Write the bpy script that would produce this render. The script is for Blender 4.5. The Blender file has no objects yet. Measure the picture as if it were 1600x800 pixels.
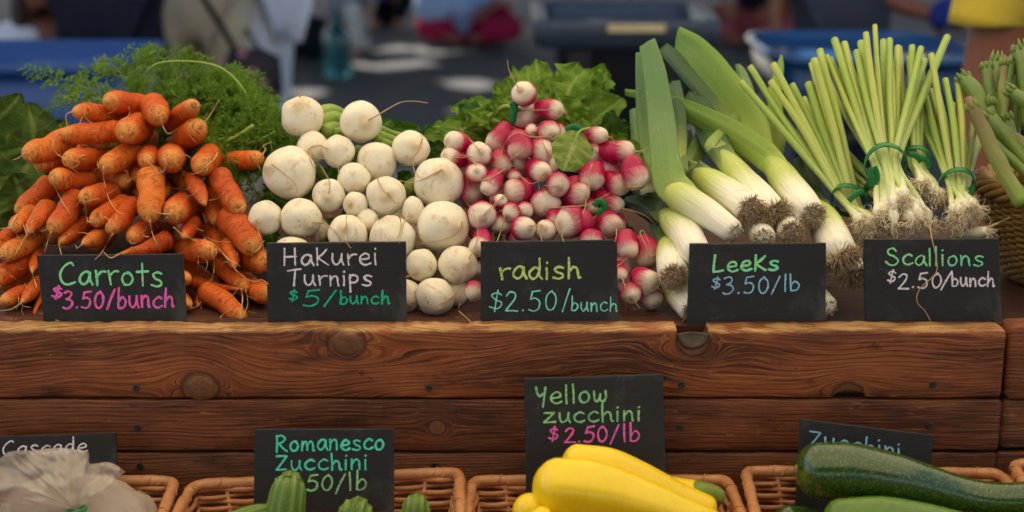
import bpy, bmesh, math, random
import numpy as np
from mathutils import Vector, Matrix, noise as mnoise

random.seed(7)
np.random.seed(7)
SC = bpy.context.scene
COL = SC.collection
R = math.radians

# ------------------------------------------------------------------ camera, world, sun, exposure
PITCH = R(14.0)
FPX = 2400.0                       # focal length in photo pixels (photo is 1600 wide)
ST, CT = math.sin(PITCH), math.cos(PITCH)
ZT = 0.95                          # height of the top edge of the stall front
_t = 0.0007
YC = -_t * (FPX * CT - 116 * ST)
ZC = ZT + _t * (FPX * ST + 116 * CT)
CAM = Vector((0.0, YC, ZC))
cam_d = bpy.data.cameras.new('camera')
cam = bpy.data.objects.new('camera', cam_d)
COL.objects.link(cam)
cam.location = CAM
cam.rotation_euler = (R(90) - PITCH, 0, 0)
cam_d.sensor_width = 36.0
cam_d.lens = FPX / 1600 * 36.0
cam_d.clip_start = 0.05
cam_d.clip_end = 400
cam_d.dof.use_dof = True
cam_d.dof.focus_distance = 1.76
cam_d.dof.aperture_fstop = 3.2
SC.camera = cam

SUN_EL, SUN_AZ = R(52), R(-26)     # sun stands behind the stall, a little to the left
SUN_DIR = Vector((math.cos(SUN_EL) * math.sin(SUN_AZ), math.cos(SUN_EL) * math.cos(SUN_AZ), math.sin(SUN_EL)))
world = bpy.data.worlds.new('World')
SC.world = world
world.use_nodes = True
wn = world.node_tree
bg = wn.nodes['Background']
sky = wn.nodes.new('ShaderNodeTexSky')
sky.sky_type = 'NISHITA'
sky.sun_disc = False
sky.sun_elevation = SUN_EL
sky.sun_rotation = SUN_AZ
sky.air_density = 1.0
sky.dust_density = 3.0
wn.links.new(sky.outputs[0], bg.inputs['Color'])
bg.inputs['Strength'].default_value = 0.10
sun_d = bpy.data.lights.new('sun', 'SUN')
sun_d.energy = 4.0
sun_d.angle = R(0.6)
sun_d.color = (1.0, 0.93, 0.82)
sun = bpy.data.objects.new('sun', sun_d)
COL.objects.link(sun)
sun.rotation_euler = SUN_DIR.to_track_quat('Z', 'Y').to_euler()
sun.location = (3, 6, 8)
SC.view_settings.view_transform = 'Standard'
SC.view_settings.look = 'None'
SC.view_settings.exposure = 1.52
SC.view_settings.use_white_balance = True          # camera set for open shade
SC.view_settings.white_balance_temperature = 6800
SC.view_settings.white_balance_tint = 10
SC.view_settings.gamma = 1.0
SC.cycles.use_denoising = True
SC.cycles.max_bounces = 8
SC.cycles.transparent_max_bounces = 12
SC.cycles.caustics_reflective = False
SC.cycles.caustics_refractive = False

# ------------------------------------------------------------------ projection helpers (photo pixel -> a point at a chosen distance)
def P(px, py, y):
    """Point at depth coordinate y that the photograph shows at pixel px, py."""
    a, b = px - 800.0, 400.0 - py
    dy = FPX * CT + b * ST
    dz = -FPX * ST + b * CT
    t = (y - YC) / dy
    return Vector((a * t, y, ZC + dz * t))

def PZ(px, py, z):
    a, b = px - 800.0, 400.0 - py
    dy = FPX * CT + b * ST
    dz = -FPX * ST + b * CT
    t = (z - ZC) / dz
    return Vector((a * t, YC + dy * t, z))

def MPP(p):
    """Metres per photo pixel at point p."""
    return ((p[1] - YC) * CT - (p[2] - ZC) * ST) / FPX

# ------------------------------------------------------------------ object helpers
def C(r, g, b):
    f = lambda c: (c / 255 / 12.92) if c / 255 <= 0.04045 else ((c / 255 + 0.055) / 1.055) ** 2.4
    return (f(r), f(g), f(b), 1.0)

def tag(o, label=None, cat=None, group=None, kind=None):
    if label: o['label'] = label
    if cat: o['category'] = cat
    if group: o['group'] = group
    if kind: o['kind'] = kind
    return o

def empty(name, loc):
    o = bpy.data.objects.new(name, None)
    COL.objects.link(o)
    o.location = loc
    o.empty_display_size = 0.02
    return o

class MB:
    """Collects faces and a per-vertex vector attribute 'uvw' (x = length or fraction, y = round the body, z = free)."""
    def __init__(s):
        s.v, s.f, s.a = [], [], []
    def add(s, verts, faces, attrs=None):
        o = len(s.v)
        s.v.extend([tuple(p) for p in verts])
        s.f.extend([tuple(i + o for i in f) for f in faces])
        s.a.extend(attrs if attrs is not None else [(0, 0, 0)] * len(verts))
    def box(s, lo, hi):
        x0, y0, z0 = lo; x1, y1, z1 = hi
        s.add([(x0,y0,z0),(x1,y0,z0),(x1,y1,z0),(x0,y1,z0),(x0,y0,z1),(x1,y0,z1),(x1,y1,z1),(x0,y1,z1)],
              [(0,3,2,1),(4,5,6,7),(0,1,5,4),(1,2,6,5),(2,3,7,6),(3,0,4,7)])
    def loft(s, pts, rad, sides=10, cap=True, w=0.0, ratio=None, t0=0.0, t1=1.0, ridge=None, nz=0.0, nscale=60.0, useed=0.0):
        pts = [Vector(p) for p in pts]
        n = len(pts)
        tang = []
        for i in range(n):
            a, b = pts[max(0, i - 1)], pts[min(n - 1, i + 1)]
            d = (b - a)
            tang.append(d.normalized() if d.length > 1e-9 else Vector((0, 0, 1)))
        up = Vector((0, 0, 1)) if abs(tang[0].z) < 0.9 else Vector((1, 0, 0))
        nrm = (up - tang[0] * up.dot(tang[0])).normalized()
        V, A, L = [], [], 0.0
        for i in range(n):
            if i:
                L += (pts[i] - pts[i - 1]).length
                q = tang[i - 1].rotation_difference(tang[i])
                nrm = q @ nrm
                nrm = (nrm - tang[i] * nrm.dot(tang[i])).normalized()
            bn = tang[i].cross(nrm)
            for k in range(sides):
                th = 2 * math.pi * k / sides
                r = rad[i]
                if ridge: r *= ridge(th, i / (n - 1))
                d = nrm * math.cos(th) + bn * math.sin(th) * (ratio if ratio else 1.0)
                if nz:
                    q3 = (pts[i] + d * r) * nscale
                    r *= 1 + nz * mnoise.noise(q3 + Vector((useed, useed * 1.7, -useed)))
                V.append(pts[i] + d * r)
                A.append((t0 + (t1 - t0) * i / (n - 1), k / sides, w if w else L))
        F = []
        for i in range(n - 1):
            for k in range(sides):
                k2 = (k + 1) % sides
                F.append((i * sides + k, i * sides + k2, (i + 1) * sides + k2, (i + 1) * sides + k))
        if cap:
            F.append(tuple(range(sides - 1, -1, -1)))
            F.append(tuple((n - 1) * sides + k for k in range(sides)))
        s.add(V, F, A)
    def build(s, name, mat=None, parent=None, origin=None, smooth=True):
        me = bpy.data.meshes.new(name)
        v = s.v
        o0 = Vector(origin) if origin is not None else (Vector(parent['_o']) if parent is not None and '_o' in parent else Vector((0, 0, 0)))
        v = [(p[0] - o0[0], p[1] - o0[1], p[2] - o0[2]) for p in v]
        me.from_pydata(v, [], s.f)
        at = me.attributes.new('uvw', 'FLOAT_VECTOR', 'POINT')
        at.data.foreach_set('vector', np.array(s.a, dtype=np.float32).ravel())
        if smooth:
            me.polygons.foreach_set('use_smooth', [True] * len(me.polygons))
        me.update()
        ob = bpy.data.objects.new(name, me)
        COL.objects.link(ob)
        if mat: me.materials.append(mat)
        if parent is not None:
            ob.parent = parent
            ob['_o'] = list(o0)
        else:
            ob.location = o0
            ob['_o'] = list(o0)
        return ob

def thing(name, loc, label, cat, group=None, kind=None):
    o = empty(name, loc)
    o['_o'] = list(loc)
    return tag(o, label, cat, group, kind)

def spline(pts, n):
    """Catmull-Rom through points (any dimension), n samples."""
    P_ = [np.array(p, dtype=float) for p in pts]
    if len(P_) == 2:
        return [P_[0] + (P_[1] - P_[0]) * i / (n - 1) for i in range(n)]
    P_ = [2 * P_[0] - P_[1]] + P_ + [2 * P_[-1] - P_[-2]]
    m = len(P_) - 3
    out = []
    for i in range(n):
        u = i / (n - 1) * m
        k = min(int(u), m - 1)
        t = u - k
        a, b, c, d = P_[k:k + 4]
        out.append(0.5 * ((2 * b) + (-a + c) * t + (2 * a - 5 * b + 4 * c - d) * t * t + (-a + 3 * b - 3 * c + d) * t ** 3))
    return out

# ------------------------------------------------------------------ material helpers
class G:
    def __init__(s, name):
        s.m = bpy.data.materials.new(name)
        s.m.use_nodes = True
        s.nt = s.m.node_tree
        s.b = s.nt.nodes['Principled BSDF']
        s.out = s.nt.nodes['Material Output']
        s._tc = None
    def n(s, t, **kw):
        nd = s.nt.nodes.new(t)
        for k, v in kw.items(): setattr(nd, k, v)
        return nd
    def put(s, sock, v):
        if isinstance(v, bpy.types.NodeSocket): s.nt.links.new(v, sock)
        elif v is not None:
            try: sock.default_value = v
            except Exception: sock.default_value = v[:3]
    def math(s, op, a, b=None, c=None, clamp=False):
        nd = s.n('ShaderNodeMath', operation=op, use_clamp=clamp)
        for i, v in enumerate((a, b, c)):
            if v is not None: s.put(nd.inputs[i], v)
        return nd.outputs[0]
    def vmath(s, op, a, b=None):
        nd = s.n('ShaderNodeVectorMath', operation=op)
        s.put(nd.inputs[0], a)
        if b is not None: s.put(nd.inputs[1], b)
        return nd.outputs[0]
    def mix(s, f, a, b, blend='MIX'):
        nd = s.n('ShaderNodeMix', data_type='RGBA', blend_type=blend)
        s.put(nd.inputs[0], f); s.put(nd.inputs[6], a); s.put(nd.inputs[7], b)
        return nd.outputs[2]
    def noise(s, vec, scale=5.0, detail=3.0, rough=0.5, dist=0.0, out='Fac'):
        nd = s.n('ShaderNodeTexNoise')
        if vec is not None: s.put(nd.inputs['Vector'], vec)
        s.put(nd.inputs['Scale'], scale); s.put(nd.inputs['Detail'], detail)
        s.put(nd.inputs['Roughness'], rough); s.put(nd.inputs['Distortion'], dist)
        return nd.outputs[out]
    def voro(s, vec, scale=5.0, feature='F1', out='Distance'):
        nd = s.n('ShaderNodeTexVoronoi', feature=feature)
        if vec is not None: s.put(nd.inputs['Vector'], vec)
        s.put(nd.inputs['Scale'], scale)
        return nd.outputs[out]
    def ramp(s, f, stops, interp='LINEAR'):
        nd = s.n('ShaderNodeValToRGB')
        s.put(nd.inputs[0], f)
        cr = nd.color_ramp
        cr.interpolation = interp
        while len(cr.elements) < len(stops): cr.elements.new(0.5)
        for e, (p, c) in zip(cr.elements, stops):
            e.position = p
            e.color = c if not isinstance(c, (int, float)) else (c, c, c, 1)
        return nd.outputs[0]
    def step(s, f, lo, hi):
        nd = s.n('ShaderNodeMapRange', clamp=True, interpolation_type='SMOOTHSTEP')
        s.put(nd.inputs[0], f); s.put(nd.inputs[1], lo); s.put(nd.inputs[2], hi)
        nd.inputs[3].default_value = 0; nd.inputs[4].default_value = 1
        return nd.outputs[0]
    def attr(s, name='uvw'):
        nd = s.n('ShaderNodeAttribute', attribute_name=name)
        sp = s.n('ShaderNodeSeparateXYZ')
        s.nt.links.new(nd.outputs['Vector'], sp.inputs[0])
        return sp.outputs[0], sp.outputs[1], sp.outputs[2]
    def sep(s, v):
        sp = s.n('ShaderNodeSeparateXYZ'); s.put(sp.inputs[0], v)
        return sp.outputs[0], sp.outputs[1], sp.outputs[2]
    def comb(s, x, y, z):
        nd = s.n('ShaderNodeCombineXYZ')
        s.put(nd.inputs[0], x); s.put(nd.inputs[1], y); s.put(nd.inputs[2], z)
        return nd.outputs[0]
    def obj(s):
        if s._tc is None: s._tc = s.n('ShaderNodeTexCoord')
        return s._tc.outputs['Object']
    def pos(s):
        return s.n('ShaderNodeNewGeometry').outputs['Position']
    def rnd(s):
        return s.n('ShaderNodeObjectInfo').outputs['Random']
    def bump(s, h, strength=0.3, dist=0.001):
        nd = s.n('ShaderNodeBump')
        nd.inputs['Strength'].default_value = strength
        nd.inputs['Distance'].default_value = dist
        s.put(nd.inputs['Height'], h)
        s.nt.links.new(nd.outputs[0], s.b.inputs['Normal'])
    def set(s, **kw):
        names = dict(color='Base Color', rough='Roughness', spec='Specular IOR Level', sss='Subsurface Weight', metal='Metallic',
                     coat='Coat Weight', coatr='Coat Roughness', trans='Transmission Weight', alpha='Alpha', sheen='Sheen Weight')
        for k, v in kw.items(): s.put(s.b.inputs[names[k]], v)
        if 'sss' in kw:
            s.b.inputs['Subsurface Scale'].default_value = 0.006
            s.b.inputs['Subsurface Radius'].default_value = (1.0, 0.7, 0.45)
        return s
    def translucent(s, color, f):
        tr = s.n('ShaderNodeBsdfTranslucent'); s.put(tr.inputs[0], color)
        mx = s.n('ShaderNodeMixShader'); s.put(mx.inputs[0], f)
        s.nt.links.new(s.b.outputs[0], mx.inputs[1]); s.nt.links.new(tr.outputs[0], mx.inputs[2])
        s.nt.links.new(mx.outputs[0], s.out.inputs[0])

def plain(name, col, rough=0.6, nscale=12.0, amt=0.25, spec=0.4, bump=0.0, bscale=200.0):
    g = G(name)
    nf = g.noise(g.obj(), nscale, 4, 0.6)
    dk = tuple(c * (1 - amt) for c in col[:3]) + (1,)
    lt = tuple(min(1, c * (1 + amt)) for c in col[:3]) + (1,)
    g.set(color=g.mix(nf, dk, lt), rough=rough, spec=spec)
    if bump: g.bump(g.noise(g.obj(), bscale, 3), bump, 0.002)
    return g.m

M = {}
# --- carrot skin
g = G('carrot_skin')
u, a, L = g.attr()
rn = g.rnd()
n1 = g.noise(g.vmath('ADD', g.obj(), g.comb(g.math('MULTIPLY', rn, 9), 0, 0)), 45, 4, 0.6)
base = g.mix(n1, C(200, 74, 10), C(236, 124, 28))
base = g.mix(g.math('MULTIPLY', rn, 0.65), base, C(182, 60, 14))
base = g.mix(g.math('MULTIPLY', g.step(g.math('FRACT', g.math('MULTIPLY', rn, 7.3)), 0.6, 1.0), 0.5), base, C(240, 146, 52))
base = g.mix(g.step(u, 0.78, 1.02), base, C(226, 150, 70))
rings = g.noise(g.comb(g.math('MULTIPLY', L, 420), g.math('MULTIPLY', a, 5), g.math('MULTIPLY', rn, 50)), 1.0, 3, 0.7)
rl = g.step(rings, 0.53, 0.66)
base = g.mix(g.math('MULTIPLY', rl, 0.60), base, C(116, 42, 10))
dirt = g.noise(g.vmath('ADD', g.obj(), g.comb(0, g.math('MULTIPLY', rn, 5), 0)), 62, 5, 0.8)
base = g.mix(g.math('MULTIPLY', g.step(dirt, 0.55, 0.72), 0.72), base, C(92, 50, 24))
pale = g.noise(g.vmath('ADD', g.obj(), g.comb(g.math('MULTIPLY', rn, 4), 0, 3.0)), 70, 4, 0.7)
base = g.mix(g.math('MULTIPLY', g.step(pale, 0.58, 0.76), 0.35), base, C(240, 176, 110))
sp = g.voro(g.obj(), 190)
base = g.mix(g.math('MULTIPLY', g.math('MULTIPLY', g.step(sp, 0.24, 0.08), g.step(g.noise(g.obj(), 30, 2), 0.46, 0.56)), 0.9), base, C(58, 30, 16))
g.set(color=base, rough=g.ramp(dirt, [(0.35, 0.42), (0.7, 0.8)]), spec=0.35, sss=0.05)
g.bump(g.math('ADD', g.math('MULTIPLY', rl, -1.0), g.math('MULTIPLY', dirt, 1.2)), 0.6, 0.0016)
M['carrot'] = g.m
# --- thin roots
g = G('pale_root')
g.set(color=g.mix(g.noise(g.obj(), 120, 3), C(176, 132, 80), C(226, 196, 146)), rough=0.7, spec=0.2)
M['root'] = g.m
g = G('brown_root_tuft')
g.set(color=g.mix(g.noise(g.obj(), 300, 2), C(120, 92, 66), C(216, 190, 152)), rough=0.8, spec=0.2)
M['tuft'] = g.m
g = G('pale_root_tuft')
g.set(color=g.mix(g.noise(g.obj(), 260, 2), C(196, 168, 126), C(248, 236, 208)), rough=0.8, spec=0.2)
M['paletuft'] = g.m
# --- turnip skin
g = G('turnip_skin')
u, a, L = g.attr()
rn = g.rnd()
ov = g.vmath('ADD', g.obj(), g.comb(g.math('MULTIPLY', rn, 7), g.math('MULTIPLY', rn, 3), 0))
n1 = g.noise(ov, 25, 4, 0.6)
base = g.mix(n1, C(228, 214, 182), C(248, 242, 222))
st = g.noise(ov, 48, 5, 0.7, 0.6)
base = g.mix(g.math('MULTIPLY', g.step(st, 0.52, 0.70), 0.62), base, C(186, 142, 88))
sc = g.noise(ov, 110, 4, 0.75, 1.5)
base = g.mix(g.math('MULTIPLY', g.step(sc, 0.62, 0.70), 0.7), base, C(132, 94, 54))
base = g.mix(g.math('MULTIPLY', g.step(u, 0.93, 1.0), 0.5), base, C(206, 172, 116))
base = g.mix(g.step(u, 0.16, 0.02), base, C(178, 190, 110))
g.set(color=base, rough=0.42, spec=0.4, sss=0.15)
g.bump(g.math('ADD', n1, sc), 0.15, 0.001)
M['turnip'] = g.m
# --- radish skin
g = G('radish_skin')
u, a, L = g.attr()
rn = g.rnd()
ov = g.vmath('ADD', g.obj(), g.comb(g.math('MULTIPLY', rn, 7), g.math('MULTIPLY', rn, 3), 0))
n1 = g.noise(ov, 60, 4, 0.6)
fib = g.noise(g.comb(g.math('MULTIPLY', a, 60), g.math('MULTIPLY', u, 4), rn), 1.0, 3, 0.6)
edge = g.math('ADD', u, g.math('MULTIPLY', g.math('SUBTRACT', fib, 0.5), 0.32))
edge = g.math('ADD', edge, g.math('MULTIPLY', g.math('SUBTRACT', rn, 0.5), 0.16))
red = g.mix(n1, C(150, 2, 50), C(206, 18, 90))
wht = g.mix(n1, C(226, 204, 176), C(246, 234, 214))
base = g.mix(g.step(edge, 0.52, 0.93), red, wht)
base = g.mix(g.math('MULTIPLY', g.step(g.noise(ov, 90, 5, 0.75, 0.8), 0.58, 0.72), 0.5), base, C(150, 98, 62))
base = g.mix(g.math('MULTIPLY', g.step(u, 0.95, 1.0), 0.55), base, C(160, 116, 66))
g.set(color=base, rough=0.36, spec=0.45, sss=0.08)
g.bump(fib, 0.08, 0.001)
M['radish'] = g.m
# --- leek shaft and leaves: white root end to green
def allium(name, white, light, green, s0, s1, s2, stripes=70):
    g = G(name)
    u, a, L = g.attr()
    fib = g.noise(g.comb(g.math('MULTIPLY', a, stripes), g.math('MULTIPLY', u, 3), g.rnd()), 1.0, 3, 0.6)
    uu = g.math('ADD', u, g.math('MULTIPLY', g.math('SUBTRACT', fib, 0.5), 0.10))
    c = g.mix(g.step(uu, s0, s1), white, light)
    c = g.mix(g.step(uu, s1, s2), c, green)
    c = g.mix(g.math('MULTIPLY', g.step(fib, 0.42, 0.62), 0.20), c, tuple(x * 0.72 for x in green[:3]) + (1,))
    c = g.mix(g.math('MULTIPLY', g.step(g.noise(g.obj(), 70, 4, 0.7), 0.62, 0.75), 0.35), c, C(170, 150, 92))
    g.set(color=c, rough=0.42, spec=0.4, sss=0.06)
    g.bump(fib, 0.25, 0.0012)
    return g.m
M['leek'] = allium('leek_shaft', C(248, 242, 222), C(190, 202, 104), C(116, 150, 54), 0.26, 0.66, 1.0)
def leekleaf(name, c0, c1):
    g = G(name)
    u, a, L = g.attr()
    fib = g.noise(g.comb(g.math('MULTIPLY', a, 46), g.math('MULTIPLY', u, 2.5), g.rnd()), 1.0, 3, 0.65)
    c = g.mix(g.step(u, 0.0, 0.16), C(236, 234, 196), C(190, 204, 108))
    c = g.mix(g.step(u, 0.18, 0.52), c, c0)
    c = g.mix(g.step(u, 0.40, 0.85), c, c1)
    c = g.mix(g.math('MULTIPLY', g.step(fib, 0.42, 0.66), 0.3), c, tuple(x * 0.62 for x in c1[:3]) + (1,))
    sp = g.noise(g.obj(), 240, 2, 0.5)
    c = g.mix(g.math('MULTIPLY', g.step(sp, 0.70, 0.76), 0.6), c, C(206, 210, 170))
    c = g.mix(g.math('MULTIPLY', g.step(g.noise(g.obj(), 34, 4, 0.7), 0.64, 0.74), 0.5), c, C(150, 136, 80))
    g.set(color=c, rough=0.48, spec=0.4)
    g.bump(fib, 0.25, 0.001)
    g.translucent(c, 0.15)
    return g.m
M['leekleaf'] = leekleaf('leek_leaf_green', C(150, 176, 66), C(112, 152, 56))
M['leekblue'] = leekleaf('leek_leaf_blue_green', C(122, 154, 70), C(98, 138, 82))
M['leekdark'] = leekleaf('leek_leaf_dark', C(70, 104, 50), C(52, 88, 50))
M['scallion'] = allium('scallion_stalk', C(238, 232, 206), C(200, 214, 140), C(152, 178, 78), 0.12, 0.40, 0.82, 30)
M['scallionyellow'] = allium('scallion_stalk_yellow', C(238, 232, 206), C(202, 212, 136), C(170, 184, 84), 0.12, 0.40, 0.85, 30)
M['stalk'] = allium('green_stalk_skin', C(120, 142, 50), C(112, 134, 52), C(98, 124, 60), 0.1, 0.3, 0.8, 24)
M['stalkbrown'] = allium('brown_green_stalk_skin', C(126, 150, 60), C(132, 138, 66), C(120, 104, 66), 0.1, 0.4, 0.9, 24)
# --- leaves
def leafmat(name, c0, c1, vein, tr=0.32, rough=0.58):
    g = G(name)
    u, a, L = g.attr()
    n1 = g.noise(g.obj(), 55, 4, 0.6)
    c = g.mix(n1, c0, c1)
    mid = g.math('ABSOLUTE', a)
    c = g.mix(g.math('MULTIPLY', g.step(mid, 0.09, 0.02), 0.7), c, vein)
    sv = g.math('FRACT', g.math('ADD', g.math('MULTIPLY', u, 6.0), g.math('MULTIPLY', mid, -1.6)))
    sv = g.math('ABSOLUTE', g.math('SUBTRACT', sv, 0.5))
    vs = g.step(sv, 0.07, 0.015)
    c = g.mix(g.math('MULTIPLY', vs, 0.4), c, vein)
    g.set(color=c, rough=rough, spec=0.25)
    g.bump(g.math('ADD', g.math('MULTIPLY', vs, -1.0), g.math('MULTIPLY', n1, 1.2)), 0.5, 0.002)
    g.translucent(c, tr)
    return g.m
M['radleaf'] = leafmat('radish_leaf', C(70, 112, 22), C(124, 158, 46), C(150, 178, 84))
M['paleleaf'] = leafmat('pale_radish_leaf', C(112, 140, 54), C(150, 172, 84), C(182, 196, 124))
M['radleafdark'] = leafmat('radish_leaf_dark', C(44, 82, 26), C(70, 112, 38), C(110, 144, 66))
M['turnleaf'] = leafmat('turnip_leaf', C(44, 84, 22), C(78, 124, 38), C(120, 156, 74))
M['collard'] = leafmat('dark_broad_leaf', C(48, 76, 24), C(82, 110, 40), C(126, 148, 70), 0.2)
g = G('carrot_frond')
g.set(color=g.mix(g.noise(g.obj(), 30, 4, 0.6), C(60, 104, 22), C(138, 172, 58)), rough=0.5, spec=0.3)
g.translucent(C(110, 160, 40), 0.3)
M['frond'] = g.m
M['stem'] = plain('pale_green_stem', C(140, 168, 72), 0.45, 60, 0.25)
M['tie'] = plain('green_twist_tie', C(6, 112, 52), 0.3, 40, 0.15, 0.5)
# --- zucchini
g = G('dark_zucchini_skin')
u, a, L = g.attr()
stripe = g.noise(g.comb(g.math('MULTIPLY', a, 14), g.math('MULTIPLY', u, 1.6), 0), 1.0, 3, 0.6)
c = g.mix(stripe, C(16, 40, 10), C(52, 88, 20))
sp = g.voro(g.obj(), 420)
c = g.mix(g.math('MULTIPLY', g.step(sp, 0.34, 0.14), 0.55), c, C(150, 176, 90))
c = g.mix(g.math('MULTIPLY', g.step(stripe, 0.60, 0.74), 0.35), c, C(104, 134, 52))
g.set(color=c, rough=0.2, spec=0.5, coat=0.25)
g.bump(g.noise(g.obj(), 70, 3), 0.12, 0.002)
M['zuke'] = g.m
g = G('yellow_zucchini_skin')
u, a, L = g.attr()
c = g.mix(g.noise(g.obj(), 22, 4, 0.6), C(232, 188, 10), C(250, 220, 44))
c = g.mix(g.math('MULTIPLY', g.step(g.noise(g.comb(g.math('MULTIPLY', a, 40), g.math('MULTIPLY', u, 12), 0), 1.0, 4, 0.7), 0.62, 0.74), 0.35), c, C(250, 232, 130))
c = g.mix(g.math('MULTIPLY', g.step(g.noise(g.obj(), 60, 5, 0.8), 0.68, 0.74), 0.7), c, C(150, 90, 20))
c = g.mix(g.math('MULTIPLY', g.step(g.voro(g.obj(), 300), 0.22, 0.08), 0.4), c, C(254, 238, 150))
c = g.mix(g.math('MULTIPLY', g.step(g.noise(g.obj(), 34, 5, 0.8, 1.0), 0.60, 0.68), 0.35), c, C(206, 150, 20))
g.set(color=c, rough=0.26, spec=0.45, sss=0.05)
g.bump(g.noise(g.obj(), 60, 4), 0.15, 0.002)
M['yzuke'] = g.m
g = G('romanesco_zucchini_skin')
u, a, L = g.attr()
rd = g.math('FRACT', g.math('MULTIPLY', a, 10.0))
rd = g.math('ABSOLUTE', g.math('SUBTRACT', rd, 0.5))
c = g.mix(g.step(rd, 0.15, 0.42), C(76, 106, 32), C(106, 134, 44))
c = g.mix(g.math('MULTIPLY', g.step(g.noise(g.comb(g.math('MULTIPLY', a, 90), g.math('MULTIPLY', u, 30), 0), 1.0, 4, 0.7), 0.54, 0.68), 0.6), c, C(168, 186, 104))
g.set(color=c, rough=0.4, spec=0.4)
g.bump(g.noise(g.obj(), 200, 3), 0.25, 0.001)
M['rzuke'] = g.m
# --- slate signs and chalk
g = G('slate_board')
ob_ = g.obj()
ox, oy, oz = g.sep(ob_)
gr = g.noise(g.comb(g.math('MULTIPLY', ox, 25), oy, g.math('MULTIPLY', oz, 420)), 1.0, 4, 0.6)
c = g.mix(gr, C(24, 25, 27), C(46, 47, 49))
sm = g.noise(ob_, 22, 5, 0.7, 0.4)
c = g.mix(g.math('MULTIPLY', g.step(sm, 0.48, 0.72), 0.45), c, C(84, 86, 86))
scr = g.noise(g.comb(g.math('MULTIPLY', ox, 60), oy, g.math('MULTIPLY', oz, 500)), 1.0, 4, 0.75)
c = g.mix(g.math('MULTIPLY', g.step(scr, 0.68, 0.76), 0.45), c, C(118, 118, 112))
g.set(color=c, rough=0.62, spec=0.35)
g.bump(gr, 0.2, 0.0008)
M['slate'] = g.m
def chalk(name, c0, c1=None):
    g = G(name)
    ox, oy, oz = g.sep(g.obj())
    n1 = g.noise(g.comb(g.math('MULTIPLY', ox, 160), oy, g.math('MULTIPLY', oz, 700)), 1.0, 4, 0.7)
    c = c0
    if c1: c = g.mix(g.step(g.noise(g.obj(), 40, 2), 0.4, 0.6), c0, c1)
    c = g.mix(g.math('MULTIPLY', g.step(n1, 0.50, 0.64), 0.62), c, C(52, 60, 58))
    g.set(color=c, rough=0.85, spec=0.15)
    return g.m
M['ch_green'] = chalk('green_chalk', C(150, 236, 164), C(132, 232, 186))
M['ch_lime'] = chalk('lime_chalk', C(190, 224, 118), C(204, 228, 150))
M['ch_pink'] = chalk('pink_chalk', C(250, 108, 190), C(232, 110, 206))
M['ch_white'] = chalk('white_chalk', C(232, 226, 236))
M['ch_teal'] = chalk('teal_chalk', C(24, 196, 152))
M['ch_aqua'] = chalk('aqua_chalk', C(134, 228, 212))
M['ch_blue'] = chalk('blue_chalk', C(142, 206, 230), C(160, 184, 236))
M['ch_mint'] = chalk('mint_chalk', C(78, 226, 190), C(96, 226, 200))
M['ch_sage'] = chalk('sage_chalk', C(150, 216, 146), C(128, 200, 148))
M['ch_sky'] = chalk('sky_chalk', C(140, 208, 242))
# --- wicker
g = G('brown_wicker')
u, a, L = g.attr()
c = g.mix(g.noise(g.obj(), 60, 4, 0.65), C(150, 92, 54), C(224, 164, 112))
c = g.mix(g.math('MULTIPLY', g.step(g.noise(g.obj(), 150, 4, 0.7), 0.6, 0.72), 0.45), c, C(92, 50, 26))
g.set(color=c, rough=0.38, spec=0.45)
g.bump(g.noise(g.obj(), 260, 3), 0.2, 0.001)
M['wicker'] = g.m
g = G('tan_wicker')
c = g.mix(g.noise(g.obj(), 45, 4, 0.65), C(120, 86, 42), C(190, 150, 84))
c = g.mix(g.math('MULTIPLY', g.step(g.noise(g.obj(), 130, 4, 0.7), 0.58, 0.72), 0.5), c, C(70, 46, 22))
g.set(color=c, rough=0.5, spec=0.35)
M['tanwicker'] = g.m

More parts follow.
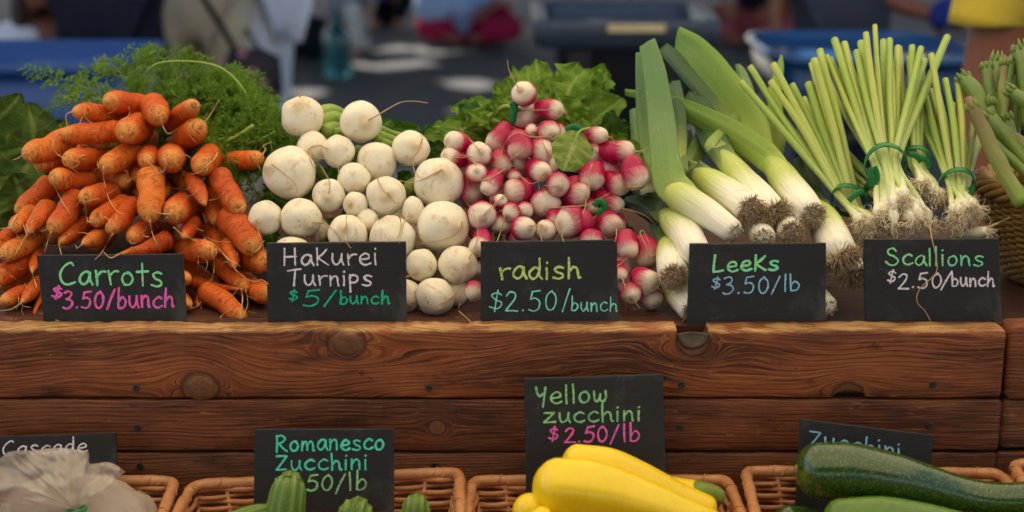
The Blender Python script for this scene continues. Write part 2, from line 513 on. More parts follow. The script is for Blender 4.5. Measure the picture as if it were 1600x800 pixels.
def wood(name, knots, dark, mid, light, topz=None, freq=150.0, warp=0.05, seed=0.0):
    g = G(name)
    p = g.pos()
    x, y, z = g.sep(p)
    xs = g.math('ADD', x, seed)
    w1 = g.noise(g.comb(g.math('MULTIPLY', xs, 2.2), g.math('MULTIPLY', y, 2), g.math('MULTIPLY', z, 7)), 1.0, 2, 0.5)
    w2 = g.noise(g.comb(g.math('MULTIPLY', xs, 9), g.math('MULTIPLY', y, 4), g.math('MULTIPLY', z, 40)), 1.0, 3, 0.5)
    psi = g.math('ADD', z, g.math('MULTIPLY', g.math('SUBTRACT', w1, 0.5), warp * 2))
    psi = g.math('ADD', psi, g.math('MULTIPLY', g.math('SUBTRACT', w2, 0.5), 0.008))
    psi = g.math('ADD', psi, g.math('MULTIPLY', y, 0.5))
    kmask = None; kring = None
    for (kx, kz, kr) in knots:
        dx = g.math('SUBTRACT', x, kx); dz = g.math('SUBTRACT', z, kz)
        r2 = g.math('ADD', g.math('ADD', g.math('MULTIPLY', g.math('MULTIPLY', dx, dx), 0.35), g.math('MULTIPLY', dz, dz)), kr * kr * 0.3)
        psi = g.math('SUBTRACT', psi, g.math('DIVIDE', g.math('MULTIPLY', dz, kr * kr * 1.6), r2))
        rr = g.math('SQRT', g.math('ADD', g.math('MULTIPLY', g.math('MULTIPLY', dx, dx), 0.85), g.math('MULTIPLY', dz, dz)))
        rr = g.math('ADD', rr, g.math('MULTIPLY', g.math('SUBTRACT', w2, 0.5), kr * 0.5))
        mk = g.step(rr, kr * 1.02, kr * 0.9)
        ring = g.math('MULTIPLY', g.step(rr, kr * 0.84, kr * 0.96), g.step(rr, kr * 1.2, kr * 1.0))
        kmask = mk if kmask is None else g.math('MAXIMUM', kmask, mk)
        kring = ring if kring is None else g.math('MAXIMUM', kring, ring)
    fr = g.math('FRACT', g.math('MULTIPLY', psi, freq))
    line = g.math('MULTIPLY', g.step(fr, 0.30, 0.88), g.step(fr, 1.0, 0.93))
    line = g.math('MULTIPLY', line, g.ramp(g.noise(g.comb(g.math('MULTIPLY', xs, 6), y, g.math('MULTIPLY', psi, 70)), 1.0, 3, 0.6), [(0.35, 0.25), (0.62, 1.0)]))
    fib = g.noise(g.comb(g.math('MULTIPLY', xs, 14), g.math('MULTIPLY', y, 60), g.math('MULTIPLY', psi, 900)), 1.0, 4, 0.65)
    big = g.noise(g.comb(g.math('MULTIPLY', xs, 5), y, g.math('MULTIPLY', z, 16)), 1.0, 4, 0.6)
    c = g.mix(g.step(big, 0.36, 0.62), dark, mid)
    c = g.mix(g.math('MULTIPLY', line, 0.80), c, tuple(v * 0.28 for v in dark[:3]) + (1,))
    c = g.mix(g.math('MULTIPLY', g.step(fib, 0.46, 0.66), 0.55), c, light)
    scuff = g.noise(g.comb(g.math('MULTIPLY', xs, 30), g.math('MULTIPLY', y, 40), g.math('MULTIPLY', z, 120)), 1.0, 5, 0.75)
    c = g.mix(g.math('MULTIPLY', g.step(scuff, 0.60, 0.69), 0.6), c, C(186, 130, 78))
    scr = g.noise(g.comb(g.math('MULTIPLY', xs, 24), g.math('MULTIPLY', y, 40), g.math('MULTIPLY', z, 330)), 1.0, 5, 0.8)
    c = g.mix(g.math('MULTIPLY', g.math('MULTIPLY', g.step(scr, 0.60, 0.68), g.step(big, 0.40, 0.60)), 0.6), c, C(196, 142, 88))
    drk = g.noise(g.comb(g.math('MULTIPLY', xs, 26), g.math('MULTIPLY', y, 40), g.math('MULTIPLY', z, 34)), 1.0, 5, 0.8)
    c = g.mix(g.math('MULTIPLY', g.step(drk, 0.58, 0.68), 0.65), c, C(26, 15, 10))
    stain = g.noise(g.comb(g.math('MULTIPLY', xs, 7), y, g.math('MULTIPLY', z, 26)), 1.0, 4, 0.7)
    c = g.mix(g.math('MULTIPLY', g.step(stain, 0.52, 0.72), 0.75), c, C(34, 19, 12))
    if kmask is not None:
        kc = g.mix(g.noise(p, 160, 4, 0.6), C(84, 50, 30), C(140, 94, 58))
        c = g.mix(kmask, c, kc)
        c = g.mix(g.math('MULTIPLY', kring, 0.6), c, C(34, 20, 13))
    h = g.math('ADD', g.math('MULTIPLY', line, -0.7), fib)
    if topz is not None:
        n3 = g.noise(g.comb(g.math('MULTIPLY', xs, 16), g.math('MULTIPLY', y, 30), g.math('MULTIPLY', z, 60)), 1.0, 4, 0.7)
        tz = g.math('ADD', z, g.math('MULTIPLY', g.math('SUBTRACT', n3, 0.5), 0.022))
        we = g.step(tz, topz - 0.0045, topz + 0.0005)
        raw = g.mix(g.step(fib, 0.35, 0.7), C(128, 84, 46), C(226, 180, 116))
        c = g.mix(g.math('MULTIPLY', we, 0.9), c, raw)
    g.set(color=c, rough=g.ramp(fib, [(0.3, 0.42), (0.8, 0.7)]), spec=0.35)
    g.bump(h, 0.35, 0.0018)
    return g.m
# ------------------------------------------------------------------ ground
def bx(px, py, y=0.0):
    p = P(px, py, y)
    return p.x, p.z
g = G('asphalt')
p_ = g.pos()
c = g.mix(g.noise(p_, 1.2, 5, 0.6), C(58, 60, 64), C(84, 86, 90))
c = g.mix(g.math('MULTIPLY', g.step(g.noise(p_, 70, 4, 0.7), 0.5, 0.7), 0.5), c, C(104, 102, 100))
g.set(color=c, rough=0.85, spec=0.25)
g.bump(g.noise(p_, 160, 3), 0.4, 0.004)
mb = MB()
mb.add([(-80, -20, 0), (80, -20, 0), (80, 120, 0), (-80, 120, 0)], [(0, 1, 2, 3)])
tag(mb.build('ground', g.m), 'dark grey asphalt of the market street with small sunny patches', 'ground', kind='structure')

# ------------------------------------------------------------------ stall: planks, shelf, display riser, legs
def screws(parent, spots, y):
    for (px, py) in spots:
        c0 = P(px, py, y)
        mb = MB()
        n = 16
        V = []; F = []
        for (r, dy) in ((0.0042, 0.0), (0.0040, -0.0012), (0.0034, -0.0016), (0.0012, -0.0010)):
            for k in range(n):
                th = 2 * math.pi * k / n
                q = r * (0.8 if (r < 0.0013 and k % 4) else 1.0)
                V.append((c0.x + q * math.cos(th), c0.y + dy, c0.z + q * math.sin(th)))
        for i in range(3):
            for k in range(n):
                F.append((i * n + k, i * n + (k + 1) % n, (i + 1) * n + (k + 1) % n, (i + 1) * n + k))
        F.append(tuple(3 * n + k for k in range(n)))
        mb.add(V, F)
        # cross recess bars standing a hair proud
        mb.box((c0.x - 0.0024, c0.y - 0.0020, c0.z - 0.0005), (c0.x + 0.0024, c0.y - 0.0012, c0.z + 0.0005))
        mb.box((c0.x - 0.0005, c0.y - 0.0022, c0.z - 0.0024), (c0.x + 0.0005, c0.y - 0.0012, c0.z + 0.0024))
        mb.build('screw', M['screw'], parent, smooth=False)
M['screw'] = plain('dark_screw_metal', C(48, 44, 42), 0.45, 300, 0.4, 0.5)

def plank(name, mat, parent, x0, x1, z0, z1, yf, th, seed, notch=None, hole=None, n=420, wear=0.0026, rnd=0.0026):
    """Board lofted along x from a rounded cross-section with uneven worn edges."""
    mb = MB()
    xs = sorted(set([x0 + (x1 - x0) * i / n for i in range(n + 1)]))
    prof_n = None
    V = []
    for i, x in enumerate(xs):
        e = min(1.0, min(x - x0, x1 - x) / 0.006)
        e = max(0.0, e)
        q = 0.004 * (1 - math.sqrt(max(0, 1 - (1 - e) ** 2)))
        nz1 = mnoise.noise(Vector((x * 22, seed, 0))) * wear + mnoise.noise(Vector((x * 90, seed + 5, 0))) * wear * 0.5
        nz0 = mnoise.noise(Vector((x * 18, seed + 9, 3))) * wear * 0.5
        ny = mnoise.noise(Vector((x * 14, seed + 3, 7))) * 0.0012
        zt = z1 + nz1 - q
        zb = z0 + nz0 + q
        if notch:
            nx, nw, nd = notch
            k = abs(x - nx) / nw
            if k < 1.0:
                zt -= nd * math.sqrt(1 - k ** 3.0) + 0.0
        if hole:
            hx, hw, hd = hole
            k = abs(x - hx) / hw
            if k < 1.0: zb += hd * math.sqrt(1 - k * k)
        yy = yf + ny + q
        r = rnd
        rb = r * (1.0 + 0.5 * mnoise.noise(Vector((x * 40, seed + 1, 2))))
        zm = (zt + zb) / 2
        sec = [(yy + r, zb), (yy + r * 0.3, zb + r * 0.3), (yy, zb + r), (yy, zb + (zm - zb) * 0.66), (yy, zm), (yy, zm + (zt - zm) * 0.6), (yy, zt - rb * 1.4), (yy + rb * 0.3, zt - rb * 0.5),
               (yy + rb * 1.1, zt), (yf + th * 0.5, zt + 0.0006), (yf + th - 0.002, zt - 0.0004), (yf + th, zt - 0.003), (yf + th, zb)]
        prof_n = len(sec)
        V += [(x, s[0], s[1]) for s in sec]
    F = []
    m = len(xs)
    for i in range(m - 1):
        for k in range(prof_n):
            k2 = (k + 1) % prof_n
            F.append((i * prof_n + k2, i * prof_n + k, (i + 1) * prof_n + k, (i + 1) * prof_n + k2))
    F.append(tuple(range(prof_n)))
    F.append(tuple((m - 1) * prof_n + k for k in range(prof_n - 1, -1, -1)))
    mb.add(V, F)
    ob = mb.build(name, mat, parent)
    return ob

Z_B1 = P(800, 622, 0).z; Z_T2 = P(800, 625, 0).z; Z_B2 = P(800, 705, 0).z; Z_T3 = P(800, 709, 0).z
XL = P(-230, 560, 0).x; XR = P(1574, 516, 0).x
knots1 = [bx(541, 537) + (0.0185,), bx(313, 606) + (0.0185,), bx(1083, 534) + (0.0165,), bx(1325, 618) + (0.016,)]
knots2 = [bx(683, 668) + (0.0085,)]
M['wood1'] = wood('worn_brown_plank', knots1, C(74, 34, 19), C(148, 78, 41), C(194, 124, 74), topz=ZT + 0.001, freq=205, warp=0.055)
M['wood2'] = wood('brown_plank', knots2, C(70, 35, 21), C(126, 68, 38), C(162, 102, 62), freq=230, warp=0.02, seed=4.0)
M['wood3'] = wood('dark_brown_plank', [], C(84, 47, 28), C(122, 72, 42), C(150, 98, 62), freq=260, warp=0.015, seed=9.0)
M['woodin'] = wood('reddish_shelf_board', [], C(56, 28, 17), C(84, 44, 26), C(104, 62, 40), freq=130, warp=0.02, seed=2.0)

stall = thing('market_stall', (0, 0, 0), 'long wooden market stall with worn brown plank front and raised display shelf', 'stall')
nx, nz = bx(1083, 516)
hx, hz = bx(1327, 622)
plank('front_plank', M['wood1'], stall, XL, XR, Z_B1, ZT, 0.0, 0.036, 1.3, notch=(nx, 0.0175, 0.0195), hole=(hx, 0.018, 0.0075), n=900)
plank('front_plank', M['wood2'], stall, XL, P(1565, 660, 0).x, Z_B2, Z_T2, 0.001, 0.036, 4.3, rnd=0.002, wear=0.001)
plank('front_plank', M['wood3'], stall, XL, P(1559, 730, 0).x, 0.60, Z_T3, 0.002, 0.036, 7.3, rnd=0.0025, wear=0.001)
# grey hollow of the fallen-out knot, a dish set in the notch
mb = MB()
V = []; F = []
nr, na = 6, 24
kc = Vector((nx, 0.0, nz - 0.0035))
for i in range(nr + 1):
    for k in range(na + 1):
        th = math.pi + math.pi * k / na
        rr = 0.0175 * i / nr
        V.append((kc.x + rr * math.cos(th), 0.0062 - 0.0075 * (i / nr) ** 2 + 0.0006 * mnoise.noise(Vector((k * 0.7, i * 1.1, 3))), kc.z + rr * 1.0 * math.sin(th)))
for i in range(nr):
    for k in range(na):
        F.append((i * (na + 1) + k, i * (na + 1) + k + 1, (i + 1) * (na + 1) + k + 1, (i + 1) * (na + 1) + k))
mb.add(V, F)
o = mb.build('knot_hollow', plain('grey_knot_wood', C(88, 76, 66), 0.8, 160, 0.45, 0.2, 0.5, 300), stall)
# thicken the dish
sm_ = o.modifiers.new('solid', 'SOLIDIFY'); sm_.thickness = 0.003; sm_.offset = -1
# raised knots
for (px, py, r) in ((541, 537, 0.0172), (313, 606, 0.0172)):
    c0 = P(px, py, 0)
    mb = MB(); V = []; F = []
    for i in range(9):
        for k in range(36):
            th = 2 * math.pi * k / 36
            f = i / 8
            rr = r * f * (1 + 0.06 * mnoise.noise(Vector((math.cos(th) * 2, math.sin(th) * 2, px))))
            h = 0.0032 * (1 - f ** 4) + 0.0006 * mnoise.noise(Vector((f * 6 * math.cos(th), f * 6 * math.sin(th), px))) - (0.0015 if i == 8 else 0)
            V.append((c0.x + rr * math.cos(th), -h + 0.0006, c0.z + rr * 0.9 * math.sin(th)))
    for i in range(8):
        for k in range(36):
            F.append((i * 36 + k, i * 36 + (k + 1) % 36, (i + 1) * 36 + (k + 1) % 36, (i + 1) * 36 + k))
    mb.add(V, F)
    mb.build('knot', M['wood1'], stall)
screws(stall, [(213, 606), (670, 606), (1065, 601), (1458, 601)], -0.0002)
screws(stall, [(215, 668), (1453, 665), (1062, 668)], 0.0008)
screws(stall, [(219, 728), (679, 728), (1505, 735)], 0.0018)
# shelf, riser, lower shelf, back, legs
mb = MB(); mb.box((XL, 0.0375, ZT - 0.028), (XR, 0.56, ZT - 0.006)); mb.build('shelf_board', M['woodin'], stall, smooth=False)
def slope(y): return ZT - 0.0055 + max(0.0, (y - 0.20)) * 0.16
mb = MB()
mb.add([(XL, 0.20, slope(0.20)), (XR, 0.20, slope(0.20)), (XR, 0.46, slope(0.46)), (XL, 0.46, slope(0.46)),
        (XL, 0.23, slope(0.20)), (XR, 0.23, slope(0.20)), (XR, 0.46, slope(0.46) - 0.02), (XL, 0.46, slope(0.46) - 0.02)],
       [(0, 1, 2, 3), (4, 7, 6, 5), (0, 3, 7, 4), (1, 5, 6, 2), (3, 2, 6, 7), (0, 4, 5, 1)])
mb.build('sloping_back_board', M['woodin'], stall, smooth=False)
mb = MB(); mb.box((XL, -0.42, 0.655), (XR, -0.002, 0.675)); mb.build('lower_shelf', M['woodin'], stall, smooth=False)
for lx in (XL + 0.05, 0.0, XR - 0.09):
    for (ly, hz_) in ((-0.40, 0.654), (0.05, ZT - 0.03), (0.48, ZT - 0.03)):
        mb = MB(); mb.box((lx, ly, 0.0), (lx + 0.06, ly + 0.06, hz_)); mb.build('leg', M['wood3'], stall, smooth=False)
# neighbouring stall to the right
X2 = P(1579, 516, 0).x
st2 = thing('market_stall', (0, 0, 0), 'next wooden stall section beyond the gap at the right end', 'stall')
plank('front_plank', M['wood2'], st2, X2, X2 + 0.6, Z_B1 - 0.002, ZT + 0.003, 0.002, 0.036, 11.3, n=120)
plank('front_plank', M['wood3'], st2, X2 - 0.002, X2 + 0.6, Z_B2 + 0.002, Z_T2 - 0.002, 0.004, 0.036, 12.3, n=100, rnd=0.002, wear=0.001)
plank('front_plank', M['wood3'], st2, X2 - 0.004, X2 + 0.6, 0.60, Z_T3, 0.003, 0.036, 13.3, n=100, rnd=0.002, wear=0.001)
mb = MB(); mb.box((X2, 0.0395, ZT - 0.028), (X2 + 0.6, 0.56, ZT - 0.006)); mb.build('shelf_board', M['woodin'], st2, smooth=False)
mb = MB(); mb.box((X2, -0.42, 0.655), (X2 + 0.6, -0.002, 0.675)); mb.build('lower_shelf', M['woodin'], st2, smooth=False)
for lx in (X2 + 0.01, X2 + 0.5):
    for (ly, hz_) in ((-0.40, 0.654), (0.05, ZT - 0.03), (0.48, ZT - 0.03)):
        mb = MB(); mb.box((lx, ly, 0.0), (lx + 0.06, ly + 0.06, hz_)); mb.build('leg', M['wood3'], st2, smooth=False)

# ------------------------------------------------------------------ unseen white cloth canopy, lets light through; front edge extended to cut sky fill
g = G('white_canopy_cloth')
g.set(color=C(236, 232, 222), rough=0.9, spec=0.1)
g.translucent(C(240, 226, 200), 0.55)
cn = thing('unseen_canopy', (0, 0.6, 0), 'unseen white cloth canopy on thin metal poles, reaching forward to shade the stall', 'canopy')
mb = MB(); V = []; F = []
nxx, nyy = 24, 16
for j in range(nyy + 1):
    for i in range(nxx + 1):
        x = -2.6 + 5.2 * i / nxx; y = -1.75 + 3.9 * j / nyy
        z = 2.45 + 0.35 * (1 - abs(j / nyy - 0.5) * 2) - 0.05 * math.sin(math.pi * (i * 4 / nxx % 1))
        V.append((x, y, z))
for j in range(nyy):
    for i in range(nxx):
        a = j * (nxx + 1) + i
        F.append((a, a + 1, a + nxx + 2, a + nxx + 1))
mb.add(V, F)
mb.build('roof', g.m, cn)
for (x, y) in ((-2.55, -1.7), (2.55, -1.7), (-2.55, 2.1), (2.55, 2.1)):
    mb = MB(); mb.loft([(x, y, 0), (x, y, 2.46)], [0.02, 0.02], 12); mb.build('pole', plain('pole_metal', C(170, 172, 176), 0.35), cn)

# ------------------------------------------------------------------ unseen trees added for shade, leaves culled where sun spots should fall
rng = random.Random(11)
holes = []
def hole(target, r): holes.append((Vector(target), r))
for (px, py, r) in ((590, 103, 0.16), (650, 98, 0.10), (735, 131, 0.17), (480, 143, 0.10)):
    hole(PZ(px, py, 0.0), r)
hole(P(28, 60, 4.8), 0.24)
hole(P(418, 66, 4.85), 0.16)
hole(P(650, 12, 11.5), 0.2)
hole(P(1300, 85, 3.3), 0.10)
g = G('tree_leaf')
g.set(color=g.mix(g.noise(g.obj(), 1.5, 3), C(44, 72, 24), C(80, 112, 40)), rough=0.6)
g.translucent(C(80, 110, 30), 0.2)
M['treeleaf'] = g.m
M['bark'] = plain('tree_bark', C(84, 66, 50), 0.9, 14, 0.4, 0.2, 0.6, 40)
def shade_tree(tx, ty, cx, cy, rad, n, label):
    t = thing('unseen_shade_tree', (tx, ty, 0), label, 'tree', 'unseen trees added for shade')
    mb = MB()
    mb.loft([(tx, ty, 0), (tx + 0.05, ty, 1.8), (tx + (cx - tx) * .15, ty + (cy - ty) * .15, 3.2), (tx + (cx - tx) * .3, ty + (cy - ty) * .3, 4.4)], [0.26, 0.2, 0.17, 0.13], 12)
    for k in range(9):
        a = k * 0.7 + tx
        e = (cx + rad * 0.75 * math.cos(a), cy + rad * 0.75 * math.sin(a), 5.0 + 1.0 * rng.random())
        s0 = (tx + (cx - tx) * .18, ty + (cy - ty) * .18, 3.4)
        mb.loft([s0, tuple(0.55 * a_ + 0.45 * b_ + (0.3 if i == 2 else 0) for i, (a_, b_) in enumerate(zip(s0, e))), e], [0.1, 0.06, 0.02], 8)
    mb.build('trunk', M['bark'], t)
    mb = MB(); V = []; F = []
    for _ in range(n):
        rr = rad * math.sqrt(rng.random()) * (0.92 + 0.16 * rng.random()); a = rng.random() * 2 * math.pi
        c = Vector((cx + rr * math.cos(a), cy + rr * math.sin(a), 4.4 + rng.random() * 1.6 + 0.7 * (1 - (rr / rad) ** 2)))
        s = 0.13 + 0.12 * rng.random()
        ok = True
        for (h, hr) in holes:
            w = c - h
            d = (w - SUN_DIR * w.dot(SUN_DIR)).length
            if d < hr + s * 0.8: ok = False; break  # crown shaped for light: leaves dropped on sun rays to the chosen spots
        if not ok: continue
        n_ = Vector((rng.gauss(0, 0.5), rng.gauss(0, 0.5), 1)).normalized()
        t1 = n_.orthogonal().normalized(); t1.rotate(Matrix.Rotation(rng.random() * 6.28, 3, n_)); t2 = n_.cross(t1)
        b = len(V)
        V += [c - t1 * s * 1.3, c - t1 * s * .4 + t2 * s * .7, c + t1 * s * .5 + t2 * s * .6, c + t1 * s * 1.4, c + t1 * s * .5 - t2 * s * .6, c - t1 * s * .4 - t2 * s * .7]
        F.append((b, b + 1, b + 2, b + 3, b + 4, b + 5))
    mb.add(V, F)
    mb.build('crown', M['treeleaf'], t, smooth=False)
shade_tree(-6.5, 9.0, -3.2, 9.0, 5.2, 6500, 'unseen leafy tree added to shade the left of the market street')
shade_tree(7.0, 9.5, 3.4, 9.5, 5.4, 6800, 'unseen leafy tree added to shade the right of the market street')
shade_tree(0.8, 22.0, 0.5, 17.5, 5.6, 6500, 'unseen leafy tree added to shade the street farther along')
shade_tree(-9.0, 18.0, -8.5, 16.5, 5.0, 4000, 'unseen leafy tree added to shade the far left of the street')
shade_tree(9.5, 19.0, 9.0, 17.0, 5.0, 4000, 'unseen leafy tree added to shade the far right of the street')
shade_tree(-3.5, -9.5, -3.5, -9.0, 4.6, 5200, 'unseen tree added behind the camera at the left to cut sky light')  # this pair is added behind the camera to block low frontal sky
shade_tree(4.5, -9.5, 4.5, -9.0, 4.6, 5200, 'unseen tree added behind the camera at the right to cut sky light')

# ------------------------------------------------------------------ tubs and the bin behind the stall
def rounded_rect(hx_, hy_, r, n=6):
    out = []
    for (cx, cy, a0) in ((hx_ - r, hy_ - r, 0), (-hx_ + r, hy_ - r, 90), (-hx_ + r, -hy_ + r, 180), (hx_ - r, -hy_ + r, 270)):
        for k in range(n + 1):
            a = R(a0 + 90 * k / n)
            out.append((cx + r * math.cos(a), cy + r * math.sin(a)))
    return out
def tub(parent, cx, cy, rings, mat, name):
    """Loft of rounded rectangles: rings = (hx, hy, corner radius, z)."""
    mb = MB(); V = []; F = []
    m = None
    for (hx_, hy_, r, z) in rings:
        rr = rounded_rect(hx_, hy_, r); m = len(rr)
        V += [(cx + a, cy + b, z) for a, b in rr]
    for i in range(len(rings) - 1):
        for k in range(m):
            F.append((i * m + k, i * m + (k + 1) % m, (i + 1) * m + (k + 1) % m, (i + 1) * m + k))
    F.append(tuple(range(m - 1, -1, -1)))
    F.append(tuple((len(rings) - 1) * m + k for k in range(m)))
    mb.add(V, F)
    return mb.build(name, mat, parent)
M['greyplastic'] = plain('charcoal_plastic', C(26, 28, 38), 0.4, 8, 0.2, 0.5, 0.1, 80)
M['blueplastic'] = plain('blue_plastic', C(16, 60, 104), 0.3, 8, 0.15, 0.6)
M['bluecloth'] = plain('blue_plastic_crate', C(8, 66, 132), 0.5, 8, 0.12, 0.5)
yb = 3.2
pl, pr = P(834, 40, yb), P(1132, 40, yb)
bw = (pr.x - pl.x) / 2; bcx = (pr.x + pl.x) / 2
rimz = P(980, 33, yb).z
bd = 0.40
bcy = yb + bd
bn = thing('storage_bin', (bcx, bcy, 0), 'tall charcoal plastic bin with thick rim and a strip of tape', 'bin')
b0 = bw * 0.80
tub(bn, bcx, bcy, [(b0 * .82, bd * .78, .05, 0.0), (b0 * .94, bd * .88, .06, rimz - 0.10), (b0 * .95, bd * .89, .06, rimz - 0.092), (b0 * .93, bd * .86, .05, rimz - 0.09), (b0 * .80, bd * .74, .05, 0.05)], M['greyplastic'], 'body')
tub(bn, bcx, bcy, [(bw * .93, bd * .92, .06, rimz - 0.09), (bw * .985, bd * .98, .075, rimz - 0.085), (bw, bd, .08, rimz - 0.012), (bw * .985, bd * .985, .08, rimz), (bw * .93, bd * .92, .07, rimz + 0.001), (bw * .86, bd * .83, .06, rimz - 0.006), (bw * .84, bd * .81, .06, rimz - 0.05), (bw * .78, bd * .74, .05, rimz - 0.055)],
    plain('dark_grey_lid_plastic', C(54, 66, 82), 0.45, 10, 0.2, 0.5), 'lid')
for sx in (-0.52, 0.5):
    mb = MB(); mb.box((bcx + sx * bw - 0.035, bcy - bd * 1.015, rimz - 0.25), (bcx + sx * bw + 0.035, bcy - bd * 0.80, rimz - 0.092)); mb.build('rib', M['greyplastic'], bn, smooth=False)
t0, t1 = P(950, 42, yb - .004), P(1040, 42, yb - .004)
mb = MB(); mb.box((t0.x, yb - 0.004, t0.z - 0.016), (t1.x, yb + 0.0035, t0.z + 0.008)); mb.build('tape', plain('cream_masking_tape', C(212, 194, 150), 0.7, 40), bn, smooth=False)

M['tablegrey'] = plain('folding_table_grey', C(120, 122, 124), 0.5)
def folding_table(cx, cy, hx_, hy_, z, label):
    t = thing('folding_table', (cx, cy, 0), label, 'table')
    tub(t, cx, cy, [(hx_ - .01, hy_ - .01, .03, z - .04), (hx_, hy_, .03, z - .03), (hx_, hy_, .03, z - .006), (hx_ - .01, hy_ - .01, .03, z)], M['tablegrey'], 'tabletop')
    for sx in (-1, 1):
        for sy in (-1, 1):
            mb = MB(); mb.loft([(cx + sx * (hx_ - .08), cy + sy * (hy_ - .08), 0), (cx + sx * (hx_ - .08), cy + sy * (hy_ - .08), z - .04)], [.014, .014], 10); mb.build('leg', M['tablegrey'], t)
# blue tub on the right: an oval wash tub with a pale rim
yt = 3.1
a0, a1 = P(1186, 60, yt + .3), P(1520, 60, yt + .3)
tcx = (a0.x + a1.x) / 2; trx = (a1.x - a0.x) / 2; tcy = yt + 0.40; try_ = 0.46
tz = P(1350, 68, tcy).z
folding_table(tcx + 0.1, tcy + 0.05, 0.75, 0.36, tz - 0.235, 'grey folding table under the blue wash tub')
bt = thing('wash_tub', (tcx, tcy, tz - .234), 'wide blue plastic wash tub with a shiny rim behind the scallions', 'tub')
def oval(parent, rings, mat, name, cx, cy, n=64):
    mb = MB(); V = []; F = []
    for (rx, ry, z) in rings:
        for k in range(n):
            th = 2 * math.pi * k / n
            e = 0.48
            ct, st_ = math.cos(th), math.sin(th)
            V.append((cx + rx * math.copysign(abs(ct) ** e, ct), cy + ry * math.copysign(abs(st_) ** e, st_), z))
    for i in range(len(rings) - 1):
        for k in range(n):
            F.append((i * n + k, i * n + (k + 1) % n, (i + 1) * n + (k + 1) % n, (i + 1) * n + k))
    F.append(tuple(range(n - 1, -1, -1))); F.append(tuple((len(rings) - 1) * n + k for k in range(n)))
    mb.add(V, F); return mb.build(name, mat, parent)
oval(bt, [(trx * .82, try_ * .82, tz - .234), (trx * .95, try_ * .95, tz - .02), (trx * .93, try_ * .93, tz - .02), (trx * .80, try_ * .80, tz - .21)], M['blueplastic'], 'body', tcx, tcy)
oval(bt, [(trx * .94, try_ * .94, tz - .024), (trx * .99, try_ * .99, tz - .02), (trx, try_, tz - .008), (trx * .985, try_ * .985, tz), (trx * .95, try_ * .945, tz + .001), (trx * .925, try_ * .92, tz - .008), (trx * .92, try_ * .915, tz - .021)],
     plain('blue_tub_rim', C(28, 80, 130), 0.25, 8, 0.1, 0.6), 'rim', tcx, tcy)
g = G('tub_water'); g.set(color=C(16, 56, 92), rough=0.3, spec=0.5)
oval(bt, [(trx * .86, try_ * .86, tz - .10), (trx * .868, try_ * .868, tz - .08)], g.m, 'water', tcx, tcy)
# blue crate on the left
yc = 2.3
c0, c1 = P(-150, 100, yc), P(178, 100, yc)
ccx = (c0.x + c1.x) / 2; chx = (c1.x - c0.x) / 2; cz = P(0, 100, yc).z
folding_table(ccx, yc + .3, chx + .12, .36, cz - .31, 'grey folding table under the bright blue crate')
bc = thing('blue_crate', (ccx, yc + .3, cz - .309), 'bright blue plastic crate behind the dark greens and carrots', 'crate')
tub(bc, ccx, yc + .3, [(chx * .9, .26, .03, cz - .309), (chx * .96, .285, .03, cz - .03), (chx * .94, .27, .03, cz - .03), (chx * .88, .25, .03, cz - .29)], M['bluecloth'], 'body')
tub(bc, ccx, yc + .3, [(chx * .96, .285, .03, cz - .034), (chx, .30, .035, cz - .03), (chx, .30, .035, cz - .004), (chx * .985, .29, .03, cz), (chx * .95, .275, .03, cz - .002), (chx * .945, .272, .03, cz - .03)], M['bluecloth'], 'rim')

# ------------------------------------------------------------------ people
def skin(name, verts, edges, mat, parent, sub=2, root=0):
    """One continuous surface grown over a skeleton; verts = [(pos, radius)]."""
    o0 = Vector(parent['_o'])
    me = bpy.data.meshes.new(name)
    bm = bmesh.new()
    lay = bm.verts.layers.skin.verify()
    vs = []
    for i, (p, r) in enumerate(verts):
        v = bm.verts.new(Vector(p) - o0)
        rr = r if isinstance(r, tuple) else (r, r)
        v[lay].radius = rr
        v[lay].use_root = (i == root)
        vs.append(v)
    for a, b in edges: bm.edges.new((vs[a], vs[b]))
    bm.to_mesh(me); bm.free()
    ob = bpy.data.objects.new(name, me); COL.objects.link(ob)
    ob.parent = parent; ob['_o'] = list(o0)
    me.materials.append(mat)
    s = ob.modifiers.new('skin', 'SKIN'); s.use_smooth_shade = True
    ss = ob.modifiers.new('sub', 'SUBSURF'); ss.levels = sub; ss.render_levels = sub
    return ob
SKN = dict(tan=plain('tan_skin', C(164, 104, 76), 0.5, 30, 0.1), brown=plain('brown_skin', C(128, 76, 54), 0.5, 30, 0.1), pink=plain('pale_skin', C(196, 146, 122), 0.5, 30, 0.1))
def cloth(name, col): return plain(name, col, 0.85, 14, 0.18, 0.2, 0.4, 26)
DEF = dict(pelvis=((0, 0, .97), .13), waist=((0, 0, 1.12), .12), chest=((0, 0, 1.34), .14), neck=((0, 0.01, 1.49), .055), chin=((0, -.03, 1.56), .07), head=((0, -.01, 1.64), .095), crown_=((0, .0, 1.71), .075), nose=((0, -.115, 1.62), .015),
           shl=((-.17, 0, 1.42), .06), ell=((-.23, .02, 1.13), .042), wrl=((-.25, -.05, .89), .03), hal=((-.25, -.07, .81), .036),
           shr=((.17, 0, 1.42), .06), elr=((.23, .02, 1.13), .042), wrr=((.25, -.05, .89), .03), har=((.25, -.07, .81), .036),
           hil=((-.095, 0, .92), .095), knl=((-.105, -.02, .51), .06), anl=((-.105, .02, .09), .04), tol=((-.115, -.15, .035), .035),
           hir=((.095, 0, .92), .095), knr=((.105, -.02, .51), .06), anr=((.105, .02, .09), .04), tor=((.115, -.15, .035), .035))
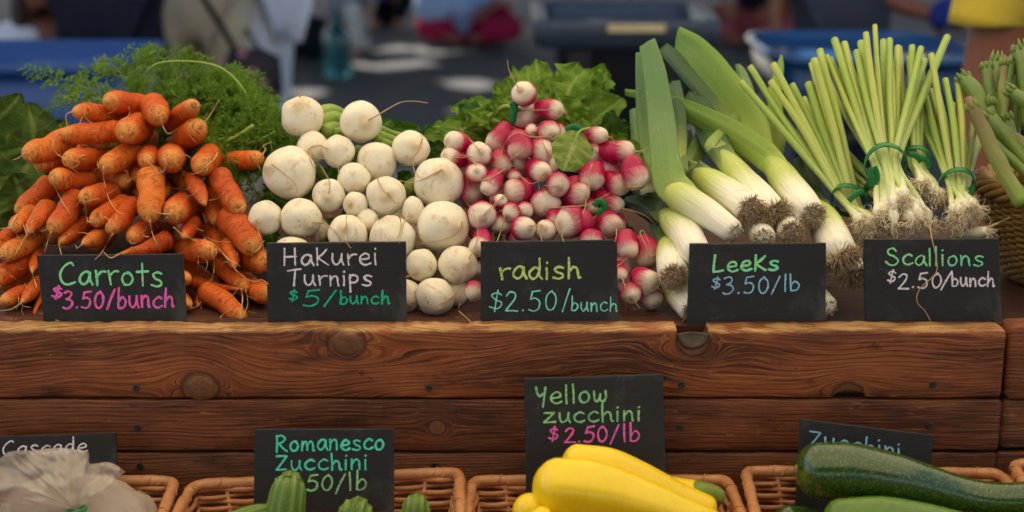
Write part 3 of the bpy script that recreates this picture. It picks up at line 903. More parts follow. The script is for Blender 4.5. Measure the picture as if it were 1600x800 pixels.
BODY_E = [('pelvis', 'waist'), ('waist', 'chest'), ('chest', 'neck'), ('neck', 'chin'), ('chin', 'head'), ('head', 'crown_'), ('head', 'nose'), ('chest', 'shl'), ('shl', 'ell'), ('ell', 'wrl'), ('wrl', 'hal'),
          ('chest', 'shr'), ('shr', 'elr'), ('elr', 'wrr'), ('wrr', 'har'), ('pelvis', 'hil'), ('hil', 'knl'), ('knl', 'anl'), ('anl', 'tol'), ('pelvis', 'hir'), ('hir', 'knr'), ('knr', 'anr'), ('anr', 'tor')]
def person(loc, rz, label, skin_mat, pose=None, garments=(), hair=None, scale=1.0, group=None):
    """garments: (name, material, joints chain edges, growth); pose overrides joints."""
    J = dict(DEF)
    for k, v in (pose or {}).items(): J[k] = v if isinstance(v[0], tuple) else (v, J[k][1])
    rot = Matrix.Rotation(rz, 3, 'Z'); L0 = Vector(loc)
    W = lambda p: L0 + rot @ (Vector(p) * scale)
    t = thing('person', L0, label, 'person', group)
    names = list(J)
    idx = {k: i for i, k in enumerate(names)}
    verts = [(W(J[k][0]), J[k][1] * scale) for k in names]
    edges = [(idx[a], idx[b]) for a, b in BODY_E]
    for s in ('l', 'r'):                                   # fingers and thumb on each hand
        w, h = Vector(J['wr' + s][0]), Vector(J['ha' + s][0])
        d = (h - w).normalized(); side = d.cross(Vector((1, 0, 0)) if abs(d.x) < .8 else Vector((0, 1, 0))).normalized(); nr = d.cross(side)
        for k, (off, ln) in enumerate(((-.027, .062), (-.009, .072), (.010, .068), (.027, .052))):
            a = len(verts); verts.append((W(h + d * .03 + side * off), .011 * scale)); verts.append((W(h + d * (.03 + ln * .5) + side * off * 1.1 + nr * .006), .0095 * scale)); verts.append((W(h + d * (.03 + ln) + side * off * 1.1 + nr * .022), .008 * scale))
            edges += [(idx['ha' + s], a), (a, a + 1), (a + 1, a + 2)]
        a = len(verts); verts.append((W(h - d * .02 - side * .045 + nr * .012), .012 * scale)); verts.append((W(h + d * .02 - side * .062 + nr * .024), .0095 * scale))
        edges += [(idx['ha' + s], a), (a, a + 1)]
    skin('body', verts, edges, skin_mat, t, 1, idx['pelvis'])
    for (gname, gmat, chain, grow) in garments:
        used = []
        for a, b in chain:
            for q in (a, b):
                if q not in used: used.append(q)
        vv = []
        for q in used:
            if isinstance(q, str): vv.append((W(J[q][0]), J[q][1] * grow * scale))
            else: vv.append((W(q[0]), q[1] * scale))
        skin(gname, vv, [(used.index(a), used.index(b)) for a, b in chain], gmat, t, 2, 0)
    if hair:
        hm, pts = hair
        mb = MB()
        for (path, rad) in pts:
            mb.loft([W(p) for p in spline(path, 10)], [r * scale for r in np.interp(np.linspace(0, 1, 10), np.linspace(0, 1, len(rad)), rad)], 14, nz=0.12, nscale=40)
        mb.build('hair', hm, t)
    return t, W
TOP_E = [('pelvis', 'waist'), ('waist', 'chest'), ('chest', 'shl'), ('shl', 'ell'), ('chest', 'shr'), ('shr', 'elr')]
LEGS_E = [('pelvis', 'hil'), ('hil', 'knl'), ('knl', 'anl'), ('pelvis', 'hir'), ('hir', 'knr'), ('knr', 'anr')]
def shortsleeve(J): pass
HAIR_D = plain('dark_brown_hair', C(52, 34, 24), 0.5, 60, 0.3)
HAIR_B = plain('black_hair', C(24, 20, 20), 0.45, 60, 0.3)
hair_short = [([(0, .02, 1.60), (0, .035, 1.66), (0, .01, 1.735), (0, -.03, 1.755)], [.06, .1, .085, .03])]
hair_long = [([(0, -.02, 1.745), (0, .05, 1.69), (0, .075, 1.55), (0, .07, 1.38)], [.05, .1, .095, .05])]

ARMS = dict(ell=(-.24, .04, 1.14), wrl=(-.13, -.2, 1.18), hal=(-.06, -.24, 1.21), elr=(.24, .04, 1.14), wrr=(.13, -.2, 1.16), har=(.06, -.24, 1.19))
# navy trousers, back to the stall
x_ = P(172, 60, 4.2).x
person((x_, 4.2, 0), R(180), 'person in wide dark navy trousers and navy shirt standing behind the blue crate', SKN['tan'], pose=ARMS,
       garments=[('shirt', cloth('navy_shirt', C(30, 36, 54)), TOP_E, 1.15),
                 ('trousers', cloth('navy_trousers', C(26, 30, 44)), [('pelvis', 'hil'), ('hil', ((-.12, 0, .55), .12)), (((-.12, 0, .55), .12), ((-.13, .02, .12), .12)), ('pelvis', 'hir'), ('hir', ((.12, 0, .55), .12)), (((.12, 0, .55), .12), ((.13, .02, .12), .12))], 1.22)],
       hair=(HAIR_B, hair_short))
# khaki trousers with shoulder bag
x_ = P(318, 60, 4.6).x
person((x_, 4.6, 0), R(170), 'person in loose khaki trousers with a dark shoulder strap', SKN['tan'], pose=ARMS,
       garments=[('shirt', cloth('cream_shirt', C(184, 176, 160)), TOP_E, 1.16), ('trousers', cloth('khaki_trousers', C(196, 186, 160)), [('pelvis', 'hil'), ('hil', ((-.125, 0, .52), .105)), (((-.125, 0, .52), .105), ((-.13, .02, .1), .105)), ('pelvis', 'hir'), ('hir', ((.125, 0, .52), .105)), (((.125, 0, .52), .105), ((.13, .02, .1), .105))], 1.2)],
       hair=(HAIR_D, hair_short))
# white trousers beside, mid-step
x_ = P(404, 60, 5.0).x
person((x_, 5.0, 0), R(60), 'person in pale white trousers standing beside the khaki trousers', SKN['pink'],
       pose=dict(ARMS, knl=(-.09, -.04, .5), knr=(.09, .05, .5), anr=(.09, .1, .09), tor=(.1, -.06, .035)),
       garments=[('shirt', cloth('pale_blue_shirt', C(176, 186, 204)), TOP_E, 1.15), ('trousers', cloth('white_trousers', C(222, 226, 236)), [('pelvis', 'hil'), ('hil', ((-.1, -.05, .5), .12)), (((-.1, -.05, .5), .12), ((-.1, -.04, .12), .12)), ('pelvis', 'hir'), ('hir', ((.1, .06, .5), .12)), (((.1, .06, .5), .12), ((.1, .08, .12), .12))], 1.35)],
       hair=(HAIR_D, hair_long))
# shoulder bag hanging from the khaki person
bg0 = P(392, 120, 4.33)
bag = thing('shoulder_bag', bg0, 'dark floral shoulder bag hanging on a long black strap', 'bag')
g = G('floral_bag_cloth')
vc = g.voro(g.obj(), 16)
g.set(color=g.mix(g.step(vc, 0.25, 0.4), C(170, 112, 122), C(36, 32, 36)), rough=0.7)
mb = MB()
mb.loft([bg0 + Vector((-.09, 0, -.13)), bg0 + Vector((-.05, 0, -.14)), bg0 + Vector((0, 0, -.02)), bg0 + Vector((0.02, 0, .09)), bg0 + Vector((0.02, 0, .11))][::-1], [.03, .10, .125, .11, .05], 18, ratio=0.5, nz=.1, nscale=12)
mb.build('body', g.m, bag)
mb = MB()
sh = P(300, -30, 4.42)
mb.loft([bg0 + Vector((-.05, 0, .09)), P(345, 40, 4.40), sh, Vector((sh.x - .1, 4.5, 1.46))], [.018, .018, .018, .018], 8, ratio=.3)
mb.loft([bg0 + Vector((.05, 0, .09)), P(372, 30, 4.62), P(360, -40, 4.72), Vector((sh.x - .1, 4.66, 1.46))], [.012, .012, .012, .012], 8, ratio=.3)
mb.build('strap', cloth('black_strap', C(26, 24, 26)), bag)

SEAT = dict(pelvis=(0, 0, .2), waist=(0, -.02, .36), chest=(0, -.05, .56), neck=(0, -.06, .72), chin=(0, -.1, .78), head=(0, -.08, .86), crown_=(0, -.07, .93), nose=(0, -.18, .84),
            shl=(-.17, -.05, .64), ell=(-.24, -.1, .38), wrl=(-.16, -.3, .3), hal=(-.13, -.36, .28), shr=(.17, -.05, .64), elr=(.24, -.1, .38), wrr=(.16, -.3, .3), har=(.13, -.36, .28),
            hil=(-.1, 0, .16), knl=(-.24, -.38, .3), anl=(-.1, -.55, .07), tol=(-.1, -.68, .035), hir=(.1, 0, .16), knr=(.24, -.38, .3), anr=(.1, -.55, .07), tor=(.1, -.68, .035))
# long-haired person sitting low behind the blue crate
b0_ = P(72, 10, 4.9)
K = {}
dz_ = b0_.z - .86 + .10
for k, v in SEAT.items(): K[k] = (v[0], v[1], v[2] + (dz_ if k not in ('anl', 'tol', 'anr', 'tor') else 0))
K['shl'] = (-.20, -.14, .64 + dz_); K['ell'] = (-.25, -.22, .42 + dz_); K['wrl'] = (-.2, -.3, .3 + dz_)
K['knl'] = (-.16, -.4, .45); K['knr'] = (.16, -.4, .45); K['anl'] = (-.16, -.42, .08); K['anr'] = (.16, -.42, .08); K['tol'] = (-.16, -.55, .035); K['tor'] = (.16, -.55, .035)
t_, W_ = person((b0_.x, 4.95, 0), 0, 'long haired person in a grey blue shirt sitting behind the blue crate', SKN['brown'], pose=K,
       garments=[('shirt', cloth('grey_blue_shirt', C(92, 104, 134)), [('pelvis', 'waist'), ('waist', 'chest'), ('chest', 'shr'), ('shr', 'elr')], 1.18), ('trousers', cloth('dark_trousers', C(40, 42, 52)), LEGS_E, 1.15),
                 ('white_sleeve', cloth('white_sleeve', C(230, 234, 242)), [('chest', 'shl'), ('shl', ((-.225, -.18, .54 + dz_), .08)), (((-.225, -.18, .54 + dz_), .08), ((-.24, -.22, .44 + dz_), .09))], 1.4)],
       hair=(HAIR_D, [([(0, -.04, .98 + dz_), (0, .0, .90 + dz_), (0, .02, .75 + dz_)], [.04, .1, .07]),
                      ([(-.03, -.08, .96 + dz_), (-.085, -.10, .86 + dz_), (-.085, -.14, .70 + dz_), (-.06, -.16, .56 + dz_)], [.03, .04, .035, .012]),
                      ([(.03, -.08, .96 + dz_), (.085, -.10, .86 + dz_), (.09, -.13, .70 + dz_), (.09, -.15, .52 + dz_)], [.03, .04, .035, .012])]))
st_ = thing('camp_stool', (b0_.x, 5.0, 0), 'low camp stool under the long haired person', 'stool')
sz_ = .2 + dz_ - .13
tub(st_, b0_.x, 5.0, [(.2, .16, .03, sz_ - .05), (.2, .16, .03, sz_)], M['tablegrey'], 'seat')
for sx in (-1, 1):
    for sy in (-1, 1):
        mb = MB(); mb.loft([(b0_.x + sx * .16, 5.0 + sy * .12, 0), (b0_.x + sx * .16, 5.0 + sy * .12, sz_ - .05)], [.012, .012], 8); mb.build('leg', M['tablegrey'], st_)

# seated people far along the street
p0 = PZ(540, 92, 0)
person((p0.x - .05, p0.y + .45, 0), 0, 'person in off-white trousers sitting on the ground beside a water jug', SKN['pink'], pose=dict(SEAT, knl=(-.3, -.35, .38), anl=(-.28, -.5, .07), tol=(-.28, -.62, .035), knr=(.1, -.3, .42), anr=(.12, -.45, .07), tor=(.12, -.58, .035)),
       garments=[('shirt', cloth('grey_shirt', C(150, 152, 160)), TOP_E, 1.2), ('trousers', cloth('off_white_trousers', C(222, 216, 206)), LEGS_E, 1.3)], hair=(HAIR_D, [([(0, -.1, .96), (0, -.04, .9), (0, -.03, .78)], [.04, .1, .05])]))
q0 = PZ(470, 96, 0)
sb = thing('duffel_bag', (q0.x, q0.y, 0), 'black duffel bag on the ground beside the off-white trousers', 'bag')
mb = MB(); mb.loft([(q0.x - .2, q0.y + .1, .17), (q0.x - .18, q0.y + .1, .17), (q0.x, q0.y + .1, .18), (q0.x + .18, q0.y + .1, .17), (q0.x + .2, q0.y + .1, .17)], [.05, .165, .178, .165, .05], 18, nz=.08, nscale=8); mb.build('body', cloth('black_duffel', C(24, 28, 38)), sb)
mb = MB(); mb.loft(spline([(q0.x - .1, q0.y + .02, .3), (q0.x - .06, q0.y + .02, .44), (q0.x + .06, q0.y + .02, .44), (q0.x + .1, q0.y + .02, .3)], 12), [.012] * 12, 8); mb.build('handle', cloth('black_webbing', C(20, 20, 24)), sb)
# water jug
j0 = PZ(528, 121, 0)
jg = thing('water_jug', (j0.x, j0.y, 0), 'teal see-through water jug standing on the asphalt', 'jug')
g = G('teal_jug_plastic'); g.set(color=C(80, 160, 166), rough=0.12, spec=0.5, trans=0.75); M['jug'] = g.m
mb = MB(); mb.loft([(j0.x, j0.y, z) for z in (0, .01, .05, .12, .2, .28, .33, .37, .39, .43)], [.07, .095, .1, .097, .1, .1, .085, .05, .032, .03], 24); mb.build('body', M['jug'], jg)
mb = MB(); mb.loft([(j0.x, j0.y, .43), (j0.x, j0.y, .462)], [.036, .034], 20); mb.build('cap', plain('jug_cap', C(40, 90, 110), 0.4), jg)
# crimson skirt with pale blue shirt
p1 = PZ(738, 74, 0)
pose_c = dict(SEAT, knl=(-.42, -.25, .16), anl=(-.15, -.42, .09), tol=(-.02, -.46, .05), knr=(.42, -.25, .16), anr=(.15, -.36, .09), tor=(.02, -.42, .05))
person((p1.x, p1.y + .4, 0), R(-8), 'person in a crimson skirt and light blue shirt sitting on the street', SKN['tan'], pose=pose_c,
       garments=[('shirt', cloth('light_blue_shirt', C(178, 200, 240)), TOP_E + [('pelvis', ((-.25, -.3, .36), .2)), (((-.25, -.3, .36), .2), ((-.48, -.3, .38), .17))], 1.35),
                 ('skirt', cloth('crimson_skirt', C(178, 34, 76)), [('pelvis', 'hil'), ('hil', 'knl'), ('knl', ((-.1, -.4, .13), .12)), ('pelvis', 'hir'), ('hir', 'knr'), ('knr', ((.1, -.4, .13), .12))], 1.9)], hair=(HAIR_B, [([(0, -.1, .96), (0, -.04, .9), (0, -.03, .78)], [.04, .1, .05])]))
p2 = PZ(592, 44, 0)
person((p2.x, p2.y + .3, 0), R(10), 'person in a blue shirt sitting far back on the street', SKN['tan'], pose=SEAT,
       garments=[('shirt', cloth('mid_blue_shirt', C(92, 116, 178)), TOP_E, 1.25), ('trousers', cloth('black_trousers', C(24, 26, 34)), LEGS_E, 1.2)], hair=(HAIR_B, [([(0, -.1, .96), (0, -.04, .9), (0, -.03, .78)], [.04, .1, .05])]))
p3 = PZ(1185, 74, 0)
person((p3.x, p3.y + .4, 0), R(-15), 'person in a dusty red skirt and black top sitting behind the bin', SKN['tan'], pose=pose_c,
       garments=[('top', cloth('black_top', C(24, 24, 34)), TOP_E, 1.25), ('skirt', cloth('dusty_red_skirt', C(178, 88, 92)), [('pelvis', 'hil'), ('hil', 'knl'), ('knl', ((-.1, -.4, .13), .12)), ('pelvis', 'hir'), ('hir', 'knr'), ('knr', ((.1, -.4, .13), .12))], 1.8)], hair=(HAIR_B, [([(0, -.1, .96), (0, -.04, .9), (0, -.03, .78)], [.04, .1, .05])]))
p4 = PZ(1262, 50, 0)
person((p4.x, p4.y + .4, 0), R(5), 'person in a dark navy shirt and olive trousers sitting behind the wash tub', SKN['tan'], pose=SEAT,
       garments=[('shirt', cloth('dark_navy_shirt', C(26, 28, 40)), TOP_E, 1.25), ('trousers', cloth('olive_trousers', C(98, 88, 70)), LEGS_E, 1.2)], hair=(HAIR_B, [([(0, -.1, .96), (0, -.04, .9), (0, -.03, .78)], [.04, .1, .05])]))
# dark-clothed helper reaching over the tub with a blue cloth
x_ = P(1318, 30, 4.25).x
eb = P(1392, 2, 4.05); wr = P(1452, 22, 3.95)
o_ = Vector((x_, 4.3, 0))
t_, W_ = person(o_, 0, 'person in dark grey clothes reaching across behind the wash tub', SKN['brown'],
       pose=dict(elr=tuple(eb - o_), wrr=tuple(wr - o_), har=tuple(P(1478, 27, 3.9) - o_), shr=(.17, 0, 1.38)),
       garments=[('shirt', cloth('charcoal_shirt', C(56, 60, 70)), [('pelvis', 'waist'), ('waist', 'chest'), ('chest', 'shl'), ('shl', 'ell'), ('chest', 'shr')], 1.16), ('trousers', cloth('charcoal_trousers', C(62, 66, 78)), LEGS_E, 1.15)], hair=(HAIR_B, hair_short))
cl0 = P(1476, 22, 3.86)
cl_ = thing('blue_cloth', cl0, 'crumpled bright blue cloth held in the hand behind the tub', 'cloth')
mb = MB(); mb.loft([cl0 + Vector(v) for v in ((-.01, 0, .05), (0, 0, .03), (0, 0, -.01), (.01, 0, -.04), (.01, 0, -.045))], [.02, .045, .055, .05, .02], 16, nz=.35, nscale=40); mb.build('folds', cloth('royal_blue_cloth', C(30, 48, 120)), cl_)
# vendor in yellow, arm hanging beside the stall
yv = 1.45
sh_ = P(1606, -215, yv); el_ = P(1552, 60, yv); wr_ = P(1530, 300, yv - .05)
o_ = Vector((sh_.x + .20, yv + .05, 0))
t_, W_ = person(o_, R(0), 'person in a yellow shirt whose bare arm hangs behind the green stalks', SKN['brown'],
       pose=dict(shl=((sh_.x - o_.x, sh_.y - o_.y, sh_.z), .062), ell=((el_.x - o_.x, el_.y - o_.y, el_.z - .08), .064), wrl=((wr_.x - o_.x, wr_.y - o_.y, wr_.z - .05), .045), hal=(wr_.x - o_.x, wr_.y - o_.y - .02, wr_.z - .12)),
       garments=[('shirt', cloth('yellow_shirt_body', C(206, 178, 60)), [('pelvis', 'waist'), ('waist', 'chest'), ('chest', 'shl'), ('chest', 'shr'), ('shr', 'elr')], 1.14),
                 ('jeans', cloth('blue_jeans', C(40, 70, 130)), LEGS_E, 1.15)], hair=(HAIR_B, hair_short))
mb = MB()
h0 = P(1543, 36, yv)
mb.loft([sh_ + Vector((.02, 0, .03)), sh_ * .6 + h0 * .4, h0 + Vector((0, 0, .01)), h0 + Vector((-.003, 0, -.002)), h0 + Vector((0, 0, .004)), sh_ * .4 + h0 * .6], [.085, .078, .074, .073, .068, .066], 26, nz=.10, nscale=18, cap=False)
mb.build('sleeve', cloth('yellow_sleeve', C(208, 182, 66)), t_)
# ------------------------------------------------------------------ root vegetables: settle them front to back so they touch and do not pass through each other
PLACED_C = np.zeros((0, 3)); PLACED_R = np.zeros((0,)); PLACED_ID = []
def settle(chain, y0, tol=0.80, step=0.003, maxn=45):
    global PLACED_C, PLACED_R
    y = y0
    for _ in range(maxn):
        cs, rs = chain(y)
        C_ = np.array([tuple(c) for c in cs]); R_ = np.array(rs)
        if len(PLACED_C) == 0: break
        d = np.linalg.norm(PLACED_C[None] - C_[:, None], axis=2)
        lim = (PLACED_R[None] + R_[:, None]) * tol
        if (d >= lim).all(): break
        y += step
    PLACED_C = np.vstack([PLACED_C, C_]); PLACED_R = np.concatenate([PLACED_R, R_])
    return y
def front_y(px, py, default):
    """Depth coordinate of the first placed surface along the ray through a photo pixel."""
    a, b = px - 800.0, 400.0 - py
    d = np.array([a, FPX * CT + b * ST, -FPX * ST + b * CT]); d /= np.linalg.norm(d)
    oc = PLACED_C - np.array(CAM)
    tca = oc @ d
    d2 = (oc * oc).sum(1) - tca * tca
    m = d2 < PLACED_R ** 2
    if not m.any(): return default
    t = (tca - np.sqrt(np.maximum(PLACED_R ** 2 - d2, 0)))[m].min()
    return CAM.y + d[1] * t
HAIRS = []
def hair(parent, path, ystart, w=2.6, mat='root', name='taproot', name_len=1.0):
    if name == 'root_hair' and any(s[0] - 4 < x < s[2] + 4 and s[1] - 6 < y < s[3] for x, y in path for s in ((57, 399, 291, 503), (416, 379, 635, 503), (750, 377, 966, 502))): return
    HAIRS.append((parent, path, ystart, w, mat, name))
def flush_hairs():
    for (parent, path, ys, w, mat, name) in HAIRS:
        pts2 = spline(path, max(8, len(path) * 4))
        Y = []
        for i, q in enumerate(pts2):
            fy = front_y(q[0], q[1], ys)
            Y.append(min(fy, ys + 0.004 if i < 2 else ys + 0.03) - 0.0018)
        Y = np.array(Y)
        lo = Y.copy()
        for _ in range(6):                               # drape: smooth, but never behind what lies in front
            s = Y.copy(); s[1:-1] = (Y[:-2] + 2 * Y[1:-1] + Y[2:]) / 4
            Y = np.minimum(s, lo)
        pts = [P(q[0], q[1], y) for q, y in zip(pts2, Y)]
        rad = [max(0.00042, (w * (1 - 0.72 * i / (len(pts) - 1))) * 0.5 * MPP(pts[i])) for i in range(len(pts))]
        mb = MB(); mb.loft(pts, rad, 7, nz=.15, nscale=300)
        mb.build(name, M[mat], parent)

def body_profile(kind, n):
    ss = np.linspace(0, 1, n)
    out = []
    for s in ss:
        c = 1.0
        if s < .10: c *= math.sqrt(max(0, 1 - ((.10 - s) / .10) ** 2)) * .9 + .1
        if kind == 'blunt':
            b = 1 - .12 * s
            if s > .66: b *= max(0.0, 1 - ((s - .66) / .34) ** 2.6) ** .5
        elif kind == 'taper':
            b = 1 - .34 * s ** 1.2
            if s > .60: b *= max(0.0, 1 - ((s - .60) / .40) ** 1.9) ** .7
        elif kind == 'long':
            b = (1 - s) ** .75 * .95 + .05
        elif kind == 'radish':
            b = .62 + .38 * math.sin(min(1, s / .62) * math.pi / 2)
            if s > .62: b *= max(0.0, 1 - ((s - .62) / .38) ** 2.3) ** .5
        out.append(max(0.03, b * c))
    return out
def long_root(name, mat, tip, crown, w, kind, y0, length, group, label, cat, bend=0.0, hairpath=None, hw=2.6, seed=0.0, wob=.05, sides=22, n=22, settle_on=True):
    """Root vegetable lying with its tip toward the viewer; tip and crown are photo pixels, w its width in pixels."""
    tip = np.array(tip, float); crown = np.array(crown, float)
    def axis(y):
        a = P(tip[0], tip[1], y)
        m = MPP(a); r = w * .5 * m
        vis = np.linalg.norm(crown - tip) * m
        dy = math.sqrt(max(length ** 2 - vis ** 2, (0.25 * length) ** 2))
        b = P(crown[0], crown[1], y + dy)
        return a, b, r
    def chain(y):
        a, b, r = axis(y)
        k = 6
        return [a.lerp(b, (i + .35) / k) for i in range(k)], [r * f for f in (.62, .92, 1, .98, .95, .9)]
    y = settle(chain, y0) if settle_on else y0
    a, b, r = axis(y)
    pts = []
    side = (a - b).normalized().cross(Vector((0, 1, .3))).normalized()
    prof = body_profile(kind, n)
    for i in range(n):
        s = i / (n - 1)
        p = b.lerp(a, s) + side * (bend * r * math.sin(s * math.pi)) + Vector((mnoise.noise(Vector((s * 3, seed, 1))), mnoise.noise(Vector((s * 3, seed, 5))), mnoise.noise(Vector((s * 3, seed, 9))))) * r * .18 * s * (1 - s) * 4
        pts.append(p)
    mb = MB()
    mb.loft(pts, [q * r for q in prof], sides, nz=wob, nscale=90, useed=seed)
    mid = a.lerp(b, .5)
    ob = mb.build(name, mat, None, origin=mid)
    tag(ob, label, cat, group)
    if hairpath is not None: hair(ob, hairpath, a.y - r * .0, hw)
    if name == 'carrot' and seed < 400:
        rg = random.Random(int(seed * 10) + 5)
        for _ in range(rg.choice((1, 2, 2, 3))):
            f = rg.uniform(0, .7); px0 = tip + (crown - tip) * f + np.array((rg.uniform(-.3, .3) * w, rg.uniform(-.2, .3) * w))
            an = rg.uniform(.2, 2.9); ll_ = rg.uniform(8, 26)
            hair(ob, [tuple(px0), tuple(px0 + np.array((math.cos(an), math.sin(an))) * ll_ * .5 + np.array((rg.uniform(-4, 4), rg.uniform(-3, 3)))), tuple(px0 + np.array((math.cos(an) + rg.uniform(-.3, .3), math.sin(an))) * ll_)], a.y, 1.1, 'root', 'root_hair')
    return ob, a, b, r
def round_root(name, mat, c, rx, ry, tip, y0, group, label, cat, hairpath=None, hw=2.4, seed=0.0, nub=.10, wob=.085, tol=.80, crownflat=.12, settle_on=True):
    """Ball-shaped root; tip is the photo pixel where the taproot leaves it."""
    def chain(y):
        p = P(c[0], c[1], y); return [p], [(rx + ry) * .5 * MPP(p)]
    y = settle(chain, y0 , tol) if settle_on else y0
    p = P(c[0], c[1], y); m = MPP(p)
    Rx, Ry = rx * m, ry * m; Rz = (Rx + Ry) / 2
    lx, lz = (tip[0] - c[0]) / rx, -(tip[1] - c[1]) / ry
    q = math.hypot(lx, lz)
    if q > .98: lx, lz = lx / q * .98, lz / q * .98
    ax = Vector((lx, -math.sqrt(max(0, 1 - lx * lx - lz * lz)), lz)).normalized()
    e1 = ax.orthogonal().normalized(); e2 = ax.cross(e1)
    mb = MB(); V = []; A = []; F = []
    nu, nv = 24, 32
    for i in range(nu + 1):
        th = math.pi * i / nu                     # 0 at the tip
        for k in range(nv):
            ph = 2 * math.pi * k / nv
            d = ax * math.cos(th) + (e1 * math.cos(ph) + e2 * math.sin(ph)) * math.sin(th)
            f = 1 + nub * math.exp(-(th / .2) ** 2) - crownflat * math.exp(-((math.pi - th) / .5) ** 2)
            f *= 1 + wob * mnoise.noise(d * 1.5 + Vector((seed, seed * 1.3, -seed)))
            V.append(p + Vector((d.x * Rx, d.y * Rz, d.z * Ry)) * f)
            A.append(((1 + math.cos(th)) / 2, k / nv, 0))
    for i in range(nu):
        for k in range(nv):
            k2 = (k + 1) % nv
            F.append((i * nv + k, (i + 1) * nv + k, (i + 1) * nv + k2, i * nv + k2))
    mb.add(V, F, A)
    ob = mb.build(name, mat, None, origin=p)
    tag(ob, label, cat, group)
    if hairpath is not None: hair(ob, hairpath, p.y - Rz, hw)
    return ob, p, Rz

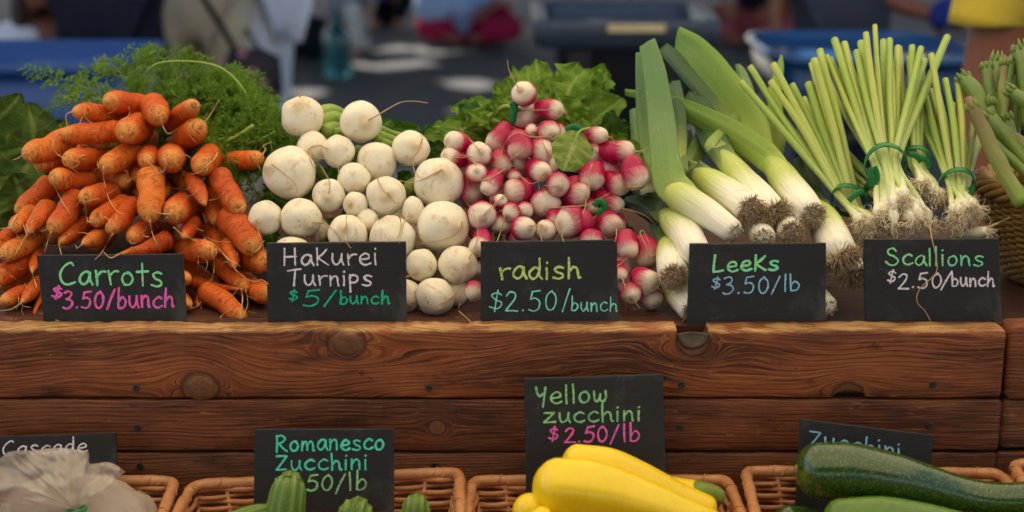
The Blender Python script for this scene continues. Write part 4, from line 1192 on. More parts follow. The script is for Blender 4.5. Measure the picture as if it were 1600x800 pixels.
# ---- carrots: (tip, crown, width, kind, bend, hair path, label), front to back
CG = 'carrots piled behind the carrot sign'
CAR = [
 ((383,502),(318,452),34,'blunt',.2,None,'long carrot lowest right, its tip touching the worn plank edge'),
 ((377,451),(300,440),22,'long',-.4,[(377,451),(379,468),(376,490),(375,510),(383,505)],'crooked thin carrot lying across above the lowest long carrot'),
 ((293,437),(265,430),27,'blunt',0,None,'carrot stub poking out past the upper right edge of the carrot sign'),
 ((33,474),(66,438),25,'taper',0,[(33,474),(18,483),(0,486)],'small carrot against the left edge of the carrot sign, root strand pointing left'),
 ((47,506),(68,455),11,'long',0,None,'thinnest carrot, a strand-like tip reaching the plank left of the sign'),
 ((50,425),(60,394),19,'taper',0,[(50,424),(53,436),(57,450),(51,458)],'short upright carrot beside the upper left corner of the carrot sign'),
 ((332,393),(288,390),39,'blunt',0,[(331,394),(335,412),(332,434),(326,441)],'stubby carrot right beside the top right corner of the carrot sign'),
 ((309,478),(322,462),25,'taper',0,[(304,487),(310,495),(323,505)],'little dark carrot end low beside the sign, forked root on the shelf'),
 ((296,478),(262,452),26,'blunt',0,None,'carrot half hidden behind the lower right edge of the carrot sign'),
 ((385,452),(340,412),29,'blunt',0,[(384,454),(387,476),(377,500)],'carrot sloping down to the right above the lowest long carrot'),
 ((186,397),(268,372),33,'long',.3,[(186,397),(173,403),(162,394)],'carrot lying along the top of the sign with a drawn-out tip'),
 ((367,420),(356,378),25,'taper',0,[(368,422),(385,436),(400,440),(409,437),(420,444)],'carrot pointing straight down left of the turnip sign'),
 ((398,393),(356,336),46,'blunt',.1,[(398,394),(405,388),(413,376)],'biggest carrot on the right slope, next to the white turnips'),
 ((345,396),(328,356),30,'taper',0,[(346,394),(358,406),(376,416),(397,426)],'carrot between the stubby one and the biggest right-slope carrot'),
 ((420,412),(378,398),38,'blunt',0,None,'carrot running behind the left edge of the turnip sign'),
 ((335,452),(288,424),40,'blunt',0,None,'shaded fat carrot behind the crooked thin one'),
 ((424,462),(376,446),36,'blunt',0,None,'shaded carrot low in the gap left of the turnip sign'),
 ((4,400),(60,370),34,'blunt',0,[(4,400),(-8,408)],'long carrot sloping down to the left edge above the sign corner'),
 ((-12,440),(50,402),36,'blunt',0,None,'thick carrot at the left edge below the sloping long one'),
 ((2,446),(52,424),34,'blunt',0,[(2,446),(-8,452)],'dark carrot at the left edge, third up from the shelf'),
 ((4,472),(58,452),30,'blunt',0,[(6,470),(-6,462)],'dark carrot lowest at the left edge'),
 ((80,362),(120,304),37,'blunt',.15,[(80,362),(75,376),(69,396)],'plump carrot with straight pale taproot above the C of the sign'),
 ((41,366),(78,320),31,'taper',0,[(42,367),(28,390),(18,406)],'carrot left of the plump one, long taproot hanging down-left'),
 ((92,381),(136,346),33,'taper',0,[(92,382),(96,398)],'carrot just above the sign under the plump one'),
 ((128,382),(172,362),31,'taper',0,[(129,381),(122,387),(117,383)],'small carrot just above the sign with hooked root tip'),
 ((169,361),(214,316),31,'blunt',.1,[(176,366),(166,382),(158,396),(148,406)],'slim carrot pointing down-left beside the big upright one'),
 ((234,345),(236,268),42,'blunt',0,[(234,344),(238,364),(245,382),(252,396)],'big upright carrot in the middle of the pile'),
 ((270,335),(290,318),44,'blunt',0,[(268,335),(252,334),(239,331)],'round-ended carrot right of the big upright one'),
 ((285,372),(304,346),25,'taper',0,[(271,355),(279,362),(286,368)],'small shaded carrot end below the round-ended one'),
 ((321,371),(298,328),27,'taper',0,[(322,371),(336,377),(360,378)],'slim carrot with root strand pointing right below the bent one'),
 ((339,347),(330,302),30,'blunt',0,None,'dull tipped carrot under the thin bent one on the right'),
 ((321,321),(300,280),29,'taper',.35,None,'thin bent carrot with pale tip right of centre'),
 ((299,290),(272,280),37,'blunt',0,[(298,289),(290,296),(262,293)],'carrot with a coiled tip right above the round-ended one'),
 ((377,331),(340,270),37,'blunt',-.2,[(382,322),(371,330),(365,340)],'reddish carrot hanging down the right slope under the top right one'),
 ((144,349),(198,316),33,'blunt',0,[(143,348),(137,346),(134,350)],'carrot in the left half with a knotted root tip'),
 ((128,310),(178,302),35,'blunt',0,[(130,312),(134,328),(137,349)],'carrot end under the one with hanging white root strand'),
 ((20,356),(52,330),28,'blunt',0,[(20,356),(0,357)],'carrot at the left with its root strand level to the edge'),
 ((-14,392),(40,356),34,'blunt',0,None,'carrot cut by the left edge below the level root strand'),
 ((27,334),(82,284),36,'blunt',.1,[(26,337),(18,352),(24,362),(29,373)],'large carrot on the left slope just below the upper left pair'),
 ((205,372),(240,352),34,'blunt',0,None,'shaded carrot behind the slim one above the sign'),
 ((240,362),(262,350),32,'blunt',0,None,'shaded carrot end directly under the big upright one'),
 ((82,276),(142,284),38,'blunt',.15,[(81,276),(88,296),(98,316),(111,336)],'dirty-tipped carrot with a straight root strand, upper left half'),
 ((199,286),(160,276),36,'blunt',0,[(199,286),(208,278),(222,273)],'carrot with tip turned right under the drooping-root one'),
 ((231,252),(233,240),35,'blunt',0,[(231,253),(240,262),(247,270)],'small round carrot end left of the glossy round one'),
 ((268,249),(269,245),46,'blunt',0,[(257,247),(259,262),(250,271),(236,275),(248,284)],'glossiest round carrot end facing out at the centre'),
 ((313,262),(330,244),41,'blunt',0,None,'carrot end below the upper right curved pair'),
 ((161,262),(210,236),38,'blunt',0,[(161,260),(163,285),(171,313),(184,331),(193,333)],'carrot whose long white root droops over the middle rows'),
 ((104,250),(152,245),37,'blunt',0,None,'carrot with dirt smudges under the long curved upper left one'),
 ((131,242),(184,232),31,'taper',0,[(132,242),(124,246),(134,250)],'little pointed carrot above the dirt-smudged one'),
 ((409,245),(338,252),32,'blunt',-.25,[(409,243),(415,233),(411,228),(424,222)],'carrot farthest right at the top with a curly root tip'),
 ((346,230),(312,236),30,'blunt',0,[(342,232),(336,247),(322,260),(312,271)],'carrot behind the farthest right top one'),
 ((38,240),(112,214),40,'blunt',.25,[(39,239),(30,246),(20,250)],'thick carrot farthest left in the upper pile with forked roots'),
 ((58,258),(118,246),30,'blunt',0,[(46,248),(54,260),(61,271)],'carrot pressed beneath the thick farthest left one'),
 ((196,208),(222,196),46,'blunt',0,[(191,214),(189,222)],'round carrot end in the middle of the second row from the top'),
 ((313,197),(276,230),42,'blunt',0,[(312,198),(328,180),(343,155)],'upturned carrot whose stiff root points up to the right'),
 ((95,209),(190,203),35,'blunt',.2,[(94,208),(83,220),(86,237),(101,249),(107,259),(122,270)],'long carrot in the second row with a looping white root'),
 ((250,182),(238,164),42,'blunt',0,[(252,184),(254,196),(263,209),(278,200)],'carrot in the top row with a root hooked to the right'),
 ((306,162),(264,196),32,'blunt',0,[(305,161),(304,152)],'carrot at the right end of the top row with tiny curled root'),
 ((166,158),(222,166),39,'blunt',0,[(167,158),(162,152)],'highest carrot in the middle of the top row'),
 ((114,175),(188,182),31,'blunt',-.1,[(114,174),(103,180),(105,196)],'carrot at the left end of the top row with wispy roots'),
]
for i, (tip, crown, w, kind, bend, hp, lab) in enumerate(CAR):
    my = (tip[1] * .7 + crown[1] * .3)
    y0 = 0.066 + max(0, (492 - my)) * 0.00056
    ln = {'blunt': .085, 'taper': .075, 'long': .085}[kind]
    long_root('carrot', M['carrot'], tip, crown, w * 1.06, kind, y0, ln, CG, lab, 'carrot', bend, hp, seed=i * 3.7, wob=.07)

# ---- turnips: (centre, rx, ry, tip, hair, label), front to back
TG = 'white turnips piled behind the turnip sign'
TUR = [
 ((679.5,463.5),30.5,29.5,(688,474),[(688,475),(706,464),(720,445),(733,421)],'lowest white turnip on the shelf between the turnip and radish signs'),
 ((659,414),24.5,26,(655,427),[(655,427),(646,429),(634,433)],'smaller turnip tucked against the right edge of the turnip sign'),
 ((716,414),31,30.5,(732,404),[(733,404),(742,385),(747,362),(742,338)],'turnip beside the radish sign with its root curling up'),
 ((637,462),21,26,(640,470),None,'shaded turnip half behind the lower right edge of the turnip sign'),
 ((714,456),17,23,(719,474),[(719,474),(716,486),(724,496),(737,505)],'shaded small turnip with tangled roots beside the lowest one'),
 ((613,373),36.5,36,(604,330),[(622,334),(627,350),(622,372)],'large turnip right above the right end of the turnip sign'),
 ((543,367),31.5,31,(541,350),[(541,350),(540,372),(545,384),(549,388)],'turnip above the middle of the sign, thin root over its edge'),
 ((692.5,354),42,39.5,(717,347),[(722,346),(718,360),(695,374),(648,382)],'second largest turnip low on the right, long root sweeping left'),
 ((456,388),28,18,(456,396),None,'turnip mostly hidden behind the left half of the turnip sign'),
 ((470.5,340.5),33,30.5,(487,347),[(488,347),(508,350),(524,362),(532,377)],'turnip left of centre with root arching right over the sign'),
 ((415,341),26.5,27.5,(399,342),[(400,342),(405,366),(411,384),(413,400)],'turnip at the far left touching the carrots'),
 ((646,329),17,23,(643,338),[(642,338),(632,346),(627,366),(624,380)],'narrow turnip squeezed between the two largest on the right'),
 ((555.5,319),19.5,19.5,(548,316),[(548,317),(542,335),(541,350)],'smallest round turnip in the middle of the pile'),
 ((513.5,305),25.5,26,(514,302),[(514,302),(515,285),(508,270),(500,258)],'medium turnip with its root curling upward left of the smallest'),
 ((602.5,305.5),31.5,30.5,(606,300),[(606,300),(612,310),(618,318)],'turnip in the centre right under the one with a pale point'),
 ((686,286),39.5,40.5,(694,262),[(692,264),(665,278),(643,285),(624,282)],'largest turnip, high on the right beside the radishes'),
 ((500,362),18,20,(506,366),None,'shaded turnip in the dark gap above the sign left of centre'),
 ((574,346),18,20,(574,350),None,'shaded turnip in the dark gap above the sign right of centre'),
 ((452.5,270.5),41.5,41,(424,256),[(424,256),(442,270),(460,286),(467,309)],'largest turnip on the left with a root crossing its face'),
 ((553,279),26,25.5,(560,290),None,'turnip half hidden behind the three in the middle'),
 ((589.5,252),30,33,(588,281),[(590,279),(598,296),(611,310)],'turnip in the middle row whose pale point hangs downward'),
 ((642,232),30,28,(652,222),[(660,216),(655,234),(646,247),(647,266),(656,278)],'turnip at the right of the upper rows with drooping root'),
 ((529,237),25.5,26,(512,232),[(512,233),(500,227),(484,231),(483,240),(510,250),(527,259),(530,272)],'turnip with a looping root under the top pair'),
 ((489,231),25,26,(483,240),[(484,240),(487,255),(494,266)],'turnip just below the topmost left one, stem showing behind'),
 ((563.5,190.5),33,33,(575,188),[(575,188),(593,178),(610,168),(626,160),(645,158),(669,161)],'topmost right turnip with a long root pointing out right'),
 ((472.5,182.5),33.5,32,(470,158),[(468,152),(474,146),(475,150)],'topmost left turnip against the grey street'),
]
for i, (c, rx, ry, tip, hp, lab) in enumerate(TUR):
    y0 = 0.088 + max(0, (470 - c[1])) * 0.00062
    round_root('turnip', M['turnip'], c, rx, ry, tip, y0, TG, lab, 'turnip', hp, seed=i * 2.3 + 1, tol=.86)

# ---- radishes
RG = 'red and white radishes piled behind the radish sign'
RAD = [  # ('o', centre, r, tip, hair, label) or ('l', tip, crown, width, hair, label)
 ('l',(981,402),(976,362),32,[(980,403),(972,410),(964,416)],'radish at the top right corner of the radish sign pointing down'),
 ('l',(1018,418),(998,368),37,[(1020,412),(1009,384),(1000,364),(1006,361),(1013,378)],'outermost long radish on the right with a folded root strand'),
 ('l',(1024,448),(990,428),36,[(1026,448),(1040,460),(1046,470)],'lowest radish on the right pointing at the leek root'),
 ('l',(972,436),(968,412),20,[(972,434),(978,456),(977,490),(980,500)],'narrow radish squeezed along the right edge of the radish sign'),
 ('o',(1018,466),17,(1024,470),None,'pale shaded radish on the shelf at the right'),
 ('o',(985,458),15,(988,462),[(984,462),(992,472),(1000,482)],'pale shaded radish at the foot of the radish sign'),
 ('l',(874,350),(920,343),45,[(876,352),(877,366),(881,378)],'fattest radish, right above the sign with dirty root end'),
 ('o',(923,374),17.5,(924,384),None,'radish peeping over the sign under the two fat ones'),
 ('l',(962,362),(938,340),39,[(963,358),(963,368),(961,378)],'fat radish at the right above the sign, root pointing down'),
 ('o',(817,357),18,(829,353),[(828,353),(840,351),(850,352)],'round radish just above the sign joined by a root to its neighbour'),
 ('o',(853,361),17,(851,353),[(846,350),(844,362),(847,377)],'round radish just above the sign with two hanging roots'),
 ('l',(745,398),(757,362),31,None,'radish beside the upper left corner of the radish sign'),
 ('o',(748,416),15,(744,424),None,'radish sliver left of the radish sign below its corner'),
 ('o',(742,455),15,(740,462),None,'pale radish low behind the left edge of the radish sign'),
 ('o',(868,342),15,(868,352),None,'dark red radish in the gap above the sign centre'),
 ('o',(852,317),22.5,(856,322),[(857,325),(888,323),(917,320),(945,306),(966,295),(1001,290)],'round radish whose very long root runs right across the pile'),
 ('o',(753,336),19.5,(755,337),[(755,337),(765,330),(778,318)],'round radish with a white face beside the second largest turnip'),
 ('o',(799,331),13.5,(794,336),[(793,335),(786,350),(777,377)],'small round radish with a straight root hanging to the sign'),
 ('o',(781,315),11.5,(786,307),None,'tiny brownish radish end left of the two-tone one'),
 ('l',(789,304),(832,292),38,[(789,304),(774,318),(757,333)],'two-tone radish lying left, half white and half deep red'),
 ('o',(783,349),17,(786,356),None,'brownish shaded radish between the white-faced and small round ones'),
 ('o',(820,328),13,(822,332),None,'dull purple radish in shade right of the small round one'),
 ('o',(872,288),17,(874,291),[(874,290),(862,291),(850,290)],'radish with a brown scarred face under the loose leaf'),
 ('l',(917,310),(878,300),35,[(916,310),(915,320),(911,334)],'radish with red shoulder right of the scarred one'),
 ('o',(922,322),12,(924,328),None,'small tan radish end beside the green twist tie'),
 ('l',(974,327),(922,302),28,[(973,326),(1000,333),(1015,342),(1024,351)],'dull purple tapered radish at the right with a long tail'),
 ('l',(925,296),(925,254),36,[(925,256),(921,276),(920,305)],'radish hanging down below the right edge of the loose leaf'),
 ('l',(978,299),(944,276),32,[(978,299),(985,296),(990,294)],'radish under the big curved one at the right'),
 ('l',(1004,294),(980,246),37,[(1003,290),(990,292),(975,295)],'long radish at the far right end beside the leek leaf'),
 ('l',(757,301),(780,268),27,[(757,302),(764,308),(768,318)],'curved thin radish left of the two-tone one'),
 ('o',(734,297),18.5,(750,305),[(724,308),(730,318),(742,330)],'pale radish touching the largest right turnip'),
 ('o',(745,271),15.5,(745,264),[(744,259),(738,248),(726,243),(708,243)],'radish with a root bent up and left over the upper left group'),
 ('o',(803,275),11,(806,280),[(812,274),(830,287),(850,278)],'smallest pale radish in the middle'),
 ('l',(854,272),(826,261),30,[(851,268),(842,284),(843,296)],'dull red radish in the middle right of the smallest pale one'),
 ('l',(788,268),(778,240),31,[(792,262),(780,270),(762,280),(742,280)],'radish left of the upright central one'),
 ('o',(813,258),15.5,(813,260),[(812,257),(800,260),(793,263)],'pale faced radish directly below the upright central one'),
 ('o',(845,236),19.5,(858,238),[(857,240),(848,222),(842,205)],'radish with white face right of the upright central one'),
 ('l',(811,248),(810,204),36,[(810,241),(802,247),(792,251)],'upright radish at the centre, white end down'),
 ('l',(766,235),(798,194),34,[(766,236),(768,246),(767,258)],'long radish leaning left of the upright central one'),
 ('l',(992,238),(936,236),31,[(992,237),(1008,234),(1018,222),(1023,201)],'big curved radish at the right with root curling up'),
 ('l',(930,254),(918,224),29,None,'radish between the loose leaf and the big curved one'),
 ('o',(748,241),17.5,(752,234),[(750,236),(738,222),(726,210),(718,198)],'round radish in the upper left group with root pointing up'),
 ('l',(694,242),(728,252),27,[(710,246),(724,246),(738,244)],'striped dull radish behind the largest turnip at the upper left'),
 ('o',(722,268),11,(716,266),None,'radish sliver between the largest turnip and the upper left group'),
 ('l',(948,214),(910,211),24,[(948,213),(957,216),(960,224),(967,227)],'small radish at the upper right with a twisted root'),
 ('o',(858,204),16.5,(863,208),[(862,213),(830,214),(812,207),(800,211),(788,225),(783,246)],'round radish whose root loops left across the upper pile'),
 ('o',(871,207),13,(874,212),None,'pale radish half hidden right of the looping-root one'),
 ('o',(830,205),11,(833,204),None,'brown small radish in shade beneath the top pair'),
 ('l',(876,175),(838,167),29,[(876,173),(883,176),(891,184)],'dusky radish pointing right in the top group'),
 ('o',(821.5,179.5),19,(812,175),[(811,173),(840,172),(866,172)],'second radish from the top, root drawn right across'),
 ('o',(818.5,146.5),18.5,(812,138),[(810,137),(801,122),(795,108),(793,94)],'topmost radish with its root standing straight up'),
 ('l',(698,218),(736,228),30,[(698,220),(695,230),(690,238)],'red radish at the upper left end of the radish pile'),
]
for i, r_ in enumerate(RAD):
    if r_[0] == 'o':
        _, c, r, tip, hp, lab = r_
        y0 = 0.074 + max(0, (470 - c[1])) * 0.00060
        round_root('radish', M['radish'], c, r * (1.10 + .07 * math.sin(i * 1.7)), r * (1.10 + .08 * math.cos(i * 2.3)), tip, y0, RG, lab, 'radish', hp, 1.9, seed=i * 1.9 + 3, tol=.84, nub=.08)
    else:
        _, tip, crown, w, hp, lab = r_
        y0 = 0.068 + max(0, (470 - tip[1] * .7 - crown[1] * .3)) * 0.00060
        vis = math.hypot(tip[0] - crown[0], tip[1] - crown[1]) * .00078
        long_root('radish', M['radish'], tip, crown, w * 1.14, 'radish', y0, max(.040, vis * 1.08), RG, lab, 'radish', 0.05, hp, 1.9, seed=i * 1.9 + 3, wob=.04)

# ---- roots deep in the heaps, seen only as dark shapes through the gaps
def filler(n, poly, fn, seed):
    rg = random.Random(seed)
    done = 0
    while done < n:
        x = rg.uniform(min(p[0] for p in poly), max(p[0] for p in poly)); y = rg.uniform(min(p[1] for p in poly), max(p[1] for p in poly))
        c = False; j = len(poly) - 1
        for i in range(len(poly)):
            (xi, yi), (xj, yj) = poly[i], poly[j]
            if (yi > y) != (yj > y) and x < (xj - xi) * (y - yi) / (yj - yi) + xi: c = not c
            j = i
        if not c: continue
        fn(x, y, rg, done); done += 1
def f_car(x, y, rg, k):
    tx = x + (x - 215) * .12 + rg.uniform(-12, 12)
    long_root('carrot', M['carrot'], (tx, y + rg.uniform(6, 22)), (x, y - 8), rg.uniform(30, 38), 'blunt', .108 + max(0, (492 - y)) * .00056, .08, CG, 'carrot deep in the heap, seen only in the shaded gaps between others', 'carrot', 0, None, seed=500 + k)
filler(44, [(70,262),(120,215),(230,210),(310,235),(370,290),(395,380),(400,460),(290,480),(285,390),(60,390),(20,440),(0,420),(20,350)], f_car, 3)
def f_rad(x, y, rg, k):
    round_root('radish', M['radish'], (x, y), 19, 19, (x + rg.uniform(-14, 14), y + rg.uniform(-6, 16)), .112 + max(0, (470 - y)) * .00060, RG, 'radish deep in the heap, seen only in the shaded gaps between others', 'radish', None, seed=700 + k)
filler(40, [(720,250),(800,215),(900,230),(980,265),(960,330),(985,440),(970,450),(960,372),(750,372),(735,320)], f_rad, 4)
def f_tur(x, y, rg, k):
    round_root('turnip', M['turnip'], (x, y), 26, 26, (x + rg.uniform(-14, 14), y + rg.uniform(-6, 16)), .17 + max(0, (470 - y)) * .00058, TG, 'turnip deep in the heap, seen only in the shaded gaps between others', 'turnip', None, seed=900 + k)
filler(7, [(440,330),(500,300),(620,300),(690,380),(690,440),(640,440),(630,372),(440,372)], f_tur, 6)
# ------------------------------------------------------------------ helpers for leaves, ribbons and root tufts
def ribbon(mb, pts, widths, crease=0.0, fold=0.25, na=9, point=False, seed=0.0, wave=0.0, view=True, cut=0.0):
    n = len(pts); V = []; A = []; F = []
    us = np.linspace(-.5, .5, na)
    L = 0
    for i in range(n):
        p = Vector(pts[i]); tg = (Vector(pts[min(n - 1, i + 1)]) - Vector(pts[max(0, i - 1)])).normalized()
        vd = (p - CAM).normalized()
        side = tg.cross(vd).normalized(); nrm = side.cross(tg).normalized()
        if nrm.dot(vd) > 0: nrm = -nrm
        t = i / (n - 1)
        w = widths[i]
        if i: L += (p - Vector(pts[i - 1])).length
        for u in us:
            off = -(fold[i] if isinstance(fold, list) else fold) * w * abs(u - crease) + wave * w * mnoise.noise(Vector((t * 5, u * 2, seed)))
            sh = (max(0.0, t - .8) / .2) * cut * w * (u + .5 + .25 * mnoise.noise(Vector((u * 9, seed, 2)))) if cut else 0.0
            V.append(p + side * (u * w * (1 + .05 * mnoise.noise(Vector((t * 9, math.copysign(1, u), seed))))) + nrm * off - tg * sh)
            A.append((t, u, L))
    for i in range(n - 1):
        for k in range(na - 1):
            a = i * na + k
            F.append((a, a + 1, a + na + 1, a + na))
    mb.add(V, F, A)
def px_path(way, y0, y1, n, ypow=1.0):
    """way = [(px, py, w)] -> 3-D points and metric widths, depth running y0..y1 (or 4th entry gives depth itself)."""
    s = spline(way, n)
    pts = []; ws = []
    for i, q in enumerate(s):
        y = q[3] if len(q) > 3 else y0 + (y1 - y0) * (i / (n - 1)) ** ypow
        p = P(q[0], q[1], y); pts.append(p); ws.append(max(q[2], 1) * MPP(p))
    return pts, ws
def tuft(mb, c, d, rad, n, ln, seed, spread=1.0, thick=0.0005, curl=.5):
    rg = random.Random(seed)
    d = Vector(d).normalized(); e1 = d.orthogonal().normalized(); e2 = d.cross(e1)
    for _ in range(n):
        r = rad * math.sqrt(rg.random()); a = rg.random() * 6.283
        o = e1 * math.cos(a) + e2 * math.sin(a)
        p = c + o * r
        l = ln * (.5 + .7 * rg.random())
        v = (d * (1.0 - .55 * spread * r / rad) + o * (spread * (r / rad) * 1.0) + Vector((rg.gauss(0, .25), rg.gauss(0, .25), rg.gauss(0, .25)))).normalized()
        pts = [p]
        for k in range(4):
            v = (v + Vector((rg.gauss(0, curl * .5), rg.gauss(0, curl * .5), rg.gauss(0, curl * .5) - .10))).normalized()
            pts.append(pts[-1] + v * l / 4)
        mb.loft(pts, [thick, thick, thick * .9, thick * .7, thick * .45], 4, cap=False)

# ------------------------------------------------------------------ leeks
LG = 'leeks laid beside the leek sign'
def leek(label, shaft, y0, y1, tip_r, leaves, roots=True, dens=150, tl=9, seed=0, rootdir=None, dark=False):
    """shaft way points run from the root end back; leaves = [(way, y0, y1, material, crease, fold, taper)]."""
    pts, ws = px_path(shaft, y0, y1, 26)
    mid = pts[8]
    t = thing('leek', mid, label, 'leek', LG)
    d0 = (pts[0] - pts[3]).normalized()
    m = MPP(pts[0])
    head = [pts[0] + d0 * (tip_r * m * .55), pts[0] + d0 * (tip_r * m * .42), pts[0] + d0 * tip_r * m * .2]
    hr = [tip_r * m * .45, tip_r * m * .74, (tip_r * .93) * m]
    mb = MB()
    prof = [w / 2 * (1 if i < 15 else 1 - .72 * ((i - 14) / 11) ** 1.6) for i, w in enumerate(ws)] if leaves else [w / 2 for w in ws]
    mb.loft(head + pts, hr + prof, 28, nz=.03, nscale=30, useed=seed)
    mb.build('shaft', M['leek'], t)
    # outer sheath: a thin torn layer that starts part way along the shaft
    sh0 = 5 + seed % 4
    op = pts[sh0:]; orr = [p_ * (.985 if j_ == 0 else 1.014 if j_ == 1 else 1.02) for j_, p_ in enumerate(prof[sh0:])]
    if len(op) > 6:
        mb = MB(); mb.loft(op, orr, 28, cap=False, nz=.03, nscale=30, useed=seed, t0=(sh0 + 3) / 28.0, t1=1.0)
        V2 = []
        for i_, v_ in enumerate(mb.v):                      # uneven torn front edge
            row, kk = divmod(i_, 28)
            if row < 3:
                sft = .010 * (mnoise.noise(Vector((math.cos(kk / 28 * 6.283) * 1.6, math.sin(kk / 28 * 6.283) * 1.6, seed))) + .3) * (1 - row / 3)
                v_ = tuple(Vector(v_) + d0 * sft)
            V2.append(v_)
        mb.v = V2
        so = mb.build('sheath', M['leek'], t)
    if roots:
        mb = MB(); rd = Vector(rootdir) if rootdir else d0
        tuft(mb, pts[0] + d0 * tip_r * m * .5, rd, tip_r * m * .82, int(dens * 1.4), tl * .95 * m, seed + 5, 1.5, .0006 if not dark else .00065)
        mb.build('roots', M['tuft'] , t)
    for k, (way, a, b, mat, cr, fo, wave) in enumerate(leaves):
        if len(way[0]) == 4:
            lp, lw = px_path(way, 0, 0, 60)
            fo = [max(0, 1 - i / 26) * .45 + min(1, i / 26) * fo for i in range(60)]
        elif k < 2:
            lp, lw = px_path(way, a, b, 30)
            st_i = [8, 10, 12, 14, 16, 18, 20, 22, 24, 25] if k == 0 else [15, 17, 19, 21, 23, 25]
            f_ = len(st_i)
            pre = [pts[i] + (CAM - pts[i]).normalized() * (ws[i] * .5 * ((1.06 if k == 0 else .6) + .10 * j / f_)) for j, i in enumerate(st_i)]
            prew = [ws[i] * (.60 + .40 * (j / f_) ** .7) * (1 if k == 0 else .8) for j, i in enumerate(st_i)]
            ctl = [tuple(p_) + (w_,) for p_, w_ in zip(pre, prew)] + [tuple(lp[i]) + (lw[i],) for i in range(9, 30, 3)] + [tuple(lp[29]) + (lw[29],)]
            sm_p = spline(ctl, 60)
            for _ in range(8):
                for i in range(24, len(sm_p) - 2): sm_p[i] = (sm_p[i - 1] + 2 * sm_p[i] + sm_p[i + 1]) / 4
            lp = [Vector(q[:3]) for q in sm_p]; lw = [q[3] for q in sm_p]
            fo = [max(0, 1 - i / 34) * .45 + min(1, i / 34) * fo for i in range(60)] if k == 0 else fo
            cr = cr if k else cr * .6
        else:
            lp, lw = px_path(way, a, b, 30)
        mb = MB(); ribbon(mb, lp, lw, cr, fo, 13, seed=seed + k, wave=wave * 1.5, cut=(.30 if way[-1][2] > 9 else 0))
        lf = mb.build('leaf', M[mat], t)
        s = lf.modifiers.new('solid', 'SOLIDIFY'); s.thickness = .0009; s.offset = 0
    # feed the settle spheres so that strands drape over the leeks
    global PLACED_C, PLACED_R
    PLACED_C = np.vstack([PLACED_C, np.array([tuple(p) for p in pts[::2]])]); PLACED_R = np.concatenate([PLACED_R, np.array(prof[::2])])
    return t
leek('front leek with a white shaft bending up into tall leaves beside the radishes', [(1143,360,38), (1112,338,44), (1074,314,47), (1052,300,46), (1040,286,36)], .095, .19, 19,
     [([(1104,331,34,.118), (1086,320,44,.130), (1066,306,50,.141), (1049,287,53,.154), (1041,262,50,.172), (1037,228,46,.20), (1031,170,41,.25), (1022,110,36,.29), (1010,62,27,.325)], .185, .33, 'leekblue', -.10, .22, .05),
      ([(1036,286,38), (1024,262,38), (1016,230,34), (1008,190,26), (1003,130,20), (998,80,10)], .205, .345, 'leekblue', .3, .45, .05),
      ([(1046,284,26), (1058,240,28), (1060,190,26), (1056,150,24), (1052,125,20)], .215, .36, 'leekdark', 0, .25, .08),
      ([(1016,300,30), (1004,250,28), (996,210,22), (990,168,14)], .23, .36, 'leekblue', .1, .2, .05)], dens=60, tl=7, seed=1)
leek('long-leaved leek whose big green blade crosses toward the upper left', [(1266,332,46), (1250,312,50), (1232,290,48), (1212,262,46), (1192,240,46)], .115, .24, 22,
     [([(1216,272,46), (1190,240,48), (1150,212,44), (1110,190,38), (1060,165,28), (1020,152,18), (975,144,10)], .215, .36, 'leekleaf', -.15, .25, .06),
      ([(1214,260,44), (1196,220,52), (1160,168,52), (1120,118,50), (1085,78,46), (1052,56,34)], .245, .44, 'leekleaf', -.28, .30, .04),
      ([(1204,262,26), (1160,212,30), (1106,150,30), (1064,102,27), (1032,72,20)], .262, .452, 'leekdark', .2, .4, .04),
      ([(1200,270,30), (1215,215,26), (1210,150,22), (1218,110,14), (1221,86,4)], .27, .42, 'leekleaf', .1, .3, .1)], dens=190, tl=10, seed=2)
leek('leek with wide bushy roots, second from the left in the row of root ends', [(1207,330,44), (1186,308,48), (1160,282,44), (1136,252,40), (1118,226,40)], .125, .25, 21,
     [([(1128,240,42), (1108,200,44), (1092,165,34), (1078,140,24)], .25, .38, 'leekdark', .2, .35, .08),
      ([(1150,262,34), (1158,200,30), (1152,150,24), (1138,115,14), (1108,92,3)], .28, .42, 'leekblue', 0, .3, .1),
      ([(1152,250,30), (1172,200,30), (1166,150,28), (1160,118,18), (1152,100,8)], .29, .43, 'leekblue', .15, .3, .1)], dens=230, tl=17, seed=3)
leek('leek with a tear in its green sheath, left of the bushy-rooted one', [(1168,326,46), (1150,312,50), (1122,294,48), (1098,278,46), (1074,262,42)], .120, .23, 22,
     [([(1096,280,44), (1074,256,46), (1068,230,36), (1066,200,28)], .235, .34, 'leekdark', 0, .3, .1),
      ([(1080,270,30), (1100,215,28), (1096,170,24), (1090,138,12)], .27, .38, 'leekdark', 0, .3, .1)], dens=200, tl=14, seed=4)
leek('leek pointing down behind the upper left corner of the leek sign', [(1088,398,50), (1072,368,50), (1052,346,46), (1034,332,40)], .080, .20, 23,
     [([(1050,344,40), (1024,330,42), (996,318,30), (975,312,10)], .165, .28, 'leekdark', 0, .3, .1),
      ([(1060,352,36), (1020,300,44), (1000,285,40), (985,262,20)], .22, .32, 'leekdark', 0, .3, .1)], roots=False, seed=5)
leek('leek with a round dark brown root disc beside the radishes', [(1052,428,48), (1047,408,44), (1043,388,36), (1041,368,32)], .068, .16, 22,
     [([(1042,380,34), (1036,350,40), (1020,330,34), (1010,322,14)], .15, .25, 'leekdark', 0, .3, .1)], dens=260, tl=11, seed=6, dark=True)
leek('lowest leek, its white end half behind the leek sign', [(1078,482,40), (1064,462,44), (1050,446,38)], .060, .12, 19, [], dens=80, tl=7, seed=7)
